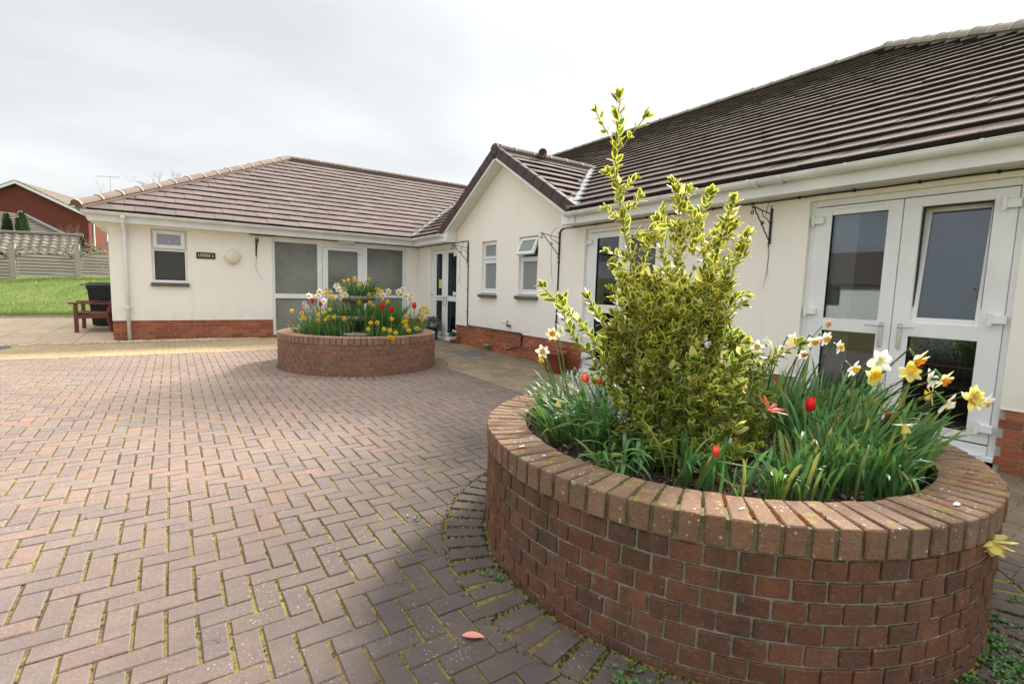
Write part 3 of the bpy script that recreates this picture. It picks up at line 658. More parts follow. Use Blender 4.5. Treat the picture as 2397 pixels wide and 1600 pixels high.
# ---- windows and doors
def ring(mb,Wf,s0,s1,z0,z1,w,d0,d1,b=.004,wb=None):
    wb=w if wb is None else wb
    wbb(mb,Wf,s0,s0+w,z0,z1,d0,d1,b); wbb(mb,Wf,s1-w,s1,z0,z1,d0,d1,b)
    wbb(mb,Wf,s0+w,s1-w,z0,z0+wb,d0,d1,b); wbb(mb,Wf,s0+w,s1-w,z1-w,z1,d0,d1,b)
def pane(Wf,s0,s1,z0,z1,d,mat,parent,name='glass'):
    m=MB(); wbox(m,Wf,s0-.012,s1+.012,z0-.012,z1+.012,d,d+.018); return m.build(name,mat,parent)
def bead(mb,Wf,s0,s1,z0,z1,d): # glazing bead
    ring(mb,Wf,s0-.014,s1+.014,z0-.014,z1+.014,.014,d-.01,d+.03,b=.004)
def handle(Wf,s,z,d,dirn,parent,lo=.2):
    m=MB(); wbb(m,Wf,s-.018,s+.018,z-lo,z+.03,d-.012,d,b=.005)
    a=Vector(Wf(s,z,d-.012)); b=Vector(Wf(s,z,d-.052)); c=Vector(Wf(s+dirn*.12,z,d-.055)); m.tube([a,b,b.lerp(c,.15),c],[.009,.009,.008,.007],8)
    wbb(m,Wf,s-.008,s+.008,z-lo+.03,z-lo+.06,d-.016,d-.01,b=.002)
    return m.build('handle',M_metal,parent)
def hinge(Wf,s,z,d,w,parent):
    m=MB(); wbb(m,Wf,s-w/2,s+w/2,z-.035,z+.035,d-.03,d,b=.006); e=s+(w/2-.012); m.tube([Wf(e if w>0 else e,z-.05,d-.03),Wf(e,z+.05,d-.03)],.016,10); return m.build('hinge',M_upvc,parent)
FD=.045 # frame set-back
def double_door(D,split,label,nearer=True,open_light=False,Lg=None,Rg=None,mirror=False):
    s0,s1=D; m=MB(); Wf=WA
    wbb(m,Wf,s0,s0+.05,-.02,2.2,FD,FD+.07); wbb(m,Wf,s1-.05,s1,-.02,2.2,FD,FD+.07); wbb(m,Wf,s0+.05,s1-.05,2.14,2.2,FD,FD+.07); wbb(m,Wf,s0+.05,s1-.05,-.02,.055,FD-.02,FD+.07); wbb(m,Wf,s0,s1,-.06,-.021,FD-.06,FD+.08)
    fr=m.build('double_door',M_upvc,lodge,origin=Wf((s0+s1)/2,-.02,FD)); tag(fr,label)
    # Lg/Rg: (glass s0,s1)  left leaf is the far one (bigger s)
    for side,(ls0,ls1),(g0,g1) in (('L',(split+.003,s1-.052),Lg),('R',(s0+.052,split-.003),Rg)):
        m=MB(); dd=FD-.012
        wbb(m,Wf,ls0,g0,.068,2.13,dd,dd+.06); wbb(m,Wf,g1,ls1,.068,2.13,dd,dd+.06)
        wbb(m,Wf,g0,g1,.068,.145,dd,dd+.06); wbb(m,Wf,g0,g1,.905,1.03,dd,dd+.06); wbb(m,Wf,g0,g1,2.045,2.13,dd,dd+.06)
        leaf=m.build('door_leaf',M_upvc,lodge,origin=Wf((ls0+ls1)/2,.068,dd)); 
        leaf.parent=fr; leaf.matrix_basis=Matrix.Translation(WL[leaf.name]-WL[fr.name])
        yield fr,leaf,side,(ls0,ls1),(g0,g1),dd
def finish(o,parent): return o
def leafpart(mb,name,mat,fr,**kw):
    return mb.build(name,mat,fr,**kw)
def make_door(D,split,label,Lg,Rg,tilt=False,leftsash=False,curtain=True):
    for fr,leaf,side,(a,b),(g0,g1),dd in double_door(D,split,label,Lg=Lg,Rg=Rg):
        m=MB(); bead(m,WA,g0,g1,.145,.905,dd+.012)
        if not (tilt and side=='R'): bead(m,WA,g0,g1,1.03,2.045,dd+.012)
        m.build('glazing_bead',M_upvc,fr)
        pane(WA,g0,g1,.145,.905,dd+.028,M_glass,fr)
        if tilt and side=='R':
            # inward tilting light, hinged along its foot
            sm=MB(); ring(sm,WA,g0-.012,g1+.012,0,1.04,.05,0,.055,b=.005,wb=.055)
            Ms=Matrix.Translation((dd+XA*0+.012,0,1.02))
            piv=Vector((XA+dd+.014,0,1.022)); rot=Matrix.Translation(piv)@Matrix.Rotation(R(6.2),4,'Y')@Matrix.Translation(-Vector((XA,0,0)))
            sm.v=[tuple(rot@Vector(p)) for p in sm.v]; sm.build('tilt_sash',M_upvc,fr)
            gm=MB(); gg=MB(); wbox(gm,WA,g0+.03,g1-.03,.05,1.0,.02,.032); gm.v=[tuple(rot@Vector(p)) for p in gm.v]; gm.build('glass',M_glass,fr)
            ring(gg,WA,g0-.002,g1+.002,1.03,2.045,.012,dd+.03,dd+.058,b=.001); gg.build('rubber_seal',M_seal,fr)
        else:
            pane(WA,g0,g1,1.03,2.045,dd+.028,M_glass,fr)
            if leftsash and side=='L':
                m=MB(); ring(m,WA,g0-.05,g1+.05,.985,2.095,.035,dd-.018,dd,b=.005); m.build('top_sash',M_upvc,fr)
        hs=split+(.075 if side=='L' else -.07)
        handle(WA,hs,.985,dd,1 if side=='L' else -1,fr)
        for hz in (.2,1.09,2.0):
            hinge(WA,(D[1]-.085) if side=='L' else D[0]+.085,hz,dd,-.1 if side=='L' else .1,fr) if False else hinge(WA,(D[1]-.085) if side=='L' else D[0]+.085,hz,dd,.11,fr)
    return fr
fr1=make_door(D1,1.785,'double door nearest the camera with its right upper light tilted open',(1.90,2.37),(1.183,1.650),tilt=True)
m=MB(); wbb(m,WA,1.945,2.345,2.10,2.122,FD-.022,FD-.012,b=.003); m.build('trickle_vent',M_upvc,fr1)
fr3=make_door(D3,5.14,'double door half hidden behind the tall variegated bush',(5.24,5.69),(4.55,5.0))
fr2=make_door(D2,10.865,'far double door in the corner of the yard with a yellow notice',(11.03,11.35),(10.30,10.73),leftsash=True)
m=MB(); wbb(m,WA,11.045,11.235,1.215,1.425,FD-.002,FD,b=.001); m.build('notice',plain('yellow_paper',(.78,.76,.16),.6),fr2)
m=MB()
for k in range(5): wbox(m,WA,11.065,11.215,1.25+k*.034,1.257+k*.034,FD-.004,FD-.0025)
m.build('notice_text',plain('grey_ink',(.25,.22,.06),.7),fr2)
def curtain(s0,s1,z0,z1,d,mat=None,parent=None,n=40,amp=.022,Wf=WA,name='curtain'):
    m=MB(); vs=[];k=n*3
    for i in range(k+1):
        s=s0+(s1-s0)*i/k; dd=d+amp*math.sin(i*2*math.pi/6+math.sin(i*.7))
        vs+= [Wf(s,z0,dd),Wf(s,z1,dd)]
    m.add(vs,[(2*i,2*i+2,2*i+3,2*i+1) for i in range(k)],var=.4); return m.build(name,mat or M_curtain,parent,smooth=True)
curtain(2.17,2.56,.06,2.2,.145,parent=fr1,n=7,amp=.012); curtain(5.35,5.85,.06,2.2,.2,parent=fr3,n=8); curtain(11.16,11.6,.06,2.2,.2,parent=fr2,n=7)
# furniture seen dimly inside
def inside(name,label,cat,boxes,mat,loc):
    m=MB()
    for b in boxes: m.bbox(*b,b=.01)
    return tag(m.build(name,mat,None),label,cat)
inside('side_table','pine side table just inside the nearest double door','table',[(5.75,6.2,1.95,2.5,.62,.66),(5.77,5.81,1.97,2.01,.03,.62),(6.14,6.18,1.97,2.01,.03,.62),(5.77,5.81,2.44,2.48,.03,.62),(6.14,6.18,2.44,2.48,.03,.62)],M_wood,None)
def cane_chair():
    c=empty('cane_chair',(6.1,1.35,.03),'pale cane chair seen through the right pane of the nearest double door','chair')
    M_c=plain('pale_cane',(.45,.44,.38),.7)
    m=MB(); m.bbox(5.85,6.3,1.15,1.6,.43,.47,b=.01); m.build('seat',M_c,c)
    m=MB(); m.tube([(5.83,1.13,.47),(5.8,1.1,.75),(5.83,1.36,.86),(5.83,1.62,.75),(5.86,1.62,.47)],.016,8)
    for k in range(9): m.tube([(5.83,1.17+k*.05,.47),(5.82,1.17+k*.05,.80)],.004,5)
    m.build('backrest',M_c,c)
    for x,y in ((5.87,1.17),(6.28,1.17),(5.87,1.58),(6.28,1.58)):
        m=MB(); m.tube([(x,y,.03),(x,y,.43)],.014,7); m.build('leg',M_c,c)
cane_chair()
# windows on the right wall
def small_window(Wn,label,opened):
    s0,s1=Wn; m=MB(); ring(m,WA,s0,s1,WZ[0]+.02,WZ[1],.045,FD+.01,FD+.075); wbb(m,WA,s0+.045,s1-.045,1.78,1.84,FD+.01,FD+.075)
    ring(m,WA,s0+.045,s1-.045,WZ[0]+.065,1.78,.03,FD+.0,FD+.05,b=.004); wbb(m,WA,s0-.01,s1+.01,WZ[0]-.0,WZ[0]+.03,-.02,FD+.01,b=.006)
    fr=m.build('window',M_upvc,lodge,origin=WA((s0+s1)/2,WZ[0],FD)); tag(fr,label)
    pane(WA,s0+.075,s1-.075,WZ[0]+.095,1.75,FD+.03,M_frostL,fr)
    m=MB(); ring(m,WA,s0+.035,s1-.035,0,.33,.05,-.025,.03,b=.006,wb=.055); g=MB(); wbox(g,WA,s0+.08,s1-.08,.05,.285,-.006,.006)
    ang=24 if opened else 0
    piv=Vector((XA+FD+(.0 if opened else .012),0,2.17)); rot=Matrix.Translation(piv)@Matrix.Rotation(R(ang),4,'Y')@Matrix.Translation(Vector((-XA,0,-.33)))
    for q in (m,g): q.v=[tuple(rot@Vector(p)) for p in q.v]
    m.build('top_sash',M_upvc,fr); g.build('glass',M_frostL if not opened else M_frostL,fr)
    if opened:
        m=MB(); m.tube([WA(s0+.06,1.86,.03),WA(s0+.08,1.92,-.09)],.005,6); m.tube([WA(s1-.06,1.86,.03),WA(s1-.08,1.92,-.09)],.005,6); m.build('stay_bar',M_metal,fr)
    m=MB(); wbb(m,WA,s0-.045,s1+.045,1.045,1.11,-.065,.05,b=.008); m.build('sill',M_sill,fr)
small_window(W1,'narrow window with its top light shut, left of the pair under the gable',False)
small_window(W2,'narrow window with its top light pushed open, right of the pair under the gable',True)
# window on the rear wall
s0,s1=WBs; m=MB(); ring(m,WB,s0,s1,1.16,2.22,.045,FD+.01,FD+.075); wbb(m,WB,s0+.045,s1-.045,1.79,1.835,FD+.01,FD+.075); wbb(m,WB,s0-.0,s1+.0,1.147,1.185,-.03,FD+.01,b=.006)
frB=m.build('window',M_upvc,lodge,origin=WB(0,1.15,FD)); tag(frB,'small window between the downpipe and the lodge name plate')
pane(WB,s0+.058,s1-.068,1.235,1.785,FD+.03,M_frostD,frB)
m=MB(); ring(m,WB,s0+.03,s1-.035,1.84,2.195,.07,FD-.03,FD+.03,b=.007,wb=.075); m.build('top_sash',M_upvc,frB); pane(WB,s0+.11,s1-.115,1.925,2.115,FD-.012,glass_mat('obscured_glass_blue',dark=(.30,.34,.40),trans=.05,rough=.3,bumpy=90),frB)
m=MB(); wbb(m,WB,s0-.03,s1+.02,1.078,1.146,-.06,.05,b=.008); m.build('sill',M_sill,frB)
m=MB(); m.tube([WB(-.03,1.95,FD-.014),WB(-.03,2.0,FD-.03),WB(-.045,2.0,FD-.03)],.006,6); m.build('catch',M_upvc,frB)
# glazed entrance screen on the rear wall
m=MB(); d0,d1=.03,.10
wbb(m,WB,1.862,1.925,.12,2.2,d0,d1); wbb(m,WB,4.975,5.058,.12,2.2,d0,d1); wbb(m,WB,1.925,4.975,2.147,2.2,d0,d1)
wbb(m,WB,2.845,2.955,.0,2.147,d0,d1); wbb(m,WB,3.925,4.035,.0,2.147,d0,d1)
wbb(m,WB,1.925,2.845,.87,.975,d0,d1); wbb(m,WB,4.035,4.975,.92,.985,d0,d1); wbb(m,WB,1.862,2.845,.03,.12,d0,d1); wbb(m,WB,4.035,5.058,.03,.12,d0,d1); wbb(m,WB,2.955,3.925,2.105,2.147,d0,d1)
scr=m.build('entrance_screen',M_upvc,lodge,origin=WB(3.46,0,.03)); tag(scr,'wide white glazed entrance screen with obscured panes')
for a,b,c,e in ((1.925,2.845,.975,2.147),(1.925,2.845,.12,.87),(4.035,4.975,.985,2.147),(4.035,4.975,.12,.92)): pane(WB,a,b,c,e,d0+.04,M_frost,scr)
m=MB(); wbb(m,WB,2.962,3.085,.05,2.10,.022,.075); wbb(m,WB,3.80,3.92,.05,2.10,.022,.075); wbb(m,WB,3.085,3.80,2.035,2.10,.022,.075); wbb(m,WB,3.085,3.80,.05,.16,.022,.075); wbb(m,WB,3.085,3.80,.88,.98,.022,.075)
m.build('door_leaf',M_upvc,scr); pane(WB,3.085,3.80,.98,2.035,.05,M_frost,scr); pane(WB,3.085,3.80,.16,.88,.05,M_frost,scr)
handle(WB,3.03,1.10,.022,1,scr)
m=MB(); wbb(m,WB,2.865,2.905,1.41,1.50,.018,.03,b=.006); m.build('door_bell',M_soff,scr)
m=MB(); m.tube([WB(3.86,1.985,.02),WB(3.8,1.98,-.01),WB(3.87,1.95,-.01)],.007,6); m.build('door_catch',M_metal,scr)
m=MB(); wbb(m,WB,1.862,5.058,-.06,.03,.02,.11); m.build('threshold',plain('grey_threshold',(.10,.11,.12),.6),scr)
# ------------------------------------------------------------------ roofs
TP=R(29); ct,st,tt=math.cos(TP),math.sin(TP),math.tan(TP)
EZ=2.462
roofA=empty('roof',(XA-.31,5,EZ)); roofA.parent=lodge; roofA.matrix_basis=Matrix.Translation(Vector((XA-.31,5,EZ))-Vector((XA,YB,0))); tag(roofA,'dark brown tiled roof over the right-hand range')
roofB=empty('roof',(2,YB-.31,EZ)); roofB.parent=lodge; roofB.matrix_basis=Matrix.Translation(Vector((2,YB-.31,EZ))-Vector((XA,YB,0))); tag(roofB,'paler brown tiled roof over the rear range')
roofG=empty('porch_roof',(XA,GY,EZ)); roofG.parent=lodge; roofG.matrix_basis=Matrix.Translation(Vector((XA,GY,EZ))-Vector((XA,YB,0))); tag(roofG,'small gabled roof with dark verge caps')
def tilevars(n=6,w=.33,g=.30,th=.032,zt=.028):
    out=[]
    for _ in range(n):
        m=MB(); v=[];j=lambda s:random.uniform(-s,s)
        x0,x1=-w/2+.0018,w/2-.0018; ya,yb=-.17+j(.0015),.17
        b=.004
        pts=[(x0,ya,zt-th+j(.001)),(x1,ya,zt-th+j(.001)),(x1,yb,-.012),(x0,yb,-.012),(x0,ya+b,zt+j(.0015)),(x1,ya+b,zt+j(.0015)),(x1,yb,.004),(x0,yb,.004),(x0,ya,zt-.007),(x1,ya,zt-.007)]
        m.add(pts,[(0,3,2,1),(4,5,6,7),(0,1,9,8),(8,9,5,4),(1,2,6,5),(3,0,4,7),(1,5,9),(0,8,4)],[0,0,1,0,0,0,0,0]); out.append(m)
    return out
def tiled(P,O,ud,vd,poly,gauge=.30,w=.33,off=0.0,area_n=True,zt=.028,notch=None):
    ud=Vector(ud).normalized(); vd=Vector(vd).normalized(); nd=ud.cross(vd)
    if nd.z<0:
        ud=-ud; poly=[(-x,y) for x,y in poly]; nd=ud.cross(vd)
        if notch: notch=(-notch[1],-notch[0],notch[2])
    B=Matrix(((ud.x,vd.x,nd.x),(ud.y,vd.y,nd.y),(ud.z,vd.z,nd.z))).to_4x4()
    umin=min(p[0] for p in poly); umax=max(p[0] for p in poly); vmax=max(p[1] for p in poly)
    cx=sum(p[0] for p in poly)/len(poly); cy=sum(p[1] for p in poly)/len(poly)
    planes=[]
    for i in range(len(poly)):
        p,q=poly[i],poly[(i+1)%len(poly)]; a,b=q[1]-p[1],-(q[0]-p[0]); c=a*p[0]+b*p[1]
        if a*cx+b*cy>c: a,b,c=-a,-b,-c
        planes.append((a,b,c))
    j=0
    while j*gauge<vmax-.02:
        v0=j*gauge-(.03 if j==0 else 0); i0=int(math.floor(umin/w))-1
        for i in range(i0,int(umax/w)+2):
            u0=i*w+(w/2 if j%2 else 0)+off
            full=[(u0,v0),(u0+w,v0),(u0+w,v0+gauge+.02),(u0,v0+gauge+.02)]
            q=full
            for k,(a,b,c) in enumerate(planes):
                # eaves edge may overhang
                q=clip(q,a,b,c+(.05*math.hypot(a,b) if abs(a)<1e-6 and b<0 else 0)) if q else q
            if not q or len(q)<3: continue
            if notch:
                n0,n1,nt=notch; mid=(n0+n1)/2; yc=sum(a[0] for a in q)/len(q); vc=sum(a[1] for a in q)/len(q)
                hwn=(n1-n0)/2*(1-vc/nt)
                if abs(yc-mid)<hwn-.02: continue
                # valley line on this side: keep the outside
                if vc<nt and abs(yc-mid)<hwn+.30:
                    sN=1 if yc>mid else -1; q=clip(q,-sN,-(n1-n0)/2/nt,-sN*mid-(n1-n0)/2+.03)
                    if not q or len(q)<3: continue
            A_=area2(q); jz=random.uniform(-.0035,.0035)
            if A_>area2(full)*.98:
                P.put(Matrix.Translation(Vector(O)+ud*(u0+w/2)+vd*(v0+.17)+nd*(.012+jz))@B@Matrix.Rotation(R(random.uniform(-.5,.5)),4,'Z')@Matrix.Rotation(R(random.uniform(-.5,.5)),4,'Y'),A_,nd)
            elif A_>.004:
                gx=sum(a[0] for a in q)/len(q); gy=sum(a[1] for a in q)/len(q)
                pm=prism([(a[0]-gx,a[1]-gy) for a in q],-.01,.0)
                vs=[]; 
                for (x,y,z) in pm.v:
                    f=(y+gy-v0)/(gauge+.02); top=z>-.005; vs.append((x,y,(zt*(1-f)+.004*f) if top else -.004))
                pm.v=vs; pm.mi=[0]+[1 if abs(pm.v[f[0]][1]-pm.v[f[3]][1])<.02 and (pm.v[f[0]][1]+gy)<v0+.03 else 0 for f in pm.f[1:]]
                P.put(Matrix.Translation(Vector(O)+ud*gx+vd*gy+nd*.012)@B,A_,nd,pm)
        j+=1
XE=XA-.31; YE=YB-.31; DA=6.4; DB=4.3
PA=Pieces('roof_tile',[M_tileA,M_tedge],tilevars(th=.055,zt=.045)); PB=Pieces('roof_tile',[M_tile,M_tedge],tilevars(th=.044,zt=.037))
ye0=4.3-DA
# right-hand range: slope over the yard and the near hip
tiled(PA,(XE,0,EZ),(0,1,0),(ct,0,st),[(ye0,0),(YE,0),(YE+DA,DA/ct),(4.3,DA/ct)],off=.08,zt=.048,notch=(8.25-2.30,8.25+2.30,(2.32*math.tan(R(30.5))+.02)/tt/ct))
tiled(PA,(0,ye0,EZ),(1,0,0),(0,ct,st),[(XE,0),(XE+2*DA,0),(XE+DA,DA/ct)])
PA.emit(roofA,150)
XL=-1.325
tiled(PB,(0,YE,EZ),(1,0,0),(0,ct,st),[(XL,0),(XE,0),(XE+DB,DB/ct),(XL+DB,DB/ct)],off=.1)
tiled(PB,(XL,0,EZ),(0,1,0),(ct,0,st),[(YE,0),(YE+2*DB,0),(YE+DB,DB/ct)])
PB.emit(roofB,150)
# underlay / rear slopes
m=MB()
zr=EZ+DA*tt
xn=XE+(2.32*math.tan(R(30.5))+.02)/tt; zn=EZ+(xn-XE)*tt
m.add([(XE,ye0,EZ),(XE,YE+DA*2,EZ),(XE+DA,YE+DA,zr),(XE+DA,4.3,zr),(XE+2*DA,ye0,EZ),(XE+2*DA,YE+DA*2,EZ),(XE,8.25-2.32,EZ),(xn,8.25,zn),(XE,8.25+2.32,EZ)],[(0,6,7,3),(7,2,3),(7,8,1,2),(3,2,5,4),(0,3,4),(1,5,2)])
m.v=[(a,b,c-.004) for a,b,c in m.v]; m.build('roof_underlay',M_tedge,roofA)
m=MB(); zb=EZ+DB*tt
m.add([(XL,YE,EZ),(XE+DB,YE,EZ),(XE+DB,YE+DB,zb),(XL+DB,YE+DB,zb),(XL,YE+2*DB,EZ),(XE+DB,YE+2*DB,EZ)],[(0,1,2,3),(0,3,4),(3,2,5,4)])
m.v=[(a,b,c-.004) for a,b,c in m.v]; m.v[1]=(XE,YE,EZ-.004); m.build('roof_underlay',M_tedge,roofB)
# ridge and hip tiles: half-round caps with mortared collars
def ridge_run(p,q,mat,parent,r=.115,pitch=.45,lift=.03,flat=.8,collar=True,name='ridge_tile',n_limit=200,bandmat=None):
    p=Vector(p);q=Vector(q); d=(q-p); Ln=d.length; d.normalize(); sd=d.cross(Vector((0,0,1))).normalized(); u=sd.cross(d)
    n=max(1,round(Ln/pitch)); st_=Ln/n; bandmat=bandmat or M_mortW
    mb_=MB(); mb_.tube([p+u*(lift-.045)+d*.02,q+u*(lift-.045)-d*.02],r*.80,8); mb_.build('ridge_bedding',mat,parent)
    for k in range(n):
        m=MB(); a=-.0;l=st_-.004; segs=8; vs=[]
        for (xx,rr) in ((0,r*1.0),(l,r*.95)):
            for s in range(segs+1):
                t=math.pi*s/segs; vs.append(Vector((xx,math.cos(t)*rr,math.sin(t)*rr*flat)))
        vs+= [Vector((xx,math.cos(math.pi*s/segs)*rr*.85,math.sin(math.pi*s/segs)*rr*flat*.8-.012)) for (xx,rr) in ((0,r),(l,r*.95)) for s in range(segs+1)]
        g=segs+1; fs=[(i,i+1,g+i+1,g+i) for i in range(segs)]+[(2*g+i,3*g+i,3*g+i+1,2*g+i+1) for i in range(segs)]+[(i,2*g+i,2*g+i+1,i+1) for i in range(segs)]+[(g+i,g+i+1,3*g+i+1,3*g+i) for i in range(segs)]
        m.add(vs,fs,0)
        if collar:
            vs=[]
            for (xx,rr) in ((-.012,r*1.0),(-.010,r*1.07),(.018,r*1.07),(.020,r*1.0)):
                for s in range(segs+1):
                    t=math.pi*s/segs; vs.append(Vector((xx,math.cos(t)*rr,math.sin(t)*rr*flat)))
            m.add(vs,[(j*g+i,j*g+i+1,(j+1)*g+i+1,(j+1)*g+i) for j in range(3) for i in range(segs)],1)
        tl=random.uniform(-.006,.006)
        X=p+d*(st_*k)+u*(lift+random.uniform(-.004,.004))
        Mx=Matrix(((d.x,sd.x,u.x,X.x),(d.y,sd.y,u.y,X.y),(d.z,sd.z,u.z,X.z),(0,0,0,1)))@Matrix.Rotation(tl,4,'Y')
        me=m.mesh(name,[mat,bandmat]); link(name,me,parent,Mx)
ridge_run((XL-.05,YE-.05,EZ+.0),(XL+DB,YE+DB,zb),M_ridge,roofB,lift=.055,bandmat=plain('pale_mortar',(.60,.52,.46),.95))
ridge_run((XL+DB,YE+DB,zb),(XE+DB+.1,YE+DB,zb),M_ridge,roofB,lift=.05)
ridge_run((XE+DA,4.3,zr),(XE+DA,15.5,zr),M_ridgeA,roofA,lift=.03,collar=True,bandmat=M_ridgeA)
ridge_run((XE+DA,4.3,zr),(XE,ye0,EZ),M_ridgeA,roofA,lift=.05,r=.125,bandmat=plain('grey_mortar',(.42,.40,.37),.95))
m=MB(); c0=Vector((XL-.09,YE-.09,EZ+.045)); 
m.add([c0+Vector(( .09,-.09,-.02)),c0+Vector((-.09,.09,-.02)),c0+Vector((-.05,.05,.05)),c0+Vector((0,0,.085)),c0+Vector((.05,-.05,.05))],[(0,1,2,3,4)]); m.build('hip_end_cap',plain('dark_mortar',(.12,.08,.06),.95),roofB)
# porch gable
GP=R(30.5); cg,sg,tg=math.cos(GP),math.sin(GP),math.tan(GP)
XV=XA-.265; GW=2.32; GEZ=EZ+.02; GRZ=GEZ+GW*tg
PG=Pieces('roof_tile',[M_tile,M_tedge],tilevars(th=.055,zt=.05))
xr=XE+(GRZ-EZ)/tt
for sgn in (1,-1):
    # distance up-slope runs from the eaves edge to the ridge
    tiled(PG,(XV,GY-sgn*GW,GEZ),(1,0,0),(0,sgn*cg,sg),[(.03,0),(.03,GW/cg),(xr-XV,GW/cg)],off=.03)
    m=MB(); m.add([(XV+.02,GY-sgn*GW,GEZ-.02),(XV+.02,GY,GRZ-.02),(xr,GY,GRZ-.02)],[(0,1,2)]); m.build('roof_underlay',M_tedge,roofG)
PG.emit(roofG,120)
ridge_run((XV-.02,GY,GRZ),(xr+.1,GY,GRZ),M_ridgeA,roofG,r=.11,lift=.03,bandmat=plain('pale_mortar',(.62,.60,.56),.95))
# verge caps climbing both rakes
for sgn in (1,-1):
    n=9; Ls=GW/cg+.04; 
    for k in range(n):
        m=MB(); a=k*Ls/n; l=Ls/n+.02
        vd=Vector((0,sgn*cg,sg)); nd=Vector((0,-sgn*sg,cg)); O=Vector((XV,GY-sgn*GW,GEZ))+vd*(a-.03)
        B=Matrix(((1,0,0,O.x),(0,vd.y,nd.y,O.y),(0,vd.z,nd.z,O.z),(0,0,0,1)))
        t0=.012
        m.bbox(-.035,-.015,0,l,-.115+t0,.065+t0-.0,b=.004,m=B); m.bbox(-.015,.075,0,l,.045+t0,.065+t0,b=.004,m=B); m.bbox(-.035,.075,-.004,.012,-.0,.072+t0,b=.003,m=B)
        m.build('verge_cap',M_verge,roofG)
m=MB(); m.bbox(XV-.045,XV+.08,GY-.09,GY+.09,GRZ+.04,GRZ+.10,b=.012); m.bbox(XV-.05,XV-.02,GY-.11,GY+.11,GRZ-.10,GRZ+.07,b=.01); m.build('ridge_end_cap',M_verge,roofG)
# ridge vent on the porch roof
m=MB(); m.tube([(xr-1.35,GY-.02,GRZ+.10),(xr-1.5,GY-.22,GRZ+.07)],[.085,.088],14,mi=0); m.tube([(xr-1.5,GY-.221,GRZ+.07),(xr-1.501,GY-.2225,GRZ+.0697)],[.068,.068],14,mi=1); m.build('vent_terminal',[M_terra,M_seal],roofG)
# barge boards and sloping soffit
for sgn in (1,-1):
    vd=Vector((0,sgn*cg,sg)); nd=Vector((0,-sgn*sg,cg)); O=Vector((XV,GY-sgn*GW,GEZ)); B=Matrix(((1,0,0,O.x),(0,vd.y,nd.y,O.y),(0,vd.z,nd.z,O.z),(0,0,0,1)))
    m=MB(); m.bbox(-.012,.008,.0,GW/cg-.0,-.155,-.03,b=.003,m=B); m.build('barge_board',M_upvc,lodge)
    m=MB(); m.bbox(.008,XA-XV-.001,.0,GW/cg+.02,-.135,-.115,b=.002,m=B); m.build('rake_soffit',M_soff,lodge)
# lead valley on the camera side
def onA(y,x,h): return Vector((x,y,EZ+(x-XE)*tt))+Vector((-st,0,ct))*h
a0=onA(GY-GW,XE,.055); a1=onA(GY,xr,.06)
m=MB(); d=(a1-a0).normalized(); nA=Vector((-st,0,ct)); sdv=d.cross(nA).normalized()
if sdv.y>0: sdv=-sdv
k=9; vs=[]
for i in range(k+1):
    c=a0.lerp(a1,i/k); vs+=[c-sdv*.03+nA*.0,c+sdv*(.05+.006*math.sin(i*2.1)),c+sdv*(.125+.01*math.sin(i*3.3))-nA*.03]
m.add(vs,[(3*i+j,3*i+j+1,3*i+j+4,3*i+j+3) for i in range(k) for j in range(2)]); m.build('lead_valley',M_lead,roofA,smooth=True)
m=MB()
for i in range(26):
    c=a0.lerp(a1,i/26)-sdv*.035; m.bbox(-.03,.03,-.02,.02,-.02,.02,b=.006,jit=.004,m=Matrix.Translation(c)@Matrix.Rotation(random.uniform(0,3),4,'Z'))
m.build('valley_mortar',M_mortP,roofA)
# open valley between the two ranges
b0=Vector((XE,YE,EZ+.05)); b1=Vector((XE+DB,YE+DB,zb+.05)); m=MB()
d=(b1-b0).normalized(); sdv=d.cross(Vector((0,0,1))).normalized(); k=60
for i in range(k):
    for sg_ in (-1,1):
        c=b0.lerp(b1,i/k)+sdv*sg_*.06; m.bbox(-.045,.045,-.022,.022,-.02,.022,b=.006,jit=.006,m=Matrix.Translation(c)@Matrix.Rotation(math.pi/4+random.uniform(-.2,.2),4,'Z'))
m.build('valley_mortar',mortar_mat('valley_mortar_pale',(.30,.28,.23),(.55,.53,.47)),roofB)
m=MB(); m.add([b0-sdv*.05,b0+sdv*.05,b1+sdv*.05,b1-sdv*.05],[(0,1,2,3)]); m.build('valley_trough',M_lead,roofB)
# fascias, soffits, gutters
gy0=GY-GW+.26; gy1=GY+GW-.30     # where the eaves boxing stops either side of the porch gable
m=MB()
m.bbox(XA-.262,XA-.240,ye0+.05,gy0,2.262,2.452,b=.003); m.bbox(XA-.262,XA-.240,gy1,YB-.2405,2.262,2.452,b=.003)
m.bbox(XL+.06,XA-.2625,YB-.262,YB-.240,2.262,2.452,b=.003); m.bbox(XL+.06,XL+.082,YB-.2395,20,2.262,2.452,b=.003)
m.bbox(XA-.27,XA-.002,gy0+.0005,gy0+.018,2.262,2.70,b=.003); m.bbox(XA-.27,XA-.002,gy1-.018,gy1-.0005,2.262,2.62,b=.003)
m.bbox(XA-.281,XA-.2705,gy0-.30,gy0+.02,2.262,2.44,b=.003); m.bbox(XA-.281,XA-.2705,gy1-.02,gy1+.36,2.262,2.42,b=.003)
m.build('fascia',M_upvc,lodge)
m=MB()
m.box(XA-.2395,XA+.01,ye0+.05,gy0,2.268,2.282); m.box(XA-.2395,XA+.01,gy1,YB-.2405,2.268,2.282); m.box(XL+.083,XA-.002,YB-.2395,YB+.01,2.269,2.283); m.box(XL+.083,-1.0,YB+.0105,20,2.269,2.283)
m.build('soffit',M_soff,lodge)
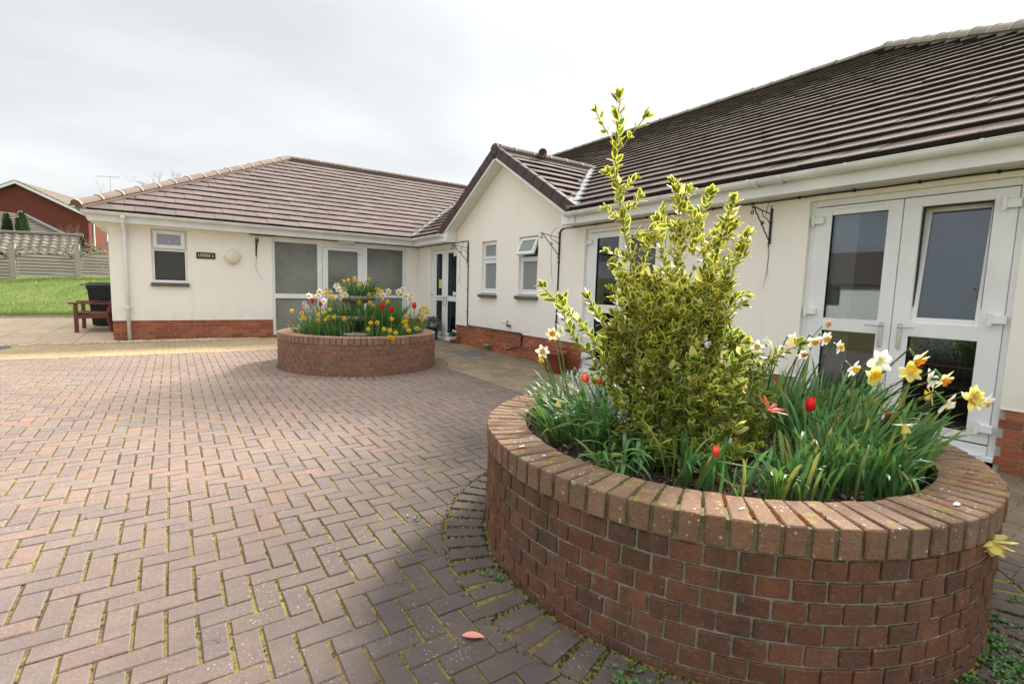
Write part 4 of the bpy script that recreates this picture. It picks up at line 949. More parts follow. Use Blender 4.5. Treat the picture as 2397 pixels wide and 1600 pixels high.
def gutter(p,q,parent,mat=M_gut,brk=.95,r=.058,ends=(True,True),n0=.3):
    p=Vector(p);q=Vector(q); d=(q-p).normalized(); sd=d.cross(Vector((0,0,1))); m=MB(); segs=9
    def ringv(c,rr,a0=0.0,a1=math.pi):
        return [c+sd*math.cos(a0+(a1-a0)*s/segs)*rr-Vector((0,0,1))*math.sin(a0+(a1-a0)*s/segs)*rr*1.05 for s in range(segs+1)]
    for rr in (r,r-.003):
        vs=ringv(p,rr)+ringv(q,rr); m.add(vs,[(i,i+1,segs+2+i,segs+1+i) for i in range(segs)])
    for c in (p,q):
        a=ringv(c,r)
        m.add(a,[tuple(range(segs+1))])
    for s in (0,math.pi):
        c1=p+sd*math.cos(s)*r; c2=q+sd*math.cos(s)*r; m.tube([c1,c2],.0045,6)
    g=m.build('gutter',mat,parent,smooth=False)
    Ln=(q-p).length; k=n0
    while k<Ln:
        c=p+d*k; mm=MB(); vs=[]
        for (o,rr) in ((-.012,r+.001),(-.011,r+.006),(.011,r+.006),(.012,r+.001)): vs+=ringv(c+d*o,rr,-.12,math.pi+.12)
        mm.add(vs,[(j*(segs+1)+i,j*(segs+1)+i+1,(j+1)*(segs+1)+i+1,(j+1)*(segs+1)+i) for j in range(3) for i in range(segs)]); mm.build('gutter_bracket',mat,parent); k+=brk
    return g
gx=XA-.262-.061; gyy=YB-.262-.061; gz=2.437
gutter((gx,ye0,gz),(gx,gy0-.12,gz-.01),lodge,brk=.92,n0=.55); gutter((gx,gy1+.12,gz),(gx,YB-.262-.02,gz),lodge,n0=.4)
gutter((XL-.02,gyy,gz),(XA-.262-.02,gyy,gz),lodge,brk=.88,n0=.28); gutter((XL-.005,YB-.2,gz),(XL-.005,20,gz),lodge)
for y in (2.98,2.72): 
    m=MB(); vs=[]
    for o in (-.028,.028):
        for s in range(10): vs.append((gx-.068*math.cos(math.pi*s/9)*-1*-1,y+o,gz-.006-.072*math.sin(math.pi*s/9)))
    m.add(vs,[(i,i+1,11+i,10+i) for i in range(9)]); m.build('gutter_union',M_gut,lodge)
# downpipe at the left corner of the rear wall
m=MB(); px=-.742; py=YB-.055
m.tube([(px,gyy,gz-.05),(px,gyy,gz-.13),(px,gyy+.02,gz-.17),(px,py-.01,gz-.29),(px,py,gz-.33),(px,py,-.02)],.034,14); m.tube([(px,gyy,gz-.045),(px,gyy,gz-.11)],.045,14); m.tube([(px,py,gz-.31),(px,py,gz-.36)],.042,14)
dp=m.build('downpipe',M_upvc,lodge,smooth=True)
for z in (.65,2.06):
    m=MB(); m.tube([(px,py,z-.018),(px,py,z+.018)],.041,14); m.bbox(px-.07,px+.07,py+.02,py+.052,z-.014,z+.014,b=.004); m.build('pipe_clip',M_upvc,dp)
# ------------------------------------------------------------------ things fixed to the walls (they move with the lodge)
sign=MB(); sign.bbox(.424,.765,YB-.022,YB-.001,1.675,1.806,b=.006); sg_=sign.build('name_plate',plain('gloss_black',(.01,.01,.011),.15),lodge)
tcu=bpy.data.curves.new('lettering','FONT'); tcu.body='LODGE 2'; tcu.size=.082; tcu.extrude=.0008; tcu.align_x='CENTER'; tcu.align_y='CENTER'; tcu.offset=.0012; tcu.space_character=1.12
M_gold=plain('gold_lettering',(.85,.70,.38),.5); to=bpy.data.objects.new('lettering',tcu); C.objects.link(to)
dg=bpy.context.evaluated_depsgraph_get(); me=bpy.data.meshes.new_from_object(to.evaluated_get(dg)); bpy.data.objects.remove(to); me.materials.clear(); me.materials.append(M_gold)
link('lettering',me,sg_,Matrix.Translation((.5945,YB-.0235,1.741))@Matrix.Rotation(math.pi/2,4,'X')@Matrix.Diagonal((.76,1.05,1,1)))
def bulkhead(Wf,s,z,r,nrm):
    n=Vector(nrm); x=Vector((0,0,1)).cross(n).normalized(); y=Vector((0,0,1)); O=Vector(Wf(s,z,0)); B=Matrix(((x.x,y.x,n.x,O.x),(x.y,y.y,n.y,O.y),(x.z,y.z,n.z,O.z),(0,0,0,1)))
    m=MB(); prof=[(r*1.03,.0),(r*1.03,.035),(r*.97,.05),(r*.98,.055)]+[(r*.97*math.cos(a),.055+.055*math.sin(a)) for a in [i*math.pi/2/7 for i in range(1,8)]]
    m.lathe(prof,(0,0,0),28,m=B); o=m.build('wall_light',plain('cream_diffuser',(.74,.71,.58),.4),lodge,smooth=True)
    for s_ in (-1,1): 
        m=MB(); m.bbox(s_*r*1.02-.02,s_*r*1.02+.02,-.012,.012,.0,.014,b=.003,m=B); m.build('fixing_lug',M_gut,o)
bulkhead(WB,1.085,1.745,.15,(0,-1,0)); bulkhead(WA,3.49,1.79,.145,(-1,0,0))
m=MB(); m.bbox(3.3,3.67,YB-.19,YB-.06,2.205,2.267,b=.01); m.build('emergency_light',plain('ribbed_diffuser',(.66,.66,.64),.4),lodge)
# black cable under the soffits with clips, and the two vertical drops
cab=MB()
def cablerun(p,q,sag=.004,n=12):
    p=Vector(p);q=Vector(q); cab.tube([p.lerp(q,i/n)+Vector((0,0,-abs(math.sin(i*math.pi/2))*sag)) for i in range(n+1)],.0085,6)
    for i in range(n): cab.bbox(-.010,.010,-.010,.010,-.016,.012,b=.002,m=Matrix.Translation(p.lerp(q,(i+.5)/n)))
cy=YB-.012; cx=XA-.012
cablerun((1.41,cy,2.258),(XA-.02,cy,2.255),n=11); cab.bbox(1.41,1.95,YB-.04,YB-.002,2.244,2.266,b=.003)
cablerun((cx,YB-.02,2.255),(cx,9.72,2.262),n=6); cab.tube([(cx,9.72,2.262),(cx,9.69,2.25),(cx,9.685,2.2),(cx,9.66,.40)],.013,7)
cablerun((cx,6.46,2.258),(cx,-1.6,2.250),n=16); cab.tube([(cx,6.46,2.258),(cx,6.52,2.235),(cx,6.545,2.2),(cx,6.56,.39)],.013,7)
cab.tube([(cx,9.66,.405),(cx-.004,8.6,.402),(cx,7.56,.402),(cx,7.555,.36),(cx-.01,7.555,.17),(cx-.12,7.57,.14)],.012,7)
cab.tube([(cx-.12,7.57,.14),(cx-.30,7.64,.09)],[.016,.02],8)
for z in (.7,1.2,1.7): 
    cab.bbox(cx-.018,cx+.01,9.655+.01*z,9.695+.01*z,z-.01,z+.01,b=.002); cab.bbox(cx-.018,cx+.01,6.53,6.575,z-.01,z+.01,b=.002)
cab.build('black_cable',M_cable,lodge)
# hanging-basket brackets
def hook_bracket(name,label,B,twig,rustd=False):
    b=empty(name,tuple(B@Vector((0,0,0)))); b.parent=lodge; WL[b.name]=B.translation.copy(); b.matrix_basis=Matrix.Translation(B.translation-WL[lodge.name]); tag(b,label)
    m=MB(); m.bbox(-.014,.014,0,.012,-.19,.19,b=.003,m=B)
    for z in (-.2,.2):
        m.tube([B@Vector((0,.006+.022*math.sin(a),z-(.016 if z<0 else -.016)*0+.022*math.cos(a)*(1 if z>0 else -1)-(.02 if z<0 else -.02)*0)) for a in [i*.6 for i in range(9)]],.005,6)
    m.build('back_plate',M_black,b)
    m=MB(); m.tube([B@Vector((0,.012,.13)),B@Vector((0,.20,.15)),B@Vector((0,.36,.175))],.006,6); 
    tw=[]; n=18
    for i in range(n+1): 
        f=i/n; tw.append(B@Vector((.004*math.sin(i*1.9),.012+f*.345,-.16+f*.325+.004*math.cos(i*1.9))))
    m.tube(tw,[.0085 if i%2 else .006 for i in range(n+1)],6)
    m.tube([B@Vector((0,.012,.02)),B@Vector((0,.09,.075)),B@Vector((0,.17,.09)),B@Vector((0,.2,.15))],.005,6)
    m.build('arm',M_black,b)
    for (oy,oz,s,dr) in ((.375,.165,.028,1),(.38,.115,.03,-1),(.165,.02,.02,1)):
        m=MB(); m.tube([B@Vector((0,oy+math.cos(a*dr)*s*(1-a/9),oz+math.sin(a*dr)*s*(1-a/9))) for a in [i*.55 for i in range(13)]],.006,6); m.build('scroll',M_rust if rustd else M_black,b)
    if twig:
        m=MB()
        for pts in twig: m.tube([B@Vector(p) for p in pts],[.0035]*(len(pts)-1)+[.0015],5)
        m.build('dry_stem',plain('dry_stem',(.09,.06,.04),.9),b)
def frame(x,y,z,n,):
    n=Vector(n); s=Vector((0,0,1)).cross(n); return Matrix(((s.x,n.x,0,x),(s.y,n.y,0,y),(s.z,n.z,1,z),(0,0,0,1)))
hook_bracket('hanging_bracket','rust-streaked iron bracket on the rear wall beside the entrance screen',frame(1.545,YB-.001,1.99,(0,-1,0)),[[(0,.02,-.18),(-.02,.05,-.45),(.04,.06,-.60),(.12,.07,-.72)],[(0,.03,.18),(0,.02,.30)]],True)
hook_bracket('hanging_bracket','iron bracket by the black cable drop, left of the two gable windows',frame(XA-.014,9.70,1.98,(-1,0,0)),[[(0,.16,.02),(0,.20,-.2),(0,.17,-.42),(0,.22,-.62),(0,.26,-.7)],[(0,.2,-.55),(0,.14,-.75)],[(0,.16,.1),(0,.12,.22),(0,.05,.30)]])
hook_bracket('hanging_bracket','iron bracket on the black cable drop, right of the two gable windows',frame(XA-.014,6.55,1.98,(-1,0,0)),[[(0,.16,.02),(0,.17,-.25),(0,.14,-.5),(0,.12,-.62)],[(0,.2,.15),(0,.12,.26),(0,.03,.30)]])
hook_bracket('hanging_bracket','iron bracket between the round wall light and the nearest double door',frame(XA-.001,2.965,1.985,(-1,0,0)),[[(0,.02,-.19),(0,-.0,-.35),(0,.01,-.5),(0,.06,-.68)],[(0,.12,.1),(0,.09,.22),(0,.03,.28)]])
m=MB(); m.tube([(XA,8.0,.53),(XA-.05,8.0,.53),(XA-.06,8.0,.58),(XA-.05,7.98,.62)],.012,7); m.tube([(XA-.03,8.06,.52),(XA-.03,7.92,.515)],.01,7); m.bbox(XA-.03,XA-.0,7.94,8.08,.505,.535,b=.004); m.tube([(XA-.05,8.07,.54),(XA-.09,8.09,.57)],.007,6); m.build('garden_tap',plain('old_brass',(.13,.12,.10),.5,metal=.6),lodge)
m=MB(); m.lathe([(.055,-.06),(.055,.03),(.062,.035),(.062,.075),(.045,.085),(.001,.086)],(XA-.085,8.7,0),16); m.build('gully_pipe',plain('grey_clay',(.30,.29,.22),.9,var=.3,bump_s=30),lodge,smooth=True)
# ------------------------------------------------------------------ brick planters
def planter(c,label,base,courses,near):
    g0=G(c.x,c.y); pl=empty('brick_planter',(c.x,c.y,g0),label,'planter','round brick planters')
    m=MB(); zt=RIM-.112
    prof=[(PR-.014,-.30),(PR-.014,zt),(PR-.205,zt),(PR-.205,-.05)]
    m.lathe(prof,(c.x,c.y,0),96); m.build('mortar',M_mortP,pl,smooth=False)
    m=MB(); m.lathe([(PR-.012,zt),(PR-.012,RIM-.010),(PR-.204,RIM-.010),(PR-.204,zt)],(c.x,c.y,0),120); m.build('coping_mortar',M_mortC,pl,smooth=False)
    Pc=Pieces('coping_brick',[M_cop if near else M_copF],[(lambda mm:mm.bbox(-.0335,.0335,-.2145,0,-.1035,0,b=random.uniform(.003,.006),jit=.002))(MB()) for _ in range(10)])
    n=92
    for i in range(n):
        a=2*math.pi*(i+.3)/n; d=Vector((math.cos(a),math.sin(a),0)); rr=PR+random.uniform(-.003,.003)
        rot=Matrix.Rotation(a-math.pi/2+R(random.uniform(-.5,.5)),4,'Z'); Pc.put(Matrix.Translation(Vector((c.x,c.y,RIM+random.uniform(-.002,.0015)))+d*rr)@rot,.02,None)
    Pc.emit(pl,300)
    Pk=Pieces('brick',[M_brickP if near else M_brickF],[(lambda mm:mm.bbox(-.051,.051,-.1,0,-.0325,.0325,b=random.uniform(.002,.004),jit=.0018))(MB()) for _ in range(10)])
    n=68
    for k in range(courses):
        z=RIM-.1035-.010-.0325-k*.0755
        for i in range(n):
            a=2*math.pi*(i+(.5 if k%2 else 0)+.1)/n; d=Vector((math.cos(a),math.sin(a),0)); rr=PR-.006+random.uniform(-.0025,.0025)
            Pk.put(Matrix.Translation(Vector((c.x,c.y,z+random.uniform(-.001,.001)))+d*rr)@Matrix.Rotation(a-math.pi/2+R(random.uniform(-.7,.7)),4,'Z'),.0075,d)
    Pk.emit(pl,300)
    m=MB(); m.lathe([(PR-.208,SOIL-.03),(PR*.6,SOIL+.012),(PR*.3,SOIL+.03),(.001,SOIL+.035)],(c.x,c.y,0),48); 
    m.v=[(x,y,z+.012*mnoise.noise(Vector((x*6,y*6,2)))) for x,y,z in m.v]; m.build('soil',M_soil,pl,smooth=True)
    m=MB()
    for _ in range(3800 if near else 1500):
        a=random.uniform(0,6.28); r=(PR-.22)*math.sqrt(random.random()); x=c.x+math.cos(a)*r; y=c.y+math.sin(a)*r; l=random.uniform(.008,.028); wv=l*random.uniform(.25,.6); z=SOIL+.012+.025*(1-r)+random.uniform(0,.014)
        M_=Matrix.Translation((x,y,z))@Matrix.Rotation(random.uniform(0,6.28),4,'Z')@Matrix.Rotation(random.gauss(0,.35),4,'X')@Matrix.Rotation(random.gauss(0,.35),4,'Y'); m.box(-l/2,l/2,-wv/2,wv/2,-.002,.003,m=M_)
    tag(m.build('bark_mulch',M_chip,pl,origin=WL[pl.name]),kind='stuff')
    # moss cushions in the coping joints
    m=MB(); mr_=MB()
    for i in range(92):
        a=2*math.pi*(i+.8)/92
        if mnoise.noise(Vector((math.cos(a)*2.5,math.sin(a)*2.5,c.y)))<(-.32 if near else .2): continue
        s0=random.uniform(.0,.12); s1=s0+random.uniform(.04,.12); red=random.random()<.35
        for _ in range(60 if near else 20):
            r=PR-.01-random.uniform(s0,s1); b=a+random.gauss(0,.0035); x=c.x+math.cos(b)*r; y=c.y+math.sin(b)*r; s=random.uniform(.003,.006); h=random.uniform(.003,.008)*(1.5 if red else 1)
            q=random.uniform(0,3); dx,dy=math.cos(q)*s,math.sin(q)*s; (mr_ if red else m).add([(x-dx,y-dy,RIM-.006),(x+dy,y-dx,RIM-.006),(x+dx,y+dy,RIM-.006),(x-dy,y+dx,RIM-.006),(x,y,RIM-.004+h)],[(0,1,4),(1,2,4),(2,3,4),(3,0,4)],var=random.random())
    if m.f: tag(m.build('coping_moss',M_moss,pl,origin=WL[pl.name]),kind='stuff')
    if mr_.f: tag(mr_.build('rusty_coping_moss',M_mossr,pl,origin=WL[pl.name]),kind='stuff')
    return pl
SOIL=RIM-.105
P1=planter(NC,'big round brick planter filling the right foreground, holding a tall variegated bush','near',7,True)
P2=planter(FC,'round brick planter in the middle of the yard, holding stone bowls and daffodils','far',7,False)
# bird droppings and white marks are flat stains on the coping
m=MB()
for (u,v,rx,ry,a) in ((2240,1179,.020,.011,.5),(1222,1044,.016,.007,.9),(1737,1189,.014,.006,0),(1273,1066,.010,.006,.3)):
    t=2.2
    d=(at(u,v,1)-CP); k=(RIM+.0025-CAM_H)/d.z; p=CP+d*k
    m.add([(p.x+math.cos(q)*rx*(1+.2*math.sin(q*3)),p.y+math.sin(q)*ry*(1+.25*math.cos(q*2)),RIM+.0035) for q in [i*.45 for i in range(14)]],[tuple(range(14))])
tag(m.build('bird_dropping',plain('bird_dropping_white',(.78,.78,.74),.8),P1),kind='stuff')

# ------------------------------------------------------------------ leaf shapes
def leaf_mesh(l=.045,w=.024,fold=.25,curl=.2,n=5):
    "elliptical leaf, uv.x = distance to the margin, for the yellow rim"
    m=MB(); vs=[];uv=[]
    for i in range(n+1):
        f=i/n; hw=w/2*math.sin(math.pi*min(.985,max(.03,f**.85)))**.75; y=f*l; z=-curl*l*f*f
        for s in (-1,-.5,0,.5,1):
            vs.append((s*hw,y,z+abs(s)*hw*fold)); e=(1-abs(s))*min(1,hw/(w*.38)); uv.append((min(e,min(f,1-f)*3.0),f))
    for i in range(n):
        for j in range(4): m.add([],[]) if False else None
    fs=[(i*5+j,i*5+j+1,(i+1)*5+j+1,(i+1)*5+j) for i in range(n) for j in range(4)]
    m.add(vs,fs,uv=uv,var=random.random()); return m
def strap_mesh(l=.35,w=.012,bend=.6,tip=.25,n=9,twist=.3,kink=0.0,kat=.6):
    "strap leaf rising along +z and arching towards +y"
    m=MB(); vs=[];p=Vector((0,0,0)); 
    for i in range(n+1):
        f=i/n; ang=bend*f**1.6+ (tip*max(0,(f-.7)/.3)**2)+(kink if f>kat else 0); hw=w/2*(1 if f<.75 else max(.05,1-((f-.75)/.25)**2)) *(.75+.25*min(1,f*4))
        tw=twist*f; x=Vector((math.cos(tw),math.sin(tw)*.5,0)); nn=Vector((0,-math.cos(ang),math.sin(ang)))
        vs+=[p-x*hw-nn*hw*.25*-1,p+nn*-.0,p+x*hw-nn*hw*.25*-1]
        d=Vector((0,math.sin(ang),math.cos(ang))); p=p+d*(l/n)
    m.add(vs,[(i*3+j,i*3+j+1,(i+1)*3+j+1,(i+1)*3+j) for i in range(n) for j in (0,1)],var=random.random()); return m
def basis(d,upv=Vector((0,0,1)),roll=0.0):
    d=Vector(d).normalized(); x=d.cross(upv)
    if x.length<1e-3: x=d.cross(Vector((1,0,0)))
    x.normalize(); z=x.cross(d); B=Matrix(((x.x,d.x,z.x),(x.y,d.y,z.y),(x.z,d.z,z.z))).to_4x4()
    return B@Matrix.Rotation(roll,4,'Y')
# ------------------------------------------------------------------ the variegated bush
bc=Vector((NC.x-.02,NC.y+.02,SOIL+.02))
bush=empty('variegated_bush',bc,'tall green and yellow variegated bush with one long spire, in the near planter','bush')
Pl=Pieces('leaf',[M_euo],[leaf_mesh(random.uniform(.046,.068),random.uniform(.025,.036),random.uniform(.1,.5),random.uniform(-.1,.35)) for _ in range(12)])
tw=MB(); st_=MB()
def jitter(s): return Vector((random.gauss(0,s),random.gauss(0,s),random.gauss(0,s)))
def put_leaf(p,d,s=1.0):
    nrm=Vector((random.gauss(0,.35),random.gauss(0,.35),1)); B=basis(d,nrm,random.gauss(0,.35))
    Pl.put(Matrix.Translation(p)@B@Matrix.Scale(s,4),.0011*s*s,None)
def shoot(pts,r0,r1,leaf_from=.0,gap=.026,size=1.0,tipn=5,target=None):
    pts=[Vector(p) for p in pts]; k=len(pts); (target or tw).tube(pts,[r0+(r1-r0)*i/(k-1) for i in range(k)],5,var=random.random())
    seg=[(pts[i+1]-pts[i]).length for i in range(k-1)]; tot=sum(seg); s=leaf_from*tot; q=random.uniform(0,6.28)
    while s<tot:
        a=s; i=0
        while i<k-2 and a>seg[i]: a-=seg[i]; i+=1
        p=pts[i].lerp(pts[i+1],min(1,a/seg[i])); d=(pts[i+1]-pts[i]).normalized(); x=d.orthogonal().normalized(); y=d.cross(x)
        for h in (0,math.pi):
            if random.random()<.08: continue
            o=x*math.cos(q+h)+y*math.sin(q+h); put_leaf(p+o*r1,(o*.9+d*random.uniform(.5,1.0)+Vector((0,0,.2))),size*random.uniform(.7,1.15))
        q+=math.pi/2+random.gauss(0,.25); s+=gap*random.uniform(.75,1.3)
    d=(pts[-1]-pts[-2]).normalized(); x=d.orthogonal().normalized(); y=d.cross(x)
    for i in range(tipn):
        a=i*6.28/tipn+random.gauss(0,.2); o=x*math.cos(a)+y*math.sin(a); put_leaf(pts[-1],d+o*random.uniform(.35,.8),size*random.uniform(.7,1.1))
def curve(a,b,n=6,sag=.0,w=.008):
    a=Vector(a);b=Vector(b); o=[]
    for i in range(n+1):
        f=i/n; o.append(a.lerp(b,f)+Vector((0,0,sag*math.sin(math.pi*f)))+(jitter(w) if 0<i<n else Vector()))
    return o
# leaders measured from the photograph: image point and distance from the camera
def path(l): return [at(*q) for q in l]
base=[bc+Vector((dx,dy,-.05)) for dx,dy in ((0,0),(.05,-.02),(-.04,.03),(.02,.05),(-.06,-.03),(.08,.04))]
leaders=[[(1500,700,2.72),(1466,560,2.72),(1448,450,2.70),(1440,380,2.69),(1446,330,2.68),(1449,230,2.67)],
 [(1600,760,2.66),(1598,640,2.66),(1585,560,2.66),(1592,470,2.66),(1588,448,2.66)],
 [(1680,820,2.70),(1655,640,2.72),(1640,560,2.74),(1618,500,2.74)],
 [(1690,800,2.62),(1665,650,2.60),(1690,540,2.60),(1716,480,2.60)],
 [(1640,820,2.80),(1560,650,2.84),(1545,560,2.86),(1552,500,2.86)],
 [(1720,850,2.72),(1700,700,2.70),(1720,620,2.70),(1752,552,2.70)],
 [(1450,900,2.76),(1385,790,2.80),(1340,740,2.82),(1270,672,2.84)],
 [(1440,880,2.70),(1350,800,2.70),(1322,750,2.70),(1316,705,2.70)],
 [(1480,850,2.66),(1425,780,2.64),(1395,730,2.62),(1380,700,2.62)],
 [(1540,820,2.74),(1500,640,2.78),(1520,560,2.80)],
 [(1740,900,2.66),(1790,850,2.62),(1840,820,2.60),(1868,808,2.60)],
 [(1730,870,2.76),(1770,830,2.80),(1800,842,2.84)],
 [(1560,860,2.52),(1540,720,2.48),(1490,640,2.48),(1445,625,2.5)],[(1620,900,2.48),(1610,760,2.44),(1560,700,2.44)],
 [(1660,860,2.50),(1700,740,2.48),(1715,700,2.48)]]
for n_,ld in enumerate(leaders):
    b=base[n_%len(base)]; P_=path(ld); pts=[b]+[b.lerp(P_[0],.5)+jitter(.02)]+P_
    # thick woody lower part, leafy upper part
    st_.tube(pts[:len(pts)],[.011-.008*i/(len(pts)-1) for i in range(len(pts))],6,var=random.random())
    shoot(P_,.0062,.0034,leaf_from=.0 if n_ else 0.0,gap=.024 if n_==0 else .022,size=1.0,tipn=6)
# side shoots of the spire
shoot(path([(1444,345,2.69),(1415,300,2.70),(1395,262,2.70)]),.0042,.0028,leaf_from=.25,gap=.035,size=.8,tipn=5)
shoot(path([(1452,350,2.69),(1482,310,2.66),(1510,275,2.64)]),.0042,.0028,leaf_from=.35,gap=.05,size=.95,tipn=6)
for (u,v,du,dv) in ((1462,520,-42,-30),(1458,500,38,-35),(1470,560,48,-20),(1450,450,34,-28),(1480,610,-55,-20),(1476,600,60,-40),(1450,430,-26,-22)):
    shoot(path([(u,v,2.71),(u+du*.6,v+dv*.5,2.70),(u+du,v+dv,2.69)]),.0034,.0022,gap=.022,size=.9,tipn=5)
for (u0,v0,u1,v1,t) in ((1660,590,1720,530,2.6),(1690,640,1740,600,2.68),(1640,560,1580,540,2.7),(1600,560,1545,515,2.66),(1716,600,1745,555,2.7),(1640,520,1660,455,2.74),(1700,560,1712,470,2.6),(1700,700,1745,690,2.55),(1705,730,1735,715,2.5),(1590,500,1575,430,2.66),(1600,500,1612,452,2.66)):
    shoot(path([(u0,v0,t),((u0+u1)/2,(v0+v1)/2-3,t),(u1,v1,t)]),.0034,.0022,gap=.021,size=.95,tipn=6)
# body of the bush: measured half-width and axis at several heights
prof=[(1130,1590,110),(1080,1600,165),(1030,1610,185),(960,1610,200),(900,1600,215),(850,1580,200),(800,1575,172),(750,1570,152),(700,1572,148),(650,1580,142),(600,1600,122),(550,1620,95),(510,1635,65)]
def body(v):
    for i in range(len(prof)-1):
        a,b=prof[i],prof[i+1]
        if b[0]<=v<=a[0]:
            f=(v-b[0])/(a[0]-b[0]); return b[1]+(a[1]-b[1])*f, b[2]+(a[2]-b[2])*f
    return prof[-1][1],20
ntw=0
while ntw<800:
    v=random.uniform(520,1078) if random.random()<.25 else random.uniform(640,1128); cu,hw=body(v)
    a=random.uniform(0,6.28); rr=random.random()**.42
    if v<700 and random.random()<.42: continue
    if mnoise.noise(Vector(((cu+math.cos(a)*hw)*.011,v*.011,a*.6)))<-.18: continue
    u=cu+math.cos(a)*hw*rr; t=2.70+math.sin(a)*hw*rr*2.70/FPX*.95-(.0 if v<900 else (v-900)/220*.22)
    tip=at(u,v,t); ax=at(cu,v+70,2.70); ax.z=min(ax.z,tip.z)-.02
    o=(tip-ax); L_o=o.length; o.normalize()
    d=(o*random.uniform(.5,1.0)+Vector((0,0,random.uniform(.2,.9)))+jitter(.25)).normalized()
    ln=random.uniform(.05,.12); s=tip-d*ln
    if tip.z<SOIL+.03: continue
    shoot(curve(s,tip,3,w=.004),.0022,.0013,leaf_from=.1,gap=.022,size=random.uniform(.6,1.15),tipn=random.choice((3,4,5)))
    if random.random()<.4:
        inner=ax.lerp(s,.35); tw.tube([inner,inner.lerp(s,.5)+jitter(.01),s],[.0035,.003,.0022],4,var=random.random())
    ntw+=1
Pl.emit(bush,300,rest_name='foliage')
tag(tw.build('twigs',M_twig,bush,origin=bc),kind='stuff'); st_.build('stem',M_twig,bush,origin=bc,smooth=True)

# ------------------------------------------------------------------ daffodils, tulips and their leaves
def petal(l=.036,w=.020,cup=.15,rnd=.8,n=5,rec=0.0):
    m=MB(); vs=[]
    for i in range(n+1):
        f=i/n; hw=w/2*math.sin(math.pi*(.10+.86*f))**rnd; z=cup*l*f*f - rec*l*f
        for s in (-1,-.5,0,.5,1): vs.append((s*hw,f*l,z+(.25*abs(s)**2)*hw*(1 if cup>=0 else -1)+random.uniform(-.0007,.0007)))
    m.add(vs,[(i*5+j,i*5+j+1,(i+1)*5+j+1,(i+1)*5+j) for i in range(n) for j in range(4)],var=random.random()); return m
def corona(r0=.006,r1=.012,l=.012,fr=.18,n=24):
    m=MB(); vs=[]
    for k,(f) in enumerate((0,.35,.7,1,1.05)):
        for j in range(n):
            a=2*math.pi*j/n; rr=r0+(r1-r0)*f**1.3; q=1+(fr*math.sin(a*6+k*.3) if f>.6 else 0)*(f); vs.append((rr*q*math.cos(a),rr*q*math.sin(a),min(f,1)*l+(.0015*math.sin(a*7) if f>=1 else 0)))
    m.add(vs,[(k*n+j,k*n+(j+1)%n,(k+1)*n+(j+1)%n,(k+1)*n+j) for k in range(4) for j in range(n)],var=random.random())
    m.add([(r0*math.cos(2*math.pi*j/n),r0*math.sin(2*math.pi*j/n),.001) for j in range(n)],[tuple(range(n))])
    for a in (0,2.1,4.2): m.add([(.001*math.cos(a),.001*math.sin(a),0),(.0022*math.cos(a),.0022*math.sin(a),l*.8),(.001*math.cos(a+1),.001*math.sin(a+1),l*.8)],[(0,1,2)])
    return m
MESH={}
def shared(key,fn,mats,smooth=True):
    if key not in MESH: MESH[key]=fn().mesh(key.split(':')[0],mats,smooth)
    return MESH[key]
def facing(a,b,c): # right, up, towards camera
    return (rt0*a+Vector((0,0,1))*b-Vector((fw.x,fw.y,0)).normalized()*c).normalized()
M_stem=leafy('flower_stem',[(.09,.20,.05),(.12,.24,.06)],trans=.15); M_sheath=plain('papery_sheath',(.42,.30,.16),.9)
KIND={ # petal material, corona material, corona shape (r0,r1,l), petal (l,w), count
 'white_yellow':(M_pw,M_cy,(.007,.014,.014),(.036,.022)), 'white_orange':(M_pw,M_co,(.007,.013,.012),(.035,.022)), 'cream_orange':(M_pcr,M_co,(.007,.015,.013),(.036,.021)),
 'cream_yellow':(M_ply,M_cy,(.008,.016,.016),(.036,.023)), 'white_cream':(M_pw,M_ply,(.007,.011,.026),(.032,.014)), 'yellow':(M_py,M_cy,(.004,.0075,.014),(.018,.010)), 'white':(M_pw,M_ply,(.005,.010,.007),(.037,.026)),
 'double_yellow':(M_ply,M_cy,(.008,.018,.014),(.040,.022))}
def stempath(base,end,dirv,n=9,hook=.035,arch=None):
    base=Vector(base); end=Vector(end); neck=end-dirv*hook; pts=[]
    up_=Vector((0,0,1)); b1=base+up_*(end.z-base.z)*.5
    if arch is not None: b1=base.lerp(neck,.45)+Vector(arch)
    top=neck+Vector((0,0,.016 if dirv.z<.4 else 0))
    for i in range(n+1):
        f=i/n; pts.append(base*(1-f)**2+b1*2*f*(1-f)+top*f*f)
    pts+= [neck.lerp(top,.4)*.5+(top+dirv*hook*.4)*.5, end]
    return pts
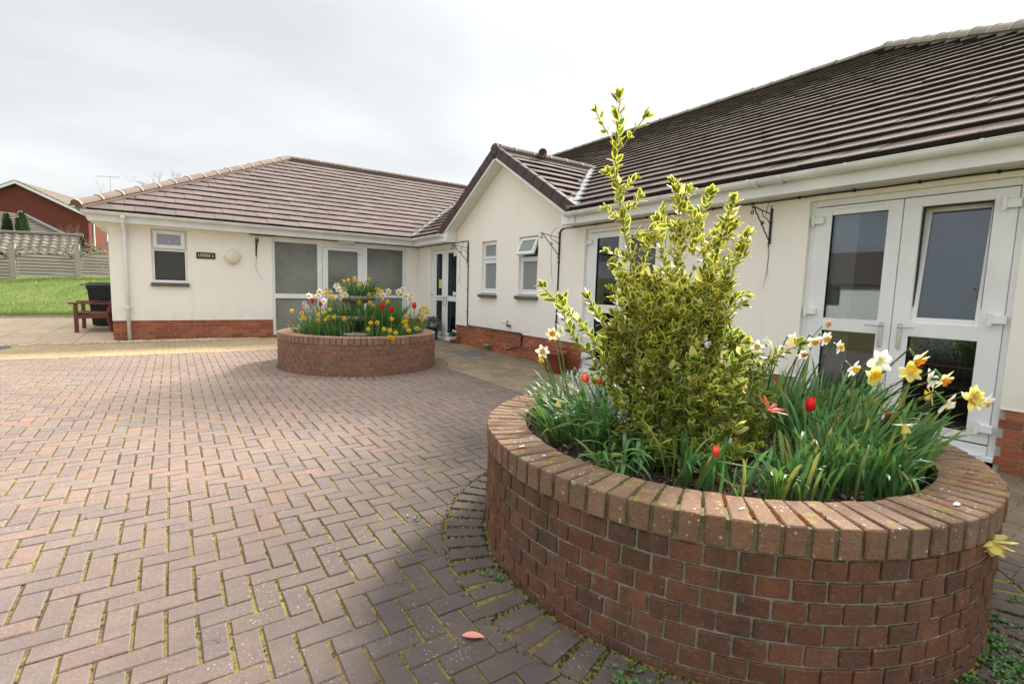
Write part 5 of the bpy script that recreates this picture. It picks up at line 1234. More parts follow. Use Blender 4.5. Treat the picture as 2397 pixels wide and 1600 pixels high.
def daffodil(pos,face,kind,base,label,group,scale=1.0,detail=True,arch=None,name='daffodil'):
    scale*=1.38 if detail else 1.0
    pm,cm,cs,ps=KIND[kind]; face=Vector(face).normalized(); root=empty(name,base,label,'daffodil',group)
    m=MB(); pth=stempath(base,pos,face,hook=.03*scale,arch=arch); m.tube(pth,[.0030*scale**.5]*(len(pth)-3)+[.0026*scale**.5,.0035*scale,.0045*scale],6,var=random.random()); 
    m.tube([pth[-1]-face*.010*scale,pth[-1]-face*.002*scale,pth[-1]],[.0035*scale,.0055*scale,.004*scale],7)
    m.build('stem',M_stem,root,smooth=True)
    if detail:
        m=MB(); q=pth[-4]; d=(pth[-3]-pth[-4]).normalized(); m.tube([q,q+d*.015,q+d*.034+Vector((0,0,-.006))],[.004,.0045,.0008],5); m.build('sheath',M_sheath,root)
    x=face.orthogonal().normalized(); y=face.cross(x); F=Matrix(((x.x,y.x,face.x,pos[0]),(x.y,y.y,face.y,pos[1]),(x.z,y.z,face.z,pos[2]),(0,0,0,1)))
    a0=random.uniform(0,6.28)
    if detail:
        rows=((0,0.0,1.0),(1,.0015,.97)) if kind!='double_yellow' else ((0,0,1.0),(1,.002,.95),(2,.006,.72),(3,.009,.55))
        for (rw,dz,sc) in rows:
            for k in range(3 if kind!='double_yellow' else 4):
                me=shared(f'petal:{kind}{random.randrange(4)}',lambda:petal(ps[0],ps[1],random.uniform(-.12,.22),.75,rec=random.uniform(-.05,.15)),[pm])
                np_=3 if kind!='double_yellow' else 4
                link('petal',me,root,F@Matrix.Translation((0,0,dz*scale))@Matrix.Rotation(a0+k*2*math.pi/np_+rw*math.pi/np_+random.gauss(0,.08),4,'Z')@Matrix.Rotation(random.gauss(.02,.10)+(.25*rw if kind=='double_yellow' else 0),4,'X')@Matrix.Scale(scale*sc,4))
        link('corona',shared(f'corona:{kind}',lambda:corona(*cs),[cm]),root,F@Matrix.Rotation(a0,4,'Z')@Matrix.Scale(scale,4))
    else:
        def six():
            mm=MB()
            for k in range(6):
                p_=petal(ps[0],ps[1],random.uniform(-.1,.2),.75,n=3); Rm=Matrix.Rotation(k*math.pi/3+random.gauss(0,.08),4,'Z')@Matrix.Rotation(random.gauss(.02,.15),4,'X'); b=len(mm.v); mm.v+=[tuple(Rm@Vector(q)) for q in p_.v]; mm.f+=[[b+i for i in f] for f in p_.f]; mm.mi+=p_.mi; mm.var+=p_.var; mm.uv+=p_.uv
            return mm
        link('petals',shared(f'petals:{kind}{random.randrange(4)}',six,[pm]),root,F@Matrix.Rotation(a0,4,'Z')@Matrix.Scale(scale,4)); link('corona',shared(f'corona:s{kind}',lambda:corona(*cs,n=12),[cm]),root,F@Matrix.Scale(scale,4))
    return root
def tulip(pos,dirv,mat,base,label,group,scale=1.0,openness=.0,kind='closed'):
    root=empty('tulip',base,label,'tulip',group); dirv=Vector(dirv).normalized(); m=MB(); pos=Vector(pos); pth=stempath(base,pos,dirv,hook=.02); m.tube(pth,[.0042*scale]*len(pth),7); m.build('stem',M_stem,root,smooth=True)
    x=dirv.orthogonal().normalized(); y=dirv.cross(x); F=Matrix(((x.x,y.x,dirv.x,pos.x),(x.y,y.y,dirv.y,pos.y),(x.z,y.z,dirv.z,pos.z),(0,0,0,1)))
    def tp():
        mm=MB(); vs=[];n=7;H=.055
        for i in range(n+1):
            f=i/n; r=.020*math.sin(math.pi*(.12+.70*f))**.8*(1-.25*f); hw=.52*math.sin(math.pi*(.16+.80*f))**.7
            for s in (-1,-.5,0,.5,1): vs.append((r*math.sin(s*hw*1.35),r*math.cos(s*hw*1.35),f*H+.002*(1-abs(s))))
        mm.add(vs,[(i*5+j,i*5+j+1,(i+1)*5+j+1,(i+1)*5+j) for i in range(n) for j in range(4)],var=random.random()); return mm
    def sp(): return petal(.062,.018,-.25,.6)
    for k in range(6):
        if kind=='closed': link('petal',shared('petal:tul'+mat.name+str(k%2),tp,[mat]),root,F@Matrix.Rotation(k*math.pi/3+.2,4,'Z')@Matrix.Rotation(-openness*(.8 if k%2 else 1),4,'X')@Matrix.Diagonal((.96 if k%2 else 1,.96 if k%2 else 1,1,1))@Matrix.Scale(scale,4))
        else: link('petal',shared('petal:spi'+mat.name+str(k%3),sp,[mat]),root,F@Matrix.Rotation(k*math.pi/3+random.gauss(0,.15),4,'Z')@Matrix.Rotation(random.uniform(.35,.95)*openness,4,'X')@Matrix.Scale(scale,4))
    return root
STRAPS={}
def strapset(key,fn,mat,n=14):
    if key not in STRAPS: STRAPS[key]=[fn().mesh('leaf',mat,True) for _ in range(n)]
    return STRAPS[key]
def clump(c,n,h,spread,label,group,lean=(0,0),mat=None,key='daff',w=.012,cat='leaves',name='daffodil_leaves',bendr=(.15,1.1),outward=.5,zb=None,joined=False):
    zb=SOIL+.01 if zb is None else zb
    root=empty(name,(c[0],c[1],zb),label,cat,group)
    ms=strapset(key,lambda:strap_mesh(h*random.uniform(.8,1.1),w*random.uniform(.8,1.15),random.uniform(*bendr),random.uniform(0,.6),twist=random.uniform(-.8,.8),kink=(random.uniform(.7,1.5) if random.random()<.18 else 0),kat=random.uniform(.5,.8)),mat or M_daffleaf)
    J=MB()
    for _ in range(n):
        a=random.uniform(0,6.28); r=spread*math.sqrt(random.random()); dx,dy=math.cos(a)*r,math.sin(a)*r
        ox=dx*outward*3+lean[0]+random.gauss(0,.12); oy=dy*outward*3+lean[1]+random.gauss(0,.12); az=math.atan2(-ox,oy) if abs(ox)+abs(oy)>.01 else a
        tilt=min(.95,math.hypot(ox,oy)*.8); s=random.uniform(.72,1.08)
        M_=Matrix.Translation((c[0]+dx,c[1]+dy,zb-.01))@Matrix.Rotation(az,4,'Z')@Matrix.Rotation(-tilt,4,'X')@Matrix.Rotation(random.gauss(0,.15),4,'Y')@Matrix.Rotation(random.gauss(0,.9),4,'Z')@Matrix.Scale(s,4)
        if joined:
            me=random.choice(ms); b=len(J.v); J.v+=[tuple(M_@v.co) for v in me.vertices]; v_=random.random()
            for p in me.polygons: J.f.append([b+i for i in p.vertices]); J.mi.append(0); J.var.append(v_); J.uv.append(None)
        else: link('leaf',random.choice(ms),root,M_)
    if joined: J.build('leaves',mat or M_daffleaf,root,smooth=True)
    return root
# near planter: leaf clumps.  polar position round the planter centre in the frame of the viewer
vr=Vector((rt0.x,rt0.y)); vf=Vector((fw.x,fw.y)).normalized()
def np_(r_,f_): return (NC.x+vr.x*r_+vf.x*f_, NC.y+vr.y*r_+vf.y*f_)
RV=lambda k,f=0:(vr.x*k+vf.x*f, vr.y*k+vf.y*f)
nearG='daffodil leaf clumps in the near planter'
CL=[(.55,-.60,34,.30,.10,RV(.10,-.1),'slender dark green daffodil leaves at the front rim right of the small coral tulip'),
 (.38,-.66,30,.24,.09,RV(-.05,-.1),'short fine daffodil leaves between the small coral tulip and the red tulip at the front rim'),
 (.62,-.30,40,.34,.12,RV(.18),'dense daffodil leaves round the stalk of the closed red tulip'),
 (.75,-.05,40,.38,.11,RV(.30),'tall arching daffodil leaves behind the closed red tulip'),
 (.50,.12,34,.40,.12,RV(.15),'tall daffodil leaves just right of the bush below the white flowers'),
 (.88,.18,26,.38,.09,RV(.35),'daffodil leaves leaning right below the orange-cupped flowers'),
 (.62,.45,30,.40,.12,RV(.2),'daffodil leaves at the back of the planter in front of the double door'),
 (.90,-.22,18,.30,.07,RV(.45,-.1),'daffodil leaves sweeping right over the bare bark'),
 (-.66,-.18,34,.28,.10,RV(-.15,-.15),'drooping daffodil leaves spilling over the left front rim'),
 (-.62,.10,26,.30,.10,RV(-.15),'daffodil leaves left of the bush behind the broad tulip leaf'),
 (-.80,.36,20,.32,.08,RV(-.25,.1),'upright daffodil leaves at the far left below the two white flowers'),
 (-.42,-.42,30,.26,.09,RV(-.1,-.35),'daffodil leaves arching over the coping left of the bush foot'),
 (-.15,-.72,16,.20,.10,RV(0,-.2),'small spread of leaves below the foot of the bush at the front rim'),
 (.14,-.74,16,.18,.07,RV(0,-.1),'few short leaves beside the small coral tulip'),
 (.42,-.40,34,.30,.10,RV(.05,-.05),'thick leaves between the bush foot and the closed red tulip'),
 (.30,-.55,26,.24,.09,RV(.0,-.1),'fine upright leaves right behind the small coral tulip'),
 (.74,-.42,30,.34,.09,RV(.30,-.1),'fan of daffodil leaves right of the closed red tulip'),
 (.70,.22,34,.42,.12,RV(.22),'tallest daffodil leaves under the big white bloom'),
 (.36,.34,30,.42,.12,RV(.12),'daffodil leaves at the back right of the bush'),
 (-.72,-.02,22,.28,.08,RV(-.25,-.2),'daffodil leaves drooping beside the broad tulip leaf'),
 (-.52,-.28,26,.26,.10,RV(-.1,-.3),'daffodil leaves leaning over the coping left of the bush'),
 (.20,-.62,26,.22,.08,RV(.0,-.05),'grassy leaves hiding the foot of the small coral tulip'),(.46,-.72,24,.26,.07,RV(.05,-.05),'fine leaves hard against the front rim left of the tallest clump'),
 (-.30,-.62,24,.24,.09,RV(-.05,-.35),'leaves arching over the front rim below the bush'),(-.84,-.10,16,.24,.05,RV(-.5,-.4),'strap leaves hanging over the left coping'),(-.60,-.55,18,.26,.06,RV(-.3,-.6),'strap leaves hanging over the front left coping'),(.02,-.80,18,.17,.06,RV(.0,-.1),'low leaves between bush and coping')]
for k,(r_,f_,n,h,sp,ln,lb) in enumerate(CL):
    c=np_(r_,f_); clump(c,int(n*1.7),h*(1.08 if (k in (4,6,17,18)) else 1.25),sp*1.2,lb,nearG,lean=ln,key='d%.2f'%h,w=.0145,bendr=(.0,1.3) if k not in (8,11,10,19,20,23,24,25) else (.6,2.2),outward=.35)
# broad tulip leaves
def broad(c,n,l,w_,label,lean,mat=None,name='tulip_leaves',bend=(.5,1.2),key='b'):
    root=empty(name,(c[0],c[1],SOIL),label,'leaves','tulip leaves in the near planter')
    for k in range(n):
        me=strap_mesh(l*random.uniform(.8,1.1),w_,random.uniform(*bend),.5,n=10,twist=random.uniform(-.3,.3)); 
        me.v=[(x*(1.0+1.2*math.sin(math.pi*min(1,z/l if l else 0)) )*.55,y,z+abs(x)*.35) for x,y,z in me.v]
        a=math.atan2(-lean[0],lean[1])+random.gauss(0,.8); link('leaf',me.mesh('leaf',mat or M_glauc,True),root,Matrix.Translation((c[0]+random.gauss(0,.02),c[1]+random.gauss(0,.02),SOIL-.005))@Matrix.Rotation(a,4,'Z')@Matrix.Rotation(-random.uniform(.1,.5),4,'X'))
broad(np_(-.80,-.04),3,.20,.055,'broad grey-green tulip leaf lying at the left rim',RV(-.3,-.5),bend=(.8,1.5))
broad(np_(.14,-.70),3,.11,.04,'short tulip leaves clasping the small coral tulip',RV(0,-.2),bend=(.2,.5))
broad(np_(.86,-.42),6,.17,.040,'broad tulip leaves over the bark on the right',RV(.4,-.2),M_glauc)
broad(np_(.60,-.42),3,.20,.036,'broad leaves at the stalk of the closed red tulip',RV(.1,-.1),M_daffleaf,bend=(.1,.4))
broad(np_(.52,-.05),4,.26,.034,'curling pale tulip leaves at the right edge of the bush',RV(.1,-.1),M_glauc,bend=(.4,1.6))
# one straggling spent stalk and three loose strap leaves
def strand(pts,label,cat,w0=.005,mat=None,name='plant_strand'):
    m=MB(); m.tube(pts,[w0]*(len(pts)-1)+[.0012],5,squash=.4); return tag(m.build(name,mat or M_daffleaf,None,smooth=True),label,cat)
strand([np_(.60,-.52)+(SOIL+.02,),Vector(np_(.72,-.50)+(SOIL+.10,)),Vector(np_(.92,-.48)+(SOIL+.125,)),Vector(np_(1.10,-.44)+(RIM+.012,)),Vector(np_(1.19,-.42)+(RIM+.006,))],'spent daffodil stalk lying across the bark onto the right coping','stalk',.0035)
strand([Vector(np_(.45,-.55)+(SOIL+.08,)),Vector(np_(.62,-.50)+(SOIL+.10,)),Vector(np_(.82,-.42)+(SOIL+.06,)),Vector(np_(.95,-.38)+(SOIL+.05,))],'fallen strap leaf lying over the bark','leaf',.006)
strand([Vector(np_(.62,.0)+(SOIL+.30,)),Vector(np_(.80,-.15)+(SOIL+.26,)),Vector(np_(.98,-.22)+(SOIL+.12,))],'bent strap leaf arching right above the bark','leaf',.007)
strand([Vector(np_(.58,-.1)+(SOIL+.22,)),Vector(np_(.75,-.22)+(SOIL+.20,)),Vector(np_(.93,-.30)+(SOIL+.07,))],'lower of the two bent strap leaves above the bark','leaf',.007)
GN='daffodils in the near planter'
def bs(r_,f_): c=np_(r_,f_); return (c[0],c[1],SOIL)
F=facing
ND=[(1270,822,3.05,F(-.1,.05,1),'white_yellow',(-.78,.34),'white daffodil with a broad yellow cup, lower of the trio at the left rim',.92),
 (1293,781,3.10,F(.0,.15,1),'cream_orange',(-.74,.36),'pale yellow star-shaped daffodil with an orange eye at the upper left',.90),
 (1312,773,3.2,F(.5,.2,.6),'white',(-.72,.40),'white daffodil turned away behind the pale yellow star at the upper left',.95),
 (1268,842,3.08,F(-.4,-.5,.6),'yellow',(-.80,.33),'little yellow flower tucked under the white daffodil at the left rim',.9),
 (1310,935,2.45,F(-.25,-.85,.3),'white_cream',(-.60,-.10),'nodding white daffodil with a cream trumpet over the left rim',1.0),
 (1748,798,2.8,F(.25,.35,.6),'double_yellow',(.36,.26),'ragged yellow daffodil rising right of the bush against the wall',.8),
 (1800,803,2.8,F(.4,.5,.3),'white',(.44,.38),'white daffodil seen from behind, first of the row along the door',.95),
 (1855,797,2.75,F(.2,-.1,.8),'white_yellow',(.50,.34),'white daffodil with orange-yellow cup, second of the row along the door',.95),
 (1905,798,2.7,F(.1,-.5,.8),'white_yellow',(.56,.30),'white daffodil tipping its yellow cup down, third of the row along the door',.95),
 (1932,792,2.7,F(.2,-.35,.9),'white_yellow',(.60,.28),'white daffodil with golden cup at the right end of the row along the door',.9),
 (1938,759,3.2,F(-.1,.25,1),'white_orange',(.62,.45),'small white daffodil with an orange eye, topmost against the door',.78),
 (1880,828,2.65,F(.1,-.6,.7),'white_orange',(.56,.22),'white daffodil with a small orange cup half hidden in the leaves',.85),
 (1998,862,2.2,F(.45,-.35,.8),'white_yellow',(.62,-.10),'white daffodil with a golden trumpet left of the big white bloom',.88),
 (2058,845,2.3,F(.1,.25,1),'white',(.70,.0),'big all-white daffodil facing the viewer',1.18),
 (2044,879,2.2,F(.15,.05,1),'cream_yellow',(.66,-.12),'pale yellow daffodil with a frilled yellow trumpet below the big white bloom',1.05),
 (2148,842,2.2,F(.35,-.62,.6),'cream_orange',(.80,.0),'cream daffodil hanging an orange trumpet, highest on the right',1.12),
 (2132,870,2.15,F(-.25,.55,.5),'cream_yellow',(.78,-.05),'pale yellow daffodil seen from the side below the highest orange trumpet',.98),
 (2180,886,2.2,F(-.35,.1,-.6),'white',(.82,.04),'white daffodil turned away beside the cream one with an orange trumpet',.95),
 (2210,888,2.1,F(.35,-.5,.7),'cream_orange',(.85,-.02),'cream daffodil with an orange trumpet, lower right of the two orange ones',1.0),
 (2180,925,2.1,F(-.5,-.1,-.5),'cream_yellow',(.84,-.10),'yellow-backed daffodil behind the drooping white one',.92),
 (2214,942,2.0,F(.55,-.45,.35),'white_yellow',(.84,-.14),'drooping white daffodil with long petals and a golden trumpet',1.10),
 (2274,931,1.95,F(.1,.05,1),'double_yellow',(.88,-.14),'double golden daffodil at the far right of the planter',1.0),
 (2306,940,2.05,F(.7,-.35,.4),'white_yellow',(.90,-.08),'white daffodil with a golden cup just behind the double golden one',.85),
 (2118,992,2.0,F(.1,-.93,.2),'white_cream',(.76,-.30),'small white daffodil nodding straight down above the bark',.98),
 (1772,812,2.75,F(-.3,.1,.8),'white_yellow',(.40,.28),'white daffodil with yellow cup nearest the bush in the row before the wall',.85),
 (1826,822,2.7,F(.2,-.2,.8),'white_orange',(.48,.28),'white daffodil with orange eye just below the second of the row',.8),
 (1965,812,2.6,F(.3,-.1,.8),'white_yellow',(.62,.20),'white daffodil with golden cup standing apart right of the row',.8),
 (1733,898,2.42,F(.0,.1,1),'double_yellow',(.32,-.20),'orange-yellow double flower caught in the right side of the bush',.7)]
for (u,v,t,fc,kd,b,lb,sc) in ND: daffodil(at(u,v,t),fc,kd,bs(*b),lb,GN,scale=sc*1.0)
# the long bloom that has flopped over the coping
p_=at(2318,1262,1.78); daffodil(p_,F(.0,-.96,.10),'double_yellow',bs(.58,-.62),'pale yellow double daffodil flopped over the right coping and hanging upside down',GN,scale=1.42,arch=(0,0,.10))
GT='tulips in the near planter'
T=lambda *a:at(*a)
tulip(T(1894,962,2.15),F(.05,1,.1),M_red,bs(.60,-.34),'closed red tulip standing right of the bush',GT,1.15,.02)
tulip(T(1801,962,2.3),F(.3,.7,.3),M_coral,bs(.42,-.20),'spidery open red tulip at the right edge of the bush',GT,1.35,1.0,'open')
tulip(T(1675,1068,1.95),F(.0,1,.1),M_coral,bs(.13,-.70),'small coral tulip low at the foot of the bush',GT,.82,.05)
tulip(T(1374,893,2.75),F(-.35,.8,.2),M_coral,bs(-.55,.12),'coral tulip flaring open left of the bush',GT,.95,.25)
tulip(T(1402,902,2.8),F(.1,1,.1),M_coral,bs(-.50,.16),'small coral tulip tucked against the left of the bush',GT,.75,.0)
tulip(T(2077,982,2.5),F(.1,1,0),M_coral,bs(.78,.10),'coral tulip half hidden in the leaves on the right',GT,.85,.0)
def bud(u,v,t,b,lb,mat,s=1.0):
    r_=empty('flower_bud',bs(*b),lb,'bud'); p=at(u,v,t); m=MB(); pth=stempath(bs(*b),p,Vector((0,0,1)),hook=.01); m.tube(pth,[.0035]*len(pth),6); m.build('stem',M_stem,r_,smooth=True); m=MB(); m.tube([p+Vector((0,0,k*.006*s)) for k in range(7)],[.003,.0075*s,.009*s,.009*s,.0075*s,.005*s,.001],9); m.build('bud',mat,r_,smooth=True)
bud(1709,1040,2.0,(.22,-.66),'white tipped bud on a papery stalk near the small coral tulip',M_silver,.8)
bud(1344,880,2.9,(-.62,.25),'green tulip bud on the left of the bush',M_stem,1.5); bud(2020,945,2.35,(.66,-.04),'green bud among the leaves below the big white bloom',M_stem,1.2); bud(1985,930,2.4,(.62,-.02),'papery bud left of the green one',M_sheath,1.1)
# silver-leaved plant at the back left
r_=empty('silver_leaved_plant',np_(-.50,.55)+(SOIL,),'lacy silver-leaved plant behind the left daffodils','plant'); m=MB()
for _ in range(420):
    a=random.uniform(0,6.28); e=random.uniform(.1,1.5); rr=random.uniform(.10,.30); c=Vector(np_(-.52,.46)+(SOIL+.02,)); d=Vector((math.cos(a)*math.cos(e),math.sin(a)*math.cos(e),math.sin(e))); p=c+Vector((d.x*rr*1.2,d.y*rr*1.2,d.z*rr*1.05))
    for k in range(4):
        lf=leaf_mesh(.035,.012,.2,.2,n=2); B=Matrix.Translation(p+jitter(.012))@basis(d+jitter(.5),Vector((0,0,1)),random.gauss(0,.5)); b=len(m.v); m.v+=[tuple(B@Vector(q)) for q in lf.v]; m.f+=[[b+i for i in f] for f in lf.f]; m.mi+=lf.mi; m.var+=[random.random()]*len(lf.f); m.uv+=lf.uv
tag(m.build('foliage',M_silver,r_),kind='stuff')
# creeping weeds and litter on the paving
m=MB()
for (u,v,n) in ((2320,1440,26),(2340,1500,40),(2300,1525,26),(2390,1560,40),(2360,1580,26),(2270,1590,18),(1470,1592,16),(1168,1350,7),(1150,1345,5),(1060,880,12),(1205,1170,5),(2380,1400,8),(975,1212,4)):
    d=(at(u,v,1)-CP); k=(G(0,1.5)-CAM_H)/d.z; c=CP+d*k
    for _ in range(n):
        q=c+Vector((random.gauss(0,.03),random.gauss(0,.03),0)); q.z=G(q.x,q.y)+.004
        for _k in range(5):
            lf=leaf_mesh(.016,.010,.2,-.1,n=2); B=Matrix.Translation(q)@basis((random.gauss(0,1),random.gauss(0,1),.35),Vector((0,0,1))); b=len(m.v); m.v+=[tuple(B@Vector(z_)) for z_ in lf.v]; m.f+=[[b+i for i in f] for f in lf.f]; m.mi+=lf.mi; m.var+=[random.random()]*len(lf.f); m.uv+=lf.uv
tag(m.build('creeping_weeds',M_weed,None,origin=(0,0,0)),kind='stuff')
def ground_pt(u,v,dz=0.0):
    d=(at(u,v,1)-CP); k=(-.1-CAM_H)/d.z
    for _ in range(3): p=CP+d*k; k=(G(p.x,p.y)+dz-CAM_H)/d.z
    return CP+d*k
def litter(name,u,v,l,w_,ang,label,cat,mat,fold=.3,curl=.35):
    p=ground_pt(u,v,.006); lf=leaf_mesh(l,w_,fold,curl,n=8); me=lf.mesh(name,mat,True); o=link(name,me,None,Matrix.Translation(p+Vector((0,0,.004)))@Matrix.Rotation(ang,4,'Z')); return tag(o,label,cat)
litter('fallen_leaf',1082,1488,.085,.036,R(-128),'pink fallen leaf lying on the paving left of the near planter','leaf',M_leafpink,.35,.0)
def twig(u,v,l,ang,label,r=.0025,bend=.3):
    p=ground_pt(u,v,.004); m=MB(); m.tube([p+Vector((math.cos(ang+bend*i/5)*l*i/5,math.sin(ang+bend*i/5)*l*i/5,.003+.004*math.sin(i))) for i in range(6)],[r,r,r*.9,r*.8,r*.6,r*.3],5); return tag(m.build('twig',M_bark,None),label,'twig')
twig(730,1072,.09,R(5),'short dark twig on the paving in the middle distance'); twig(355,1150,.16,R(8),'long thin twig on the paving at the left',.0018); twig(620,940,.14,R(-30),'curved twig near the far planter on the paving',.003); twig(722,1250,.04,R(60),'tiny pale twig on the paving below the middle of the yard'); twig(1160,1215,.11,R(40),'dry curled twig beside the foot of the near planter',.003,1.2); twig(520,1500,.07,R(70),'thin bent twig on the near paving',.0012,1.5)
m=MB()
for _ in range(240):
    a=random.uniform(0,6.28); r=PR+abs(random.gauss(0,.35)); x=NC.x+math.cos(a)*r; y=NC.y+math.sin(a)*r
    if random.random()<.3: x,y=random.uniform(-2,3.5),random.uniform(1.2,7)
    l=random.uniform(.006,.02); M_=Matrix.Translation((x,y,G(x,y)+.004))@Matrix.Rotation(random.uniform(0,6.28),4,'Z'); 
    if free(x,y): m.box(-l/2,l/2,-l/7,l/7,0,.002,m=M_)
tag(m.build('paving_litter',M_chip,None,origin=(0,0,0)),kind='stuff')
# white splashes
# ------------------------------------------------------------------ far planter: stone tiers, flowers
st=empty('stone_tiered_planter',(FC.x,FC.y+.1,SOIL),'weathered three-tiered stone bowl planter in the far brick planter','stone planter'); fx,fy=FC.x,FC.y+.12
m=MB(); m.lathe([(.46,-.02),(.48,.02),(.47,.06),(.44,.075),(.20,.08),(.13,.09),(.12,.16),(.20,.19),(.33,.24),(.45,.285),(.47,.305),(.475,.335),(.45,.355),(.42,.35),(.40,.335),(.001,.32)],(fx,fy,SOIL),40); m.build('lower_bowl',M_stone,st,smooth=True)
m=MB(); m.lathe([(.10,.31),(.12,.38),(.09,.44),(.10,.52),(.14,.56)],(fx,fy,SOIL),24); m.build('pillar',M_stone,st,smooth=True)
m=MB(); m.lathe([(.12,.55),(.22,.575),(.28,.60),(.305,.625),(.30,.66),(.275,.665),(.001,.65)],(fx,fy,SOIL),36); m.build('upper_bowl',M_stone,st,smooth=True)
m=MB(); m.lathe([(.08,-.01),(.10,.02),(.17,.05),(.19,.075),(.185,.095),(.16,.09),(.001,.06)],(FC.x+.10*vr.x*1-.62*vf.x+.05,FC.y+.10*vr.y-.62*vf.y,SOIL+.02),28); tag(m.build('stone_dish',M_stone,None,smooth=True),'small scalloped stone dish on the soil in front of the stone tiers','dish')
def fp(r_,f_): return (FC.x+vr.x*r_+vf.x*f_, FC.y+vr.y*r_+vf.y*f_)
c7=lambda a,b:(620+a/5.227,620+b/5.227)
GF='daffodils in the far planter'
zone=lambda x:'at the left end' if x<520 else 'left of the stone bowls' if x<1000 else 'by the stone bowls' if x<1300 else 'right of the stone bowls' if x<1700 else 'at the right end'
W_=[(905,300),(975,305),(670,330),(655,375),(725,440),(545,375),(925,395),(985,370),(980,450),(1325,360),(1385,370),(1450,370),(1425,410),(1510,325),(1685,305),(1725,380),(1790,370),(1635,330),(1775,410),(880,260),(960,345),(1400,330)]
ORD=['first','second','third','fourth','fifth','sixth','seventh','eighth','ninth','tenth','eleventh','twelfth','thirteenth']
def ordin(lst,key,a):
    same=sorted(q[0]+q[1]*.001 for q in lst if key(q)==key(a)); k=same.index(a[0]+a[1]*.001); return ORD[min(k,12)]
for i,(a,b) in enumerate(W_):
    u,v=c7(a,b); t=8.0+random.uniform(-.35,.1); p=at(u,v,t); bx=p+Vector((random.gauss(0,.03),random.gauss(0,.03),0)); daffodil(p,F(random.gauss(0,.3),random.gauss(.05,.2),1),'white_yellow',(bx.x,bx.y,SOIL),'far planter: %s from left of the white daffodils %s'%(ordin(W_,lambda q:zone(q[0]),(a,b)),zone(a)),GF,scale=1.6,detail=False)
Y_=[(335,560,.4),(455,590,.4),(660,605,.6),(655,670,.6),(735,575,.55),(800,545,.55),(850,640,.6),(750,665,.65),(775,640,.6),(970,655,.6),(475,650,.5),(1090,415,.1),(1175,420,.1),(1165,480,.15),(1155,455,.2),(1330,490,.2),(1285,460,.2),(1500,445,.2),(1275,365,.1),(1295,705,.7),(1375,705,.7),(1555,660,.6),(1265,785,.8),(1460,785,.8),(1530,800,.8),(1600,830,.82),(1730,690,.5),(1700,695,.5),(1730,750,.6),(1765,800,.75),(1860,775,.6),(1735,625,.4),(1890,580,.3),(1930,520,.3),(1970,520,.3),(1990,575,.3),(1925,665,.35),(1920,630,.35),(1540,890,.98),(1560,895,.98),(1525,885,.98),(745,345,.1),(800,335,.1),(790,395,.1),(835,410,.1),(1435,325,.1)]
rowf=lambda b:'high ' if b<500 else 'midway ' if b<650 else 'low ' if b<860 else 'on the coping '
for (a,b,f_) in Y_:
    u,v=c7(a,b); t=8.0-f_; p=at(u,v,t); z0=SOIL if b<860 else SOIL+.0; q=Vector((p.x,p.y)); o=q-FC
    if o.length>.93: q=FC+o*.93/o.length
    big=b<430; row='high ' if b<500 else 'midway ' if b<650 else 'low '
    daffodil(p,F(random.gauss(0,.5),random.gauss(-.1,.3),1),'yellow',(q.x,q.y,z0),'far planter: %s from left of yellow daffodils %s%s'%(ordin(Y_,lambda q:(rowf(q[1]),zone(q[0])),(a,b)),rowf(b),zone(a)),GF,scale=2.25 if not big else 2.4,detail=False)
TOPZ=SOIL+.65
for (a,b) in ((965,195),(1020,180),(1095,155),(1105,195),(1030,235),(1160,215),(1275,170),(1250,235),(1140,265),(1170,240),(1365,300),(1385,295)):
    u,v=c7(a,b); p=at(u,v,7.95); daffodil(p,F(random.gauss(0,.5),random.gauss(.1,.3),1),'yellow',(fx+(p.x-fx)*.5,fy+(p.y-fy)*.5,TOPZ),'%s miniature yellow daffodil from the left in the topmost stone bowl'%ORD[sorted((965,1020,1095,1105,1030,1160,1275,1250,1140,1170,1365,1385)).index(a)],'miniature daffodils in the topmost stone bowl',scale=1.7,detail=False)
GL='daffodil leaf clumps in the far planter'
zl=['far left end','left end','left','left centre','front left','behind the left flowers','centre left','right of the stone bowls','right centre','front right','right','far right end','right front edge','behind the right flowers']
FL=[(-.85,-.1,16,.16),(-.70,.0,22,.22),(-.52,-.3,30,.24),(-.42,-.05,34,.32),(-.25,-.38,28,.24),(-.32,.15,34,.40),(-.12,-.40,20,.26),(.26,-.15,34,.40),(.45,-.05,40,.38),(.40,-.5,26,.18),(.62,-.2,30,.24),(.82,.0,26,.26),(.55,-.58,22,.14),(.35,.2,30,.40)]
for k,(r_,f_,n,h) in enumerate(FL): clump(fp(r_,f_),int(n*3.2),h*(1.62 if h>.3 else 1.55),.17,'clump of daffodil leaves at the %s of the far planter'%zl[k],GL,lean=RV(-.1 if r_<0 else .12,-.1),key='f%.2f'%h,w=.015,joined=True,bendr=(.05,.8),outward=.5)
clump((fx,fy),170,.34,.20,'green tuft of fine leaves filling the topmost stone bowl',GL,mat=M_minileaf,key='top',w=.011,joined=True,bendr=(.2,1.3),outward=1.4,zb=TOPZ); clump((fx+.14,fy-.05),70,.34,.16,'arching fine leaves on the right of the topmost stone bowl',GL,lean=(.5,-.1),mat=M_minileaf,key='top',w=.011,joined=True,outward=.6,zb=TOPZ)
clump((fx,fy-.34),26,.2,.16,'leaves growing from the middle stone tier',GL,mat=M_minileaf,key='mid',w=.012,joined=True,outward=.3,zb=SOIL+.33); clump((fx-.05,fy-.30),80,.30,.30,'dense leaves ringing the middle stone tier',GL,mat=M_minileaf,key='mid2',w=.013,joined=True,outward=.8,zb=SOIL+.33); clump(fp(.03,-.72),16,.14,.06,'short upright leaf tuft before the small stone dish',GL,mat=M_glauc,key='sh',w=.013,joined=True,outward=.1)
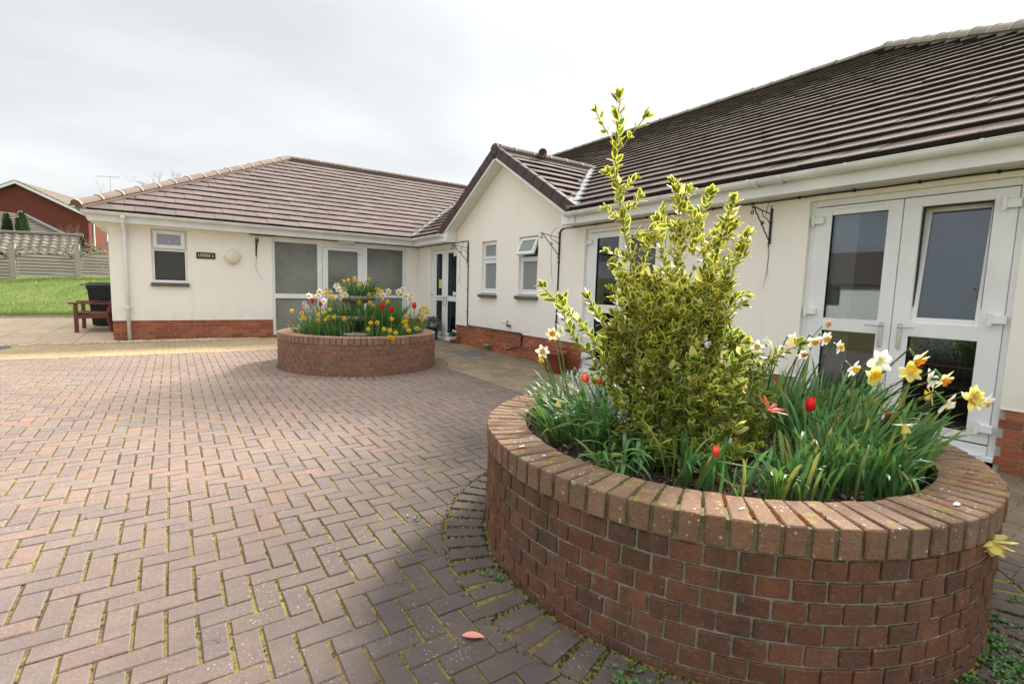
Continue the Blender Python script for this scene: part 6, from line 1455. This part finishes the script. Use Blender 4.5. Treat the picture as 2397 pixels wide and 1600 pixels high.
broad2=[((-.05+.42,-.45),'broad tulip leaves under the two red tulips in the far planter',M_daffleaf),((-.58,-.1),'tulip leaves at the left of the far planter',M_glauc)]
for (rf,lb,mt) in broad2:
    c=fp(*rf); root=empty('tulip_leaves',(c[0],c[1],SOIL),lb,'leaves'); 
    for k in range(7):
        me=strap_mesh(.26,.05,random.uniform(.3,.9),.3,n=8); link('leaf',me.mesh('leaf',mt,True),root,Matrix.Translation((c[0],c[1],SOIL))@Matrix.Rotation(random.uniform(0,6.28),4,'Z')@Matrix.Rotation(-.45,4,'X'))
for (a,b,lb,s) in ((580,465,'red tulip above the pink-white blossoms, leftmost in the far planter',1.1),(680,505,'second red tulip from the left in the far planter',1.1),(1437,545,'big red tulip right of the stone bowls, taller of the pair in the far planter',1.55),(1550,580,'red tulip right of the stone bowls, lower of the pair in the far planter',1.4),(1827,535,'lone red tulip at the right end of the far planter',1.4)):
    u,v=c7(a,b); p=at(u,v,7.6); q=Vector((p.x,p.y)); tulip(p,F(0,1,0),M_red,(q.x,q.y,SOIL),lb,'red tulips in the far planter',s*1.3,.08)
for k,(a,b) in enumerate(((485,505),(515,545),(600,560))):
    u,v=c7(a,b); p=at(u,v,7.6); r_=empty('hyacinth',(p.x,p.y,SOIL),['pink-white hyacinth, leftmost in the far planter','white hyacinth beside the leftmost pink one','pink-white hyacinth under the first red tulip of the far planter'][k],'hyacinth','hyacinths in the far planter')
    m=MB(); m.tube([(p.x,p.y,SOIL),(p.x,p.y,p.z+.03)],.006,6); m.build('stem',M_stem,r_); m=MB()
    for i in range(34):
        a_=i*2.4; z=p.z-.05+i/34*.13; rr=.022; d=Vector((math.cos(a_),math.sin(a_),.1))
        for q in range(4):
            lf=petal(.018,.008,-.2,.6,n=2); B=Matrix.Translation((p.x+d.x*rr,p.y+d.y*rr,z))@basis(d+jitter(.5)); b0_=len(m.v); m.v+=[tuple(B@Vector(w_)) for w_ in lf.v]; m.f+=[[b0_+j for j in f] for f in lf.f]; m.mi+=lf.mi; m.var+=[random.random()]*len(lf.f); m.uv+=lf.uv
    m.build('florets',M_pink if k!=1 else M_pw,r_)
# ------------------------------------------------------------------ pots and covers by the lodge
def pot(x,y,r,h,mat,label,cat='plant pot',band=None,taper=.72,rimh=.03):
    g=G(x,y); p=empty('plant_pot',(x,y,g),label,cat); m=MB(); m.lathe([(r*taper*.98,0),(r*taper,.004),(r*.93,h-rimh),(r*1.02,h-rimh),(r*1.03,h),(r*.93,h),(r*.9,h-.03)],(x,y,g),28); m.build('pot_body',mat,p,smooth=True)
    m=MB(); m.lathe([(r*.9,h-.035),(.001,h-.02)],(x,y,g),20); m.build('soil',M_soil,p); return p,g+h
p,zt=pot(5.16,10.95,.165,.30,M_blue,'blue glazed pot of purple and yellow violas by the far double door')
def violas(c,z,r,n,label,mats,name='violas'):
    r_=empty(name,(c[0],c[1],z),label,'flowers'); 
    for mi,(mt,frac) in enumerate(mats):
        m=MB()
        for _ in range(int(n*frac)):
            a=random.uniform(0,6.28); e=random.uniform(.1,1.4); rr=r*random.uniform(.6,1.05); d=Vector((math.cos(a)*math.cos(e),math.sin(a)*math.cos(e),math.sin(e))); q=Vector((c[0],c[1],z-.02))+d*rr
            for k in range(3):
                lf=petal(.026,.022,.1,.5,n=2) if mi<2 else leaf_mesh(.04,.016,.2,.2,n=2); B=Matrix.Translation(q+jitter(.01))@basis(d+jitter(.6)); b=len(m.v); m.v+=[tuple(B@Vector(w_)) for w_ in lf.v]; m.f+=[[b+j for j in f] for f in lf.f]; m.mi+=lf.mi; m.var+=[random.random()]*len(lf.f); m.uv+=lf.uv
        m.build(['blossom','yellow_blossom','foliage'][mi],mt,r_)
violas((5.14,10.95),zt,.25,420,'purple violas with yellow centres spilling from the blue pot',[(M_purple,.5),(M_py,.06),(M_daffleaf,.5)])
clump((5.24,10.93),18,.22,.08,'small yellow-flowered bulbs leaves behind the violas in the blue pot','pot leaves',key='pp',w=.012,joined=True,zb=zt)
p,zt=pot(5.26,10.08,.085,.155,M_terra,'small terracotta pot with a whitewashed band by the far double door'); m=MB(); m.lathe([(.0815,.085),(.0905,.124),(.0905,.158),(.083,.158)],(5.26,10.08,G(0,10.08)),28); m.build('white_band',M_whitep,p,smooth=True)
violas((5.26,10.08),zt,.10,110,'low green plant in the small whitewashed pot',[(M_minileaf,.6),(M_pcr,.02),(M_minileaf,.6)],name='pot_plant')
p,zt=pot(4.98,6.05,.19,.34,M_terra,'large plain terracotta pot against the plinth, behind the white daffodils',taper=.75,rimh=.05)
p,zt=pot(5.22,6.35,.15,.36,M_terra,'second terracotta pot beside the larger one against the plinth',taper=.75,rimh=.05)
# inspection covers
def cover(pts,label,name='inspection_cover'):
    r_=None; m=MB(); P3=[ground_pt(*q,.004) for q in pts]; m.add([tuple(q) for q in P3]+[tuple(q-Vector((0,0,.03))) for q in P3],[(0,1,2,3)]+[(i,4+i,4+(i+1)%4,(i+1)%4) for i in range(4)])
    o=tag(m.build(name,plain('cast_iron_cover',(.10,.105,.11),.7,bump_s=90,bs=.9,var=.2),None),label,'drain cover'); g=MB()
    for i in range(1,9):
        for j in range(1,7):
            a=P3[0].lerp(P3[1],i/9); b=P3[3].lerp(P3[2],i/9); c=a.lerp(b,j/7)+Vector((0,0,.0035)); g.bbox(c.x-.02,c.x+.02,c.y-.02,c.y+.02,c.z-.003,c.z,b=.0012)
    tag(g.build('tread_stud',plain('cast_iron_stud',(.15,.155,.16),.6),o),kind='stuff'); return o
cover([(1056,825),(1108,819),(1146,828),(1092,835)],'galvanised square inspection cover in the buff paving before the gable wall')
cover([(-30,812),(14,806),(29,813),(-20,821)],'dark inspection cover at the left edge of the buff paving')
# ------------------------------------------------------------------ bench and bin on the patio
def Gp(y): return G(0,y)+.02
bn=empty('garden_bench',(-1.45,14.5,Gp(14.5)),'reddish-brown wooden garden bench seen end-on beside the left corner of the lodge','bench')
bx0,bx1=-1.74,-1.16; ya,yb=14.02,15.12; gz_=Gp(14.5)
for y in (ya,yb):
    m=MB(); m.bbox(bx0-.035,bx0+.035,y-.03,y+.03,gz_-.02,gz_+.62,b=.004); m.build('leg',M_bench,bn)
    m=MB(); B=Matrix.Translation((bx1,y,gz_))@Matrix.Rotation(R(-13),4,'Y')
    m.tube([(bx1+.02,y,gz_-.02),(bx1-.06,y,gz_+.38),(bx1+.02,y,gz_+.62),(bx1+.12,y,gz_+.92)],[.036,.038,.034,.03],4); m.build('rear_leg',M_bench,bn)
    m=MB(); m.bbox(bx0-.12,bx0+.30,y-.04,y+.04,gz_+.61,gz_+.645,b=.008); m.bbox(bx0+.30,bx1+.03,y-.035,y+.035,gz_+.605,gz_+.635,b=.006); m.build('armrest',M_bench,bn)
    m=MB(); m.bbox(bx0+.03,bx1-.06,y-.022,y+.022,gz_+.30,gz_+.38,b=.004); m.build('side_rail',M_bench,bn)
for k in range(6):
    x=bx0+.0+k*.092; z=gz_+.385-.004*k+.012*abs(k-2.5)/2.5
    m=MB(); m.bbox(x,x+.078,ya+.03,yb-.03,z,z+.024,b=.004); m.build('seat_slat',M_bench,bn)
for k in range(4):
    z=gz_+.50+k*.11; x=bx1-.03+k*.036; m=MB(); m.bbox(x,x+.022,ya+.03,yb-.03,z,z+.08,b=.004); m.build('back_slat',M_bench,bn)
m=MB(); m.bbox(bx0-.02,bx0+.02,ya+.03,yb-.03,gz_+.29,gz_+.38,b=.004); m.build('front_rail',M_bench,bn)
bi=empty('wheelie_bin',(-1.36,15.85,Gp(15.8)),'black wheeled rubbish bin standing behind the bench at the lodge corner','bin'); z=Gp(15.8)
def frust(m,x0,x1,y0,y1,z0,X0,X1,Y0,Y1,z1): m.add([(x0,y0,z0),(x1,y0,z0),(x1,y1,z0),(x0,y1,z0),(X0,Y0,z1),(X1,Y0,z1),(X1,Y1,z1),(X0,Y1,z1)],BOXF)
m=MB(); frust(m,-1.63,-1.10,15.55,16.15,z+.03,-1.70,-1.04,15.48,16.25,z+.96); m.build('bin_body',M_bin,bi)
m=MB(); m.bbox(-1.72,-1.02,15.45,16.28,z+.90,z+.98,b=.012); m.build('bin_rim',M_bin,bi)
m=MB(); frust(m,-1.76,-1.0,15.43,16.31,z+.985,-1.66,-1.04,15.5,16.2,z+1.06); m.bbox(-1.84,-1.72,15.6,16.1,z+.985,z+1.01,b=.006); m.build('bin_lid',M_bin,bi)
for y in (15.55,16.15):
    m=MB(); m.tube([(-1.10,y-.03,z+.10),(-1.10,y+.03,z+.10)],.10,16); m.build('wheel',M_bin,bi)
# ------------------------------------------------------------------ fence of arched panels
FYY=25.0
def fz(x): return 1.17+.056*(x+3.6)
fe=empty('panel_fence',(-4.7,FYY,fz(-4.7)),'weathered timber fence of slatted panels with wavy trellis tops behind the lawn','fence')
posts=[-11.85,-10.05,-8.25,-6.50,-4.73,-2.96,-1.19,.6]
for x in posts:
    m=MB(); g=fz(x); m.bbox(x-.085,x+.085,FYY-.07,FYY+.07,g-.1,g+1.22,b=.01); m.bbox(x-.095,x+.095,FYY-.08,FYY+.08,g+1.22,g+1.25,b=.008); m.build('post',M_fence,fe)
lat=MB(); rails=MB()
for a,b in zip(posts[:-1],posts[1:]):
    x0,x1=a+.09,b-.09; g=fz((a+b)/2); w_=x1-x0
    top=lambda x,x0=x0,w_=w_: .93+.13*math.sin(math.pi*(x-x0)/w_)**2-.02
    bot=lambda x,x0=x0,w_=w_: .74+.20*math.sin(math.pi*(x-x0)/w_)**1.5
    for k in range(7):
        z=.03+k*.118; m=MB(); n=14; vs=[]
        # boards lap one over the other; the top ones are cut to the arch
        xs=[x0+w_*i/n for i in range(n+1)]; lo=z; 
        tops=[min(z+.102,bot(x)) for x in xs]
        if max(tops)<lo+.03: continue
        keep=[i for i in range(n+1) if tops[i]>lo+.004]
        if len(keep)<2: continue
        for i in keep:
            x=xs[i]; vs+=[(x,FYY-.06,g+lo),(x,FYY-.004,g+tops[i]),(x,FYY+.008,g+tops[i]),(x,FYY-.045,g+lo)]
        kk=len(keep); m.add(vs,[(4*i,4*(i+1),4*(i+1)+1,4*i+1) for i in range(kk-1)]+[(4*i+1,4*(i+1)+1,4*(i+1)+2,4*i+2) for i in range(kk-1)]+[(4*i+3,4*i,4*(i+1),4*(i+1)+3) for i in range(kk-1)]); m.build('slat',M_fence,fe)
    for f in (bot,lambda x,x0=x0,w_=w_:bot(x)+.24-.05*math.sin(math.pi*(x-x0)/w_)):
        m=MB(); vs=[];n=20
        for i in range(n+1):
            x=x0+w_*i/n; z=g+f(x); vs+=[(x,FYY-.03,z),(x,FYY+.03,z),(x,FYY+.03,z+.035),(x,FYY-.03,z+.035)]
        m.add(vs,[(4*i+j,4*(i+1)+j,4*(i+1)+(j+1)%4,4*i+(j+1)%4) for i in range(n) for j in range(4)]); m.build('curved_rail',M_fence,fe)
    for s in (-1,1):
        for i in range(-2,int(w_/.2)+2):
            pts_=[]
            for q in range(7):
                t_=q/6; x=x0+i*.2+s*t_*.2+(0 if s>0 else .2)
                if x0<=x<=x1: pts_.append((x,FYY+(.006 if s>0 else -.006),g+bot(x)+.02+t_*(.215-.04*math.sin(math.pi*(x-x0)/w_))))
            if len(pts_)>1: lat.tube(pts_,.017,4)
    m=MB(); m.bbox(x0,x0+.04,FYY-.03,FYY+.02,g,g+.95,b=.003); m.bbox(x1-.04,x1,FYY-.03,FYY+.02,g,g+.95,b=.003); m.build('batten',M_fence,fe)
tag(lat.build('trellis_lath',M_fence,fe),kind='stuff')
# ------------------------------------------------------------------ buildings beyond the fence
M_pant=tile_mat('pantile_grey',[(.21,.19,.16),(.185,.165,.14),(.235,.205,.17)],lichen=.7); M_pant2=tile_mat('house_tile',[(.23,.19,.155),(.20,.17,.14)],lichen=.5)
bk=MB(); bk.box(posts[0],posts[-1],FYY+.02,FYY+.03,fz(-5)-.1,fz(-5)-.09) if False else None
sh=empty('outbuilding',(-5.6,29.5,1.0),'low outbuilding with a wavy grey pantile roof just behind the fence','outbuilding')
m=MB(); m.bbox(-9.5,-3.5,29.3,33.6,.8,2.25,b=.01); m.build('wall',M_brickH,sh)
def pantile():
    m=MB(); vs=[]
    for y,z in ((0,.03),(.32,.0)):
        for i in range(9):
            x=-.155+i*.31/8; vs.append((x,y,z+.020*math.sin(i/8*2*math.pi+.6)))
    for y,z in ((0,-.0),):
        for i in range(9):
            x=-.155+i*.31/8; vs.append((x,y,z-.015+.020*math.sin(i/8*2*math.pi+.6)))
    m.add(vs,[(i,i+1,10+i,9+i) for i in range(8)]+[(18+i,19+i,i+1,i) for i in range(8)]); return m
Pp=Pieces('pantile',[M_pant],[pantile() for _ in range(3)]); O=Vector((-9.7,28.9,2.0)); sl=R(33)
vd=Vector((0,math.cos(sl),math.sin(sl))); nd=Vector((0,-math.sin(sl),math.cos(sl)))
B=Matrix(((1,0,0,0),(0,vd.y,nd.y,0),(0,vd.z,nd.z,0),(0,0,0,1)))
for j in range(6):
    for i in range(21): Pp.put(Matrix.Translation(O+Vector((i*.305,0,.0085*i))+vd*(j*.275))@B,.09,nd)
Pp.emit(sh,300); m=MB(); m.tube([(-9.7,28.9+6*.275*vd.y,2.0+6*.275*vd.z+.04),(-3.33,28.9+6*.275*vd.y,2.17+6*.275*vd.z+.04)],.09,8); m.build('ridge',M_pant,sh)
m=MB(); m.add([(-9.7,28.95,1.97),(-3.35,28.95,2.14),(-3.35,30.3,3.0),(-9.7,30.3,2.85),(-9.7,33.5,1.2),(-3.35,33.5,1.3)],[(0,1,2,3),(3,2,5,4)]); m.build('roof_deck',M_tedge,sh)
# red brick gabled house, turned a little to the right
A0=R(-17.7); HO=Vector((-8.9,50,0)); HX=Vector((math.cos(A0),math.sin(A0),0)); HY=Vector((-math.sin(A0),math.cos(A0),0))
HM=Matrix(((HX.x,HY.x,0,HO.x),(HX.y,HY.y,0,HO.y),(0,0,1,0),(0,0,0,1)))
hs=empty('brick_house',HO+Vector((0,0,1.2)),'red brick house with a broad white-edged gable, left of the lodge beyond the fence','house')
hw,ez,az=4.05,5.85,7.85; dp_=13
m=MB(); m.add([HM@Vector(p) for p in ((-hw,0,1),(hw,0,1),(hw,0,ez),(0,0,az-.12),(-hw,0,ez),(-hw,dp_,1),(hw,dp_,1),(hw,dp_,ez),(0,dp_,az-.12),(-hw,dp_,ez))],[(0,1,2,3,4),(1,6,7,2),(5,9,8,7,6),(0,4,9,5)]); m.build('wall',plain('house_mortar',(.22,.10,.07),.95),hs)
# courses of the gable brickwork as raised bands
m=MB()
for k in range(60):
    z=1.9+k*.1
    hwz=hw-.02 if z<ez else (az-.12-z)/(az-.12-ez)*hw
    if hwz<.1: break
    m.box(-hwz,hwz,-.02,0,z,z+.068,m=HM); m.box(hw,hw+.02,0,dp_,z,z+.068,m=HM) if z<ez-.1 else None
m.build('brick_course',M_brickH,hs)
for s in (-1,1):
    m=MB(); e=Vector((s*(hw+.35),0,ez-.17)); r=Vector((0,0,az)); 
    for (y0,y1,dz0,dz1,nm) in ((-.35,dp_+.2,0,.07,'roof'),):
        m.add([HM@Vector(p) for p in ((e.x,y0,e.z+dz0),(e.x,y1,e.z+dz0),(0,y1,r.z+dz0),(0,y0,r.z+dz0),(e.x,y0,e.z+dz1),(e.x,y1,e.z+dz1),(0,y1,r.z+dz1),(0,y0,r.z+dz1))],[(0,1,2,3),(4,7,6,5),(0,3,7,4),(0,4,5,1),(1,5,6,2)]); m.build('roof',M_pant2,hs)
    m=MB()
    for k in range(14):
        f0=k/14; f1=(k+.9)/14; p0=e.lerp(r,f0); p1=e.lerp(r,f1); m.add([HM@Vector(p) for p in ((p0.x,-.36,p0.z+.11),(p0.x,dp_+.2,p0.z+.11),(p1.x,dp_+.2,p1.z+.085),(p1.x,-.36,p1.z+.085),(p0.x,-.36,p0.z+.07),(p0.x,dp_+.2,p0.z+.07))],[(0,1,2,3),(4,5,1,0)])
    m.build('tile_course',M_pant2,hs)
    m=MB(); m.add([HM@Vector(p) for p in ((e.x,-.37,e.z-.17),(0,-.37,r.z-.17),(0,-.37,r.z+.03),(e.x,-.37,e.z+.03),(e.x,-.33,e.z-.17),(0,-.33,r.z-.17),(0,-.33,r.z+.03),(e.x,-.33,e.z+.03))],[(0,1,2,3),(0,4,5,1),(7,6,5,4)]); m.build('barge_board',M_upvc,hs)
m=MB(); m.box(hw+.18,hw+.36,-.3,dp_,ez-.30,ez-.17,m=HM); m.box(hw,hw+.35,-.3,0,ez-.30,ez-.16,m=HM); m.build('fascia',M_upvc,hs)
m=MB(); m.tube([HM@Vector((hw+.08,.55,ez-.25)),HM@Vector((hw+.08,.55,1.5))],.06,8); m.build('downpipe',M_upvc,hs)
for (y,z) in ((2.6,4.1),(8.5,4.1)):
    m=MB(); 
    for q in ((0,.09,0,1.25),(1.31,1.4,0,1.25),(.09,1.31,0,.09),(.09,1.31,1.16,1.25),(.66,.74,.09,1.16)): m.box(hw+.002,hw+.07,y+q[0],y+q[1],z+q[2],z+q[3],m=HM)
    m.box(hw+.002,hw+.16,y-.05,y+1.45,z-.09,z-.002,m=HM); wd=m.build('window',M_upvc,hs); m=MB(); m.box(hw+.003,hw+.03,y+.09,y+1.31,z+.09,z+1.16,m=HM); m.build('pane',M_frostD,wd)
ch=MB(); ch.box(-.4,.4,10.2,10.9,az-.9,az+.55,m=HM@Matrix.Translation((1.2,0,0))); cho=ch.build('chimney',M_brickH,hs); m=MB(); m.box(-.48,.48,10.12,10.98,az+.55,az+.65,m=HM@Matrix.Translation((1.2,0,0))); m.build('chimney_cap',plain('lichen_cap',(.24,.20,.09),.95,var=.2),cho)
m=MB(); c=HM@Vector((1.35,10.55,az+.65)); m.lathe([(.16,0),(.14,.55),(.17,.56),(.17,.62),(.12,.62)],c,14); m.build('chimney_pot',M_terra,cho,smooth=True)
an=MB(); c=HM@Vector((1.3,10.55,az+.6)); an.tube([c,c+Vector((0,0,2.1))],.022,6); an.tube([c+HX*-1.0+Vector((0,0,2.0)),c+HX*.8+Vector((0,0,2.05))],.016,5)
for k in range(9): q=c+HX*(-1.0+k*.2)+Vector((0,0,2.0)); an.tube([q-HY*.3+Vector((0,0,.0)),q+HY*.3],.010,4); an.tube([q-Vector((0,0,.14)),q+Vector((0,0,.14))],.008,4)
an.build('aerial',plain('grey_aerial',(.35,.35,.36),.5),cho)
# lower hipped roof in front of the house
gr=empty('low_house',(-8,38,1.5),'low building with a pinkish-grey tiled roof between the conifers and the brick house','house')
def roofquad(name,P_,n,mat,parent):
    a,b,c,d=[Vector(q) for q in P_]; m=MB(); nn=(b-a).cross(d-a).normalized()
    if nn.z<0: nn=-nn
    for k in range(n):
        f0,f1=k/n,(k+1)/n; m.add([a.lerp(d,f0)+nn*.05,b.lerp(c,f0)+nn*.05,b.lerp(c,f1)+nn*.01,a.lerp(d,f1)+nn*.01,a.lerp(d,f0),b.lerp(c,f0)],[(0,1,2,3),(4,5,1,0)],var=random.random())
    return m.build(name,mat,parent)
roofquad('roof',[(-13,37.0,2.9),(-4.7,37.0,3.35),(-7.2,40.2,4.75),(-13,40.2,4.9)],14,M_pant2,gr); roofquad('roof',[(-4.7,37.0,3.35),(-3.6,44,2.9),(-7.2,43,4.7),(-7.2,40.2,4.75)],10,M_pant2,gr)
m=MB(); m.bbox(-12.8,-5.2,37.5,43,1.0,3.0,b=.02); m.build('wall',M_brickH,gr); m=MB(); m.bbox(-13,-7.35,36.95,37.05,2.75,3.0,b=.01); m.build('fascia',M_upvc,gr); m=MB(); m.tube([(-4.7,37.0,3.42),(-7.2,40.2,4.82)],.1,7); m.build('ridge',plain('grey_ridge',(.20,.21,.21),.9),gr)
# conifers, bare trees
def conifer(x,y,z0,h,r,label):
    t_=empty('conifer_tree',(x,y,z0),label,'tree','conifers beyond the fence'); m=MB(); m.tube([(x,y,z0),(x,y,z0+h*.9)],[.06,.01],6); m.build('trunk',M_bark,t_); m=MB()
    for _ in range(1500):
        f=random.random(); a=random.uniform(0,6.28); rr=r*(1-f)**.55*math.sqrt(random.random())*(1+.25*math.sin(a*3+f*9)); p=Vector((x+math.cos(a)*rr,y+math.sin(a)*rr,z0+f*h)); s=.10
        d=Vector((math.cos(a)*.4,math.sin(a)*.4,1)).normalized(); q=d.orthogonal().normalized()*s*.35; m.add([p-q,p+q,p+d*s*1.6+jitter(.02)],[(0,1,2)],var=random.random())
    tag(m.build('crown',M_conif,t_),kind='stuff')
conifer(-6.55,34,1.6,2.50,.34,'dark conifer, leftmost of the three beyond the fence'); conifer(-6.20,34.3,1.6,2.35,.22,'shortest dark conifer, in the middle of the three beyond the fence'); conifer(-5.98,34,1.6,2.62,.36,'tallest dark conifer, rightmost of the three beyond the fence')
def bare_tree(x,y,z0,h,label,seed,r=.10,spread=.5,n=5,lean=(0,0,0)):
    rs=random.Random(seed); t_=empty('bare_tree',(x,y,z0),label,'tree'); tr=MB(); br=MB()
    def grow(p,d,l,rad,dep):
        k=4; pts=[p]; q=p
        for i in range(k): d=(d+Vector((rs.gauss(0,.10),rs.gauss(0,.10),rs.gauss(.03,.06)))).normalized(); q=q+d*l/k; pts.append(q)
        (tr if dep==0 else br).tube(pts,[rad*(1-.12*i) for i in range(k+1)],5)
        if dep<n:
            for _ in range(3 if dep<n-1 else 4):
                i=rs.choice((2,3,4)); nd_=(d+Vector((rs.gauss(0,spread),rs.gauss(0,spread),rs.gauss(.1,.3)))).normalized(); grow(pts[i],nd_,l*rs.uniform(.5,.75),rad*.5,dep+1)
    grow(Vector((x,y,z0)),(Vector((0,0,1))+Vector(lean)).normalized(),h*.42,r,0); tr.build('trunk',M_bark,t_); tag(br.build('branches',M_bark,t_),kind='stuff')
bare_tree(-.3,58,3.0,9.0,'bare twiggy treetop showing just over the rear roof',3,.14,.55,5); bare_tree(-3.4,27.2,1.2,3.0,'bare sapling leaning over the fence beside the brick house',8,.035,.35,4,lean=(-.35,0,0)); bare_tree(-2.7,27.6,1.2,3.2,'bare pale branches over the fence next to the lodge corner',11,.035,.45,4,lean=(.35,0,0)); bare_tree(-5.0,56,4,6.0,'thin bare treetop beside the chimney of the brick house',5,.05,.4,4)
def shrubmass(c,r,n,label,mat,s=.07):
    t_=empty('garden_shrub',c,label,'shrub'); m=MB()
    for _ in range(n):
        d=Vector((random.gauss(0,1),random.gauss(0,1),random.gauss(0,1))).normalized(); p=Vector(c)+Vector((d.x*r[0],d.y*r[1],abs(d.z)*r[2]))*random.random()**.4; B=Matrix.Translation(p)@basis(d+jitter(.6)); m.add([B@Vector((-s/3,0,0)),B@Vector((s/3,0,0)),B@Vector((0,s,0))],[(0,1,2)],var=random.random())
    tag(m.build('foliage',mat,t_),kind='stuff')
shrubmass((-2.75,27.2,1.3),(.75,.5,1.35),2600,'straggly brownish shrub between the fence and the brick house',leafy('brown_green',[(.12,.11,.03),(.16,.10,.05),(.10,.13,.03)],trans=.2))
# ------------------------------------------------------------------ the lodge across the yard, seen only as a reflection in the glass
rl=empty('facing_lodge',(-30,12,0),'low lodge with a brown tiled roof across the yard, reflected in the nearest double door','bungalow')
m=MB(); m.bbox(-40,-28,-6,34,-.3,2.3,b=.01); m.build('wall',M_render,rl); roofquad('roof',[(-27.5,-6.5,2.3),(-27.5,34.5,2.3),(-33.5,29,5.0),(-33.5,-1,5.0)],20,M_tileA,rl); roofquad('roof',[(-39.5,-6.5,2.3),(-39.5,34.5,2.3),(-33.5,29,5.0),(-33.5,-1,5.0)],6,M_tileA,rl)
roofquad('roof',[(-27.5,-6.5,2.3),(-39.5,-6.5,2.3),(-33.5,-1,5.0),(-33.5,-1,5.0)],6,M_tileA,rl); roofquad('roof',[(-27.5,34.5,2.3),(-39.5,34.5,2.3),(-33.5,29,5.0),(-33.5,29,5.0)],6,M_tileA,rl)
m=MB(); m.bbox(-27.98,-27.9,2,12,.9,2.1,b=.01); m.bbox(-27.98,-27.9,16,22,.9,2.1,b=.01); m.build('window',M_frostD,rl)
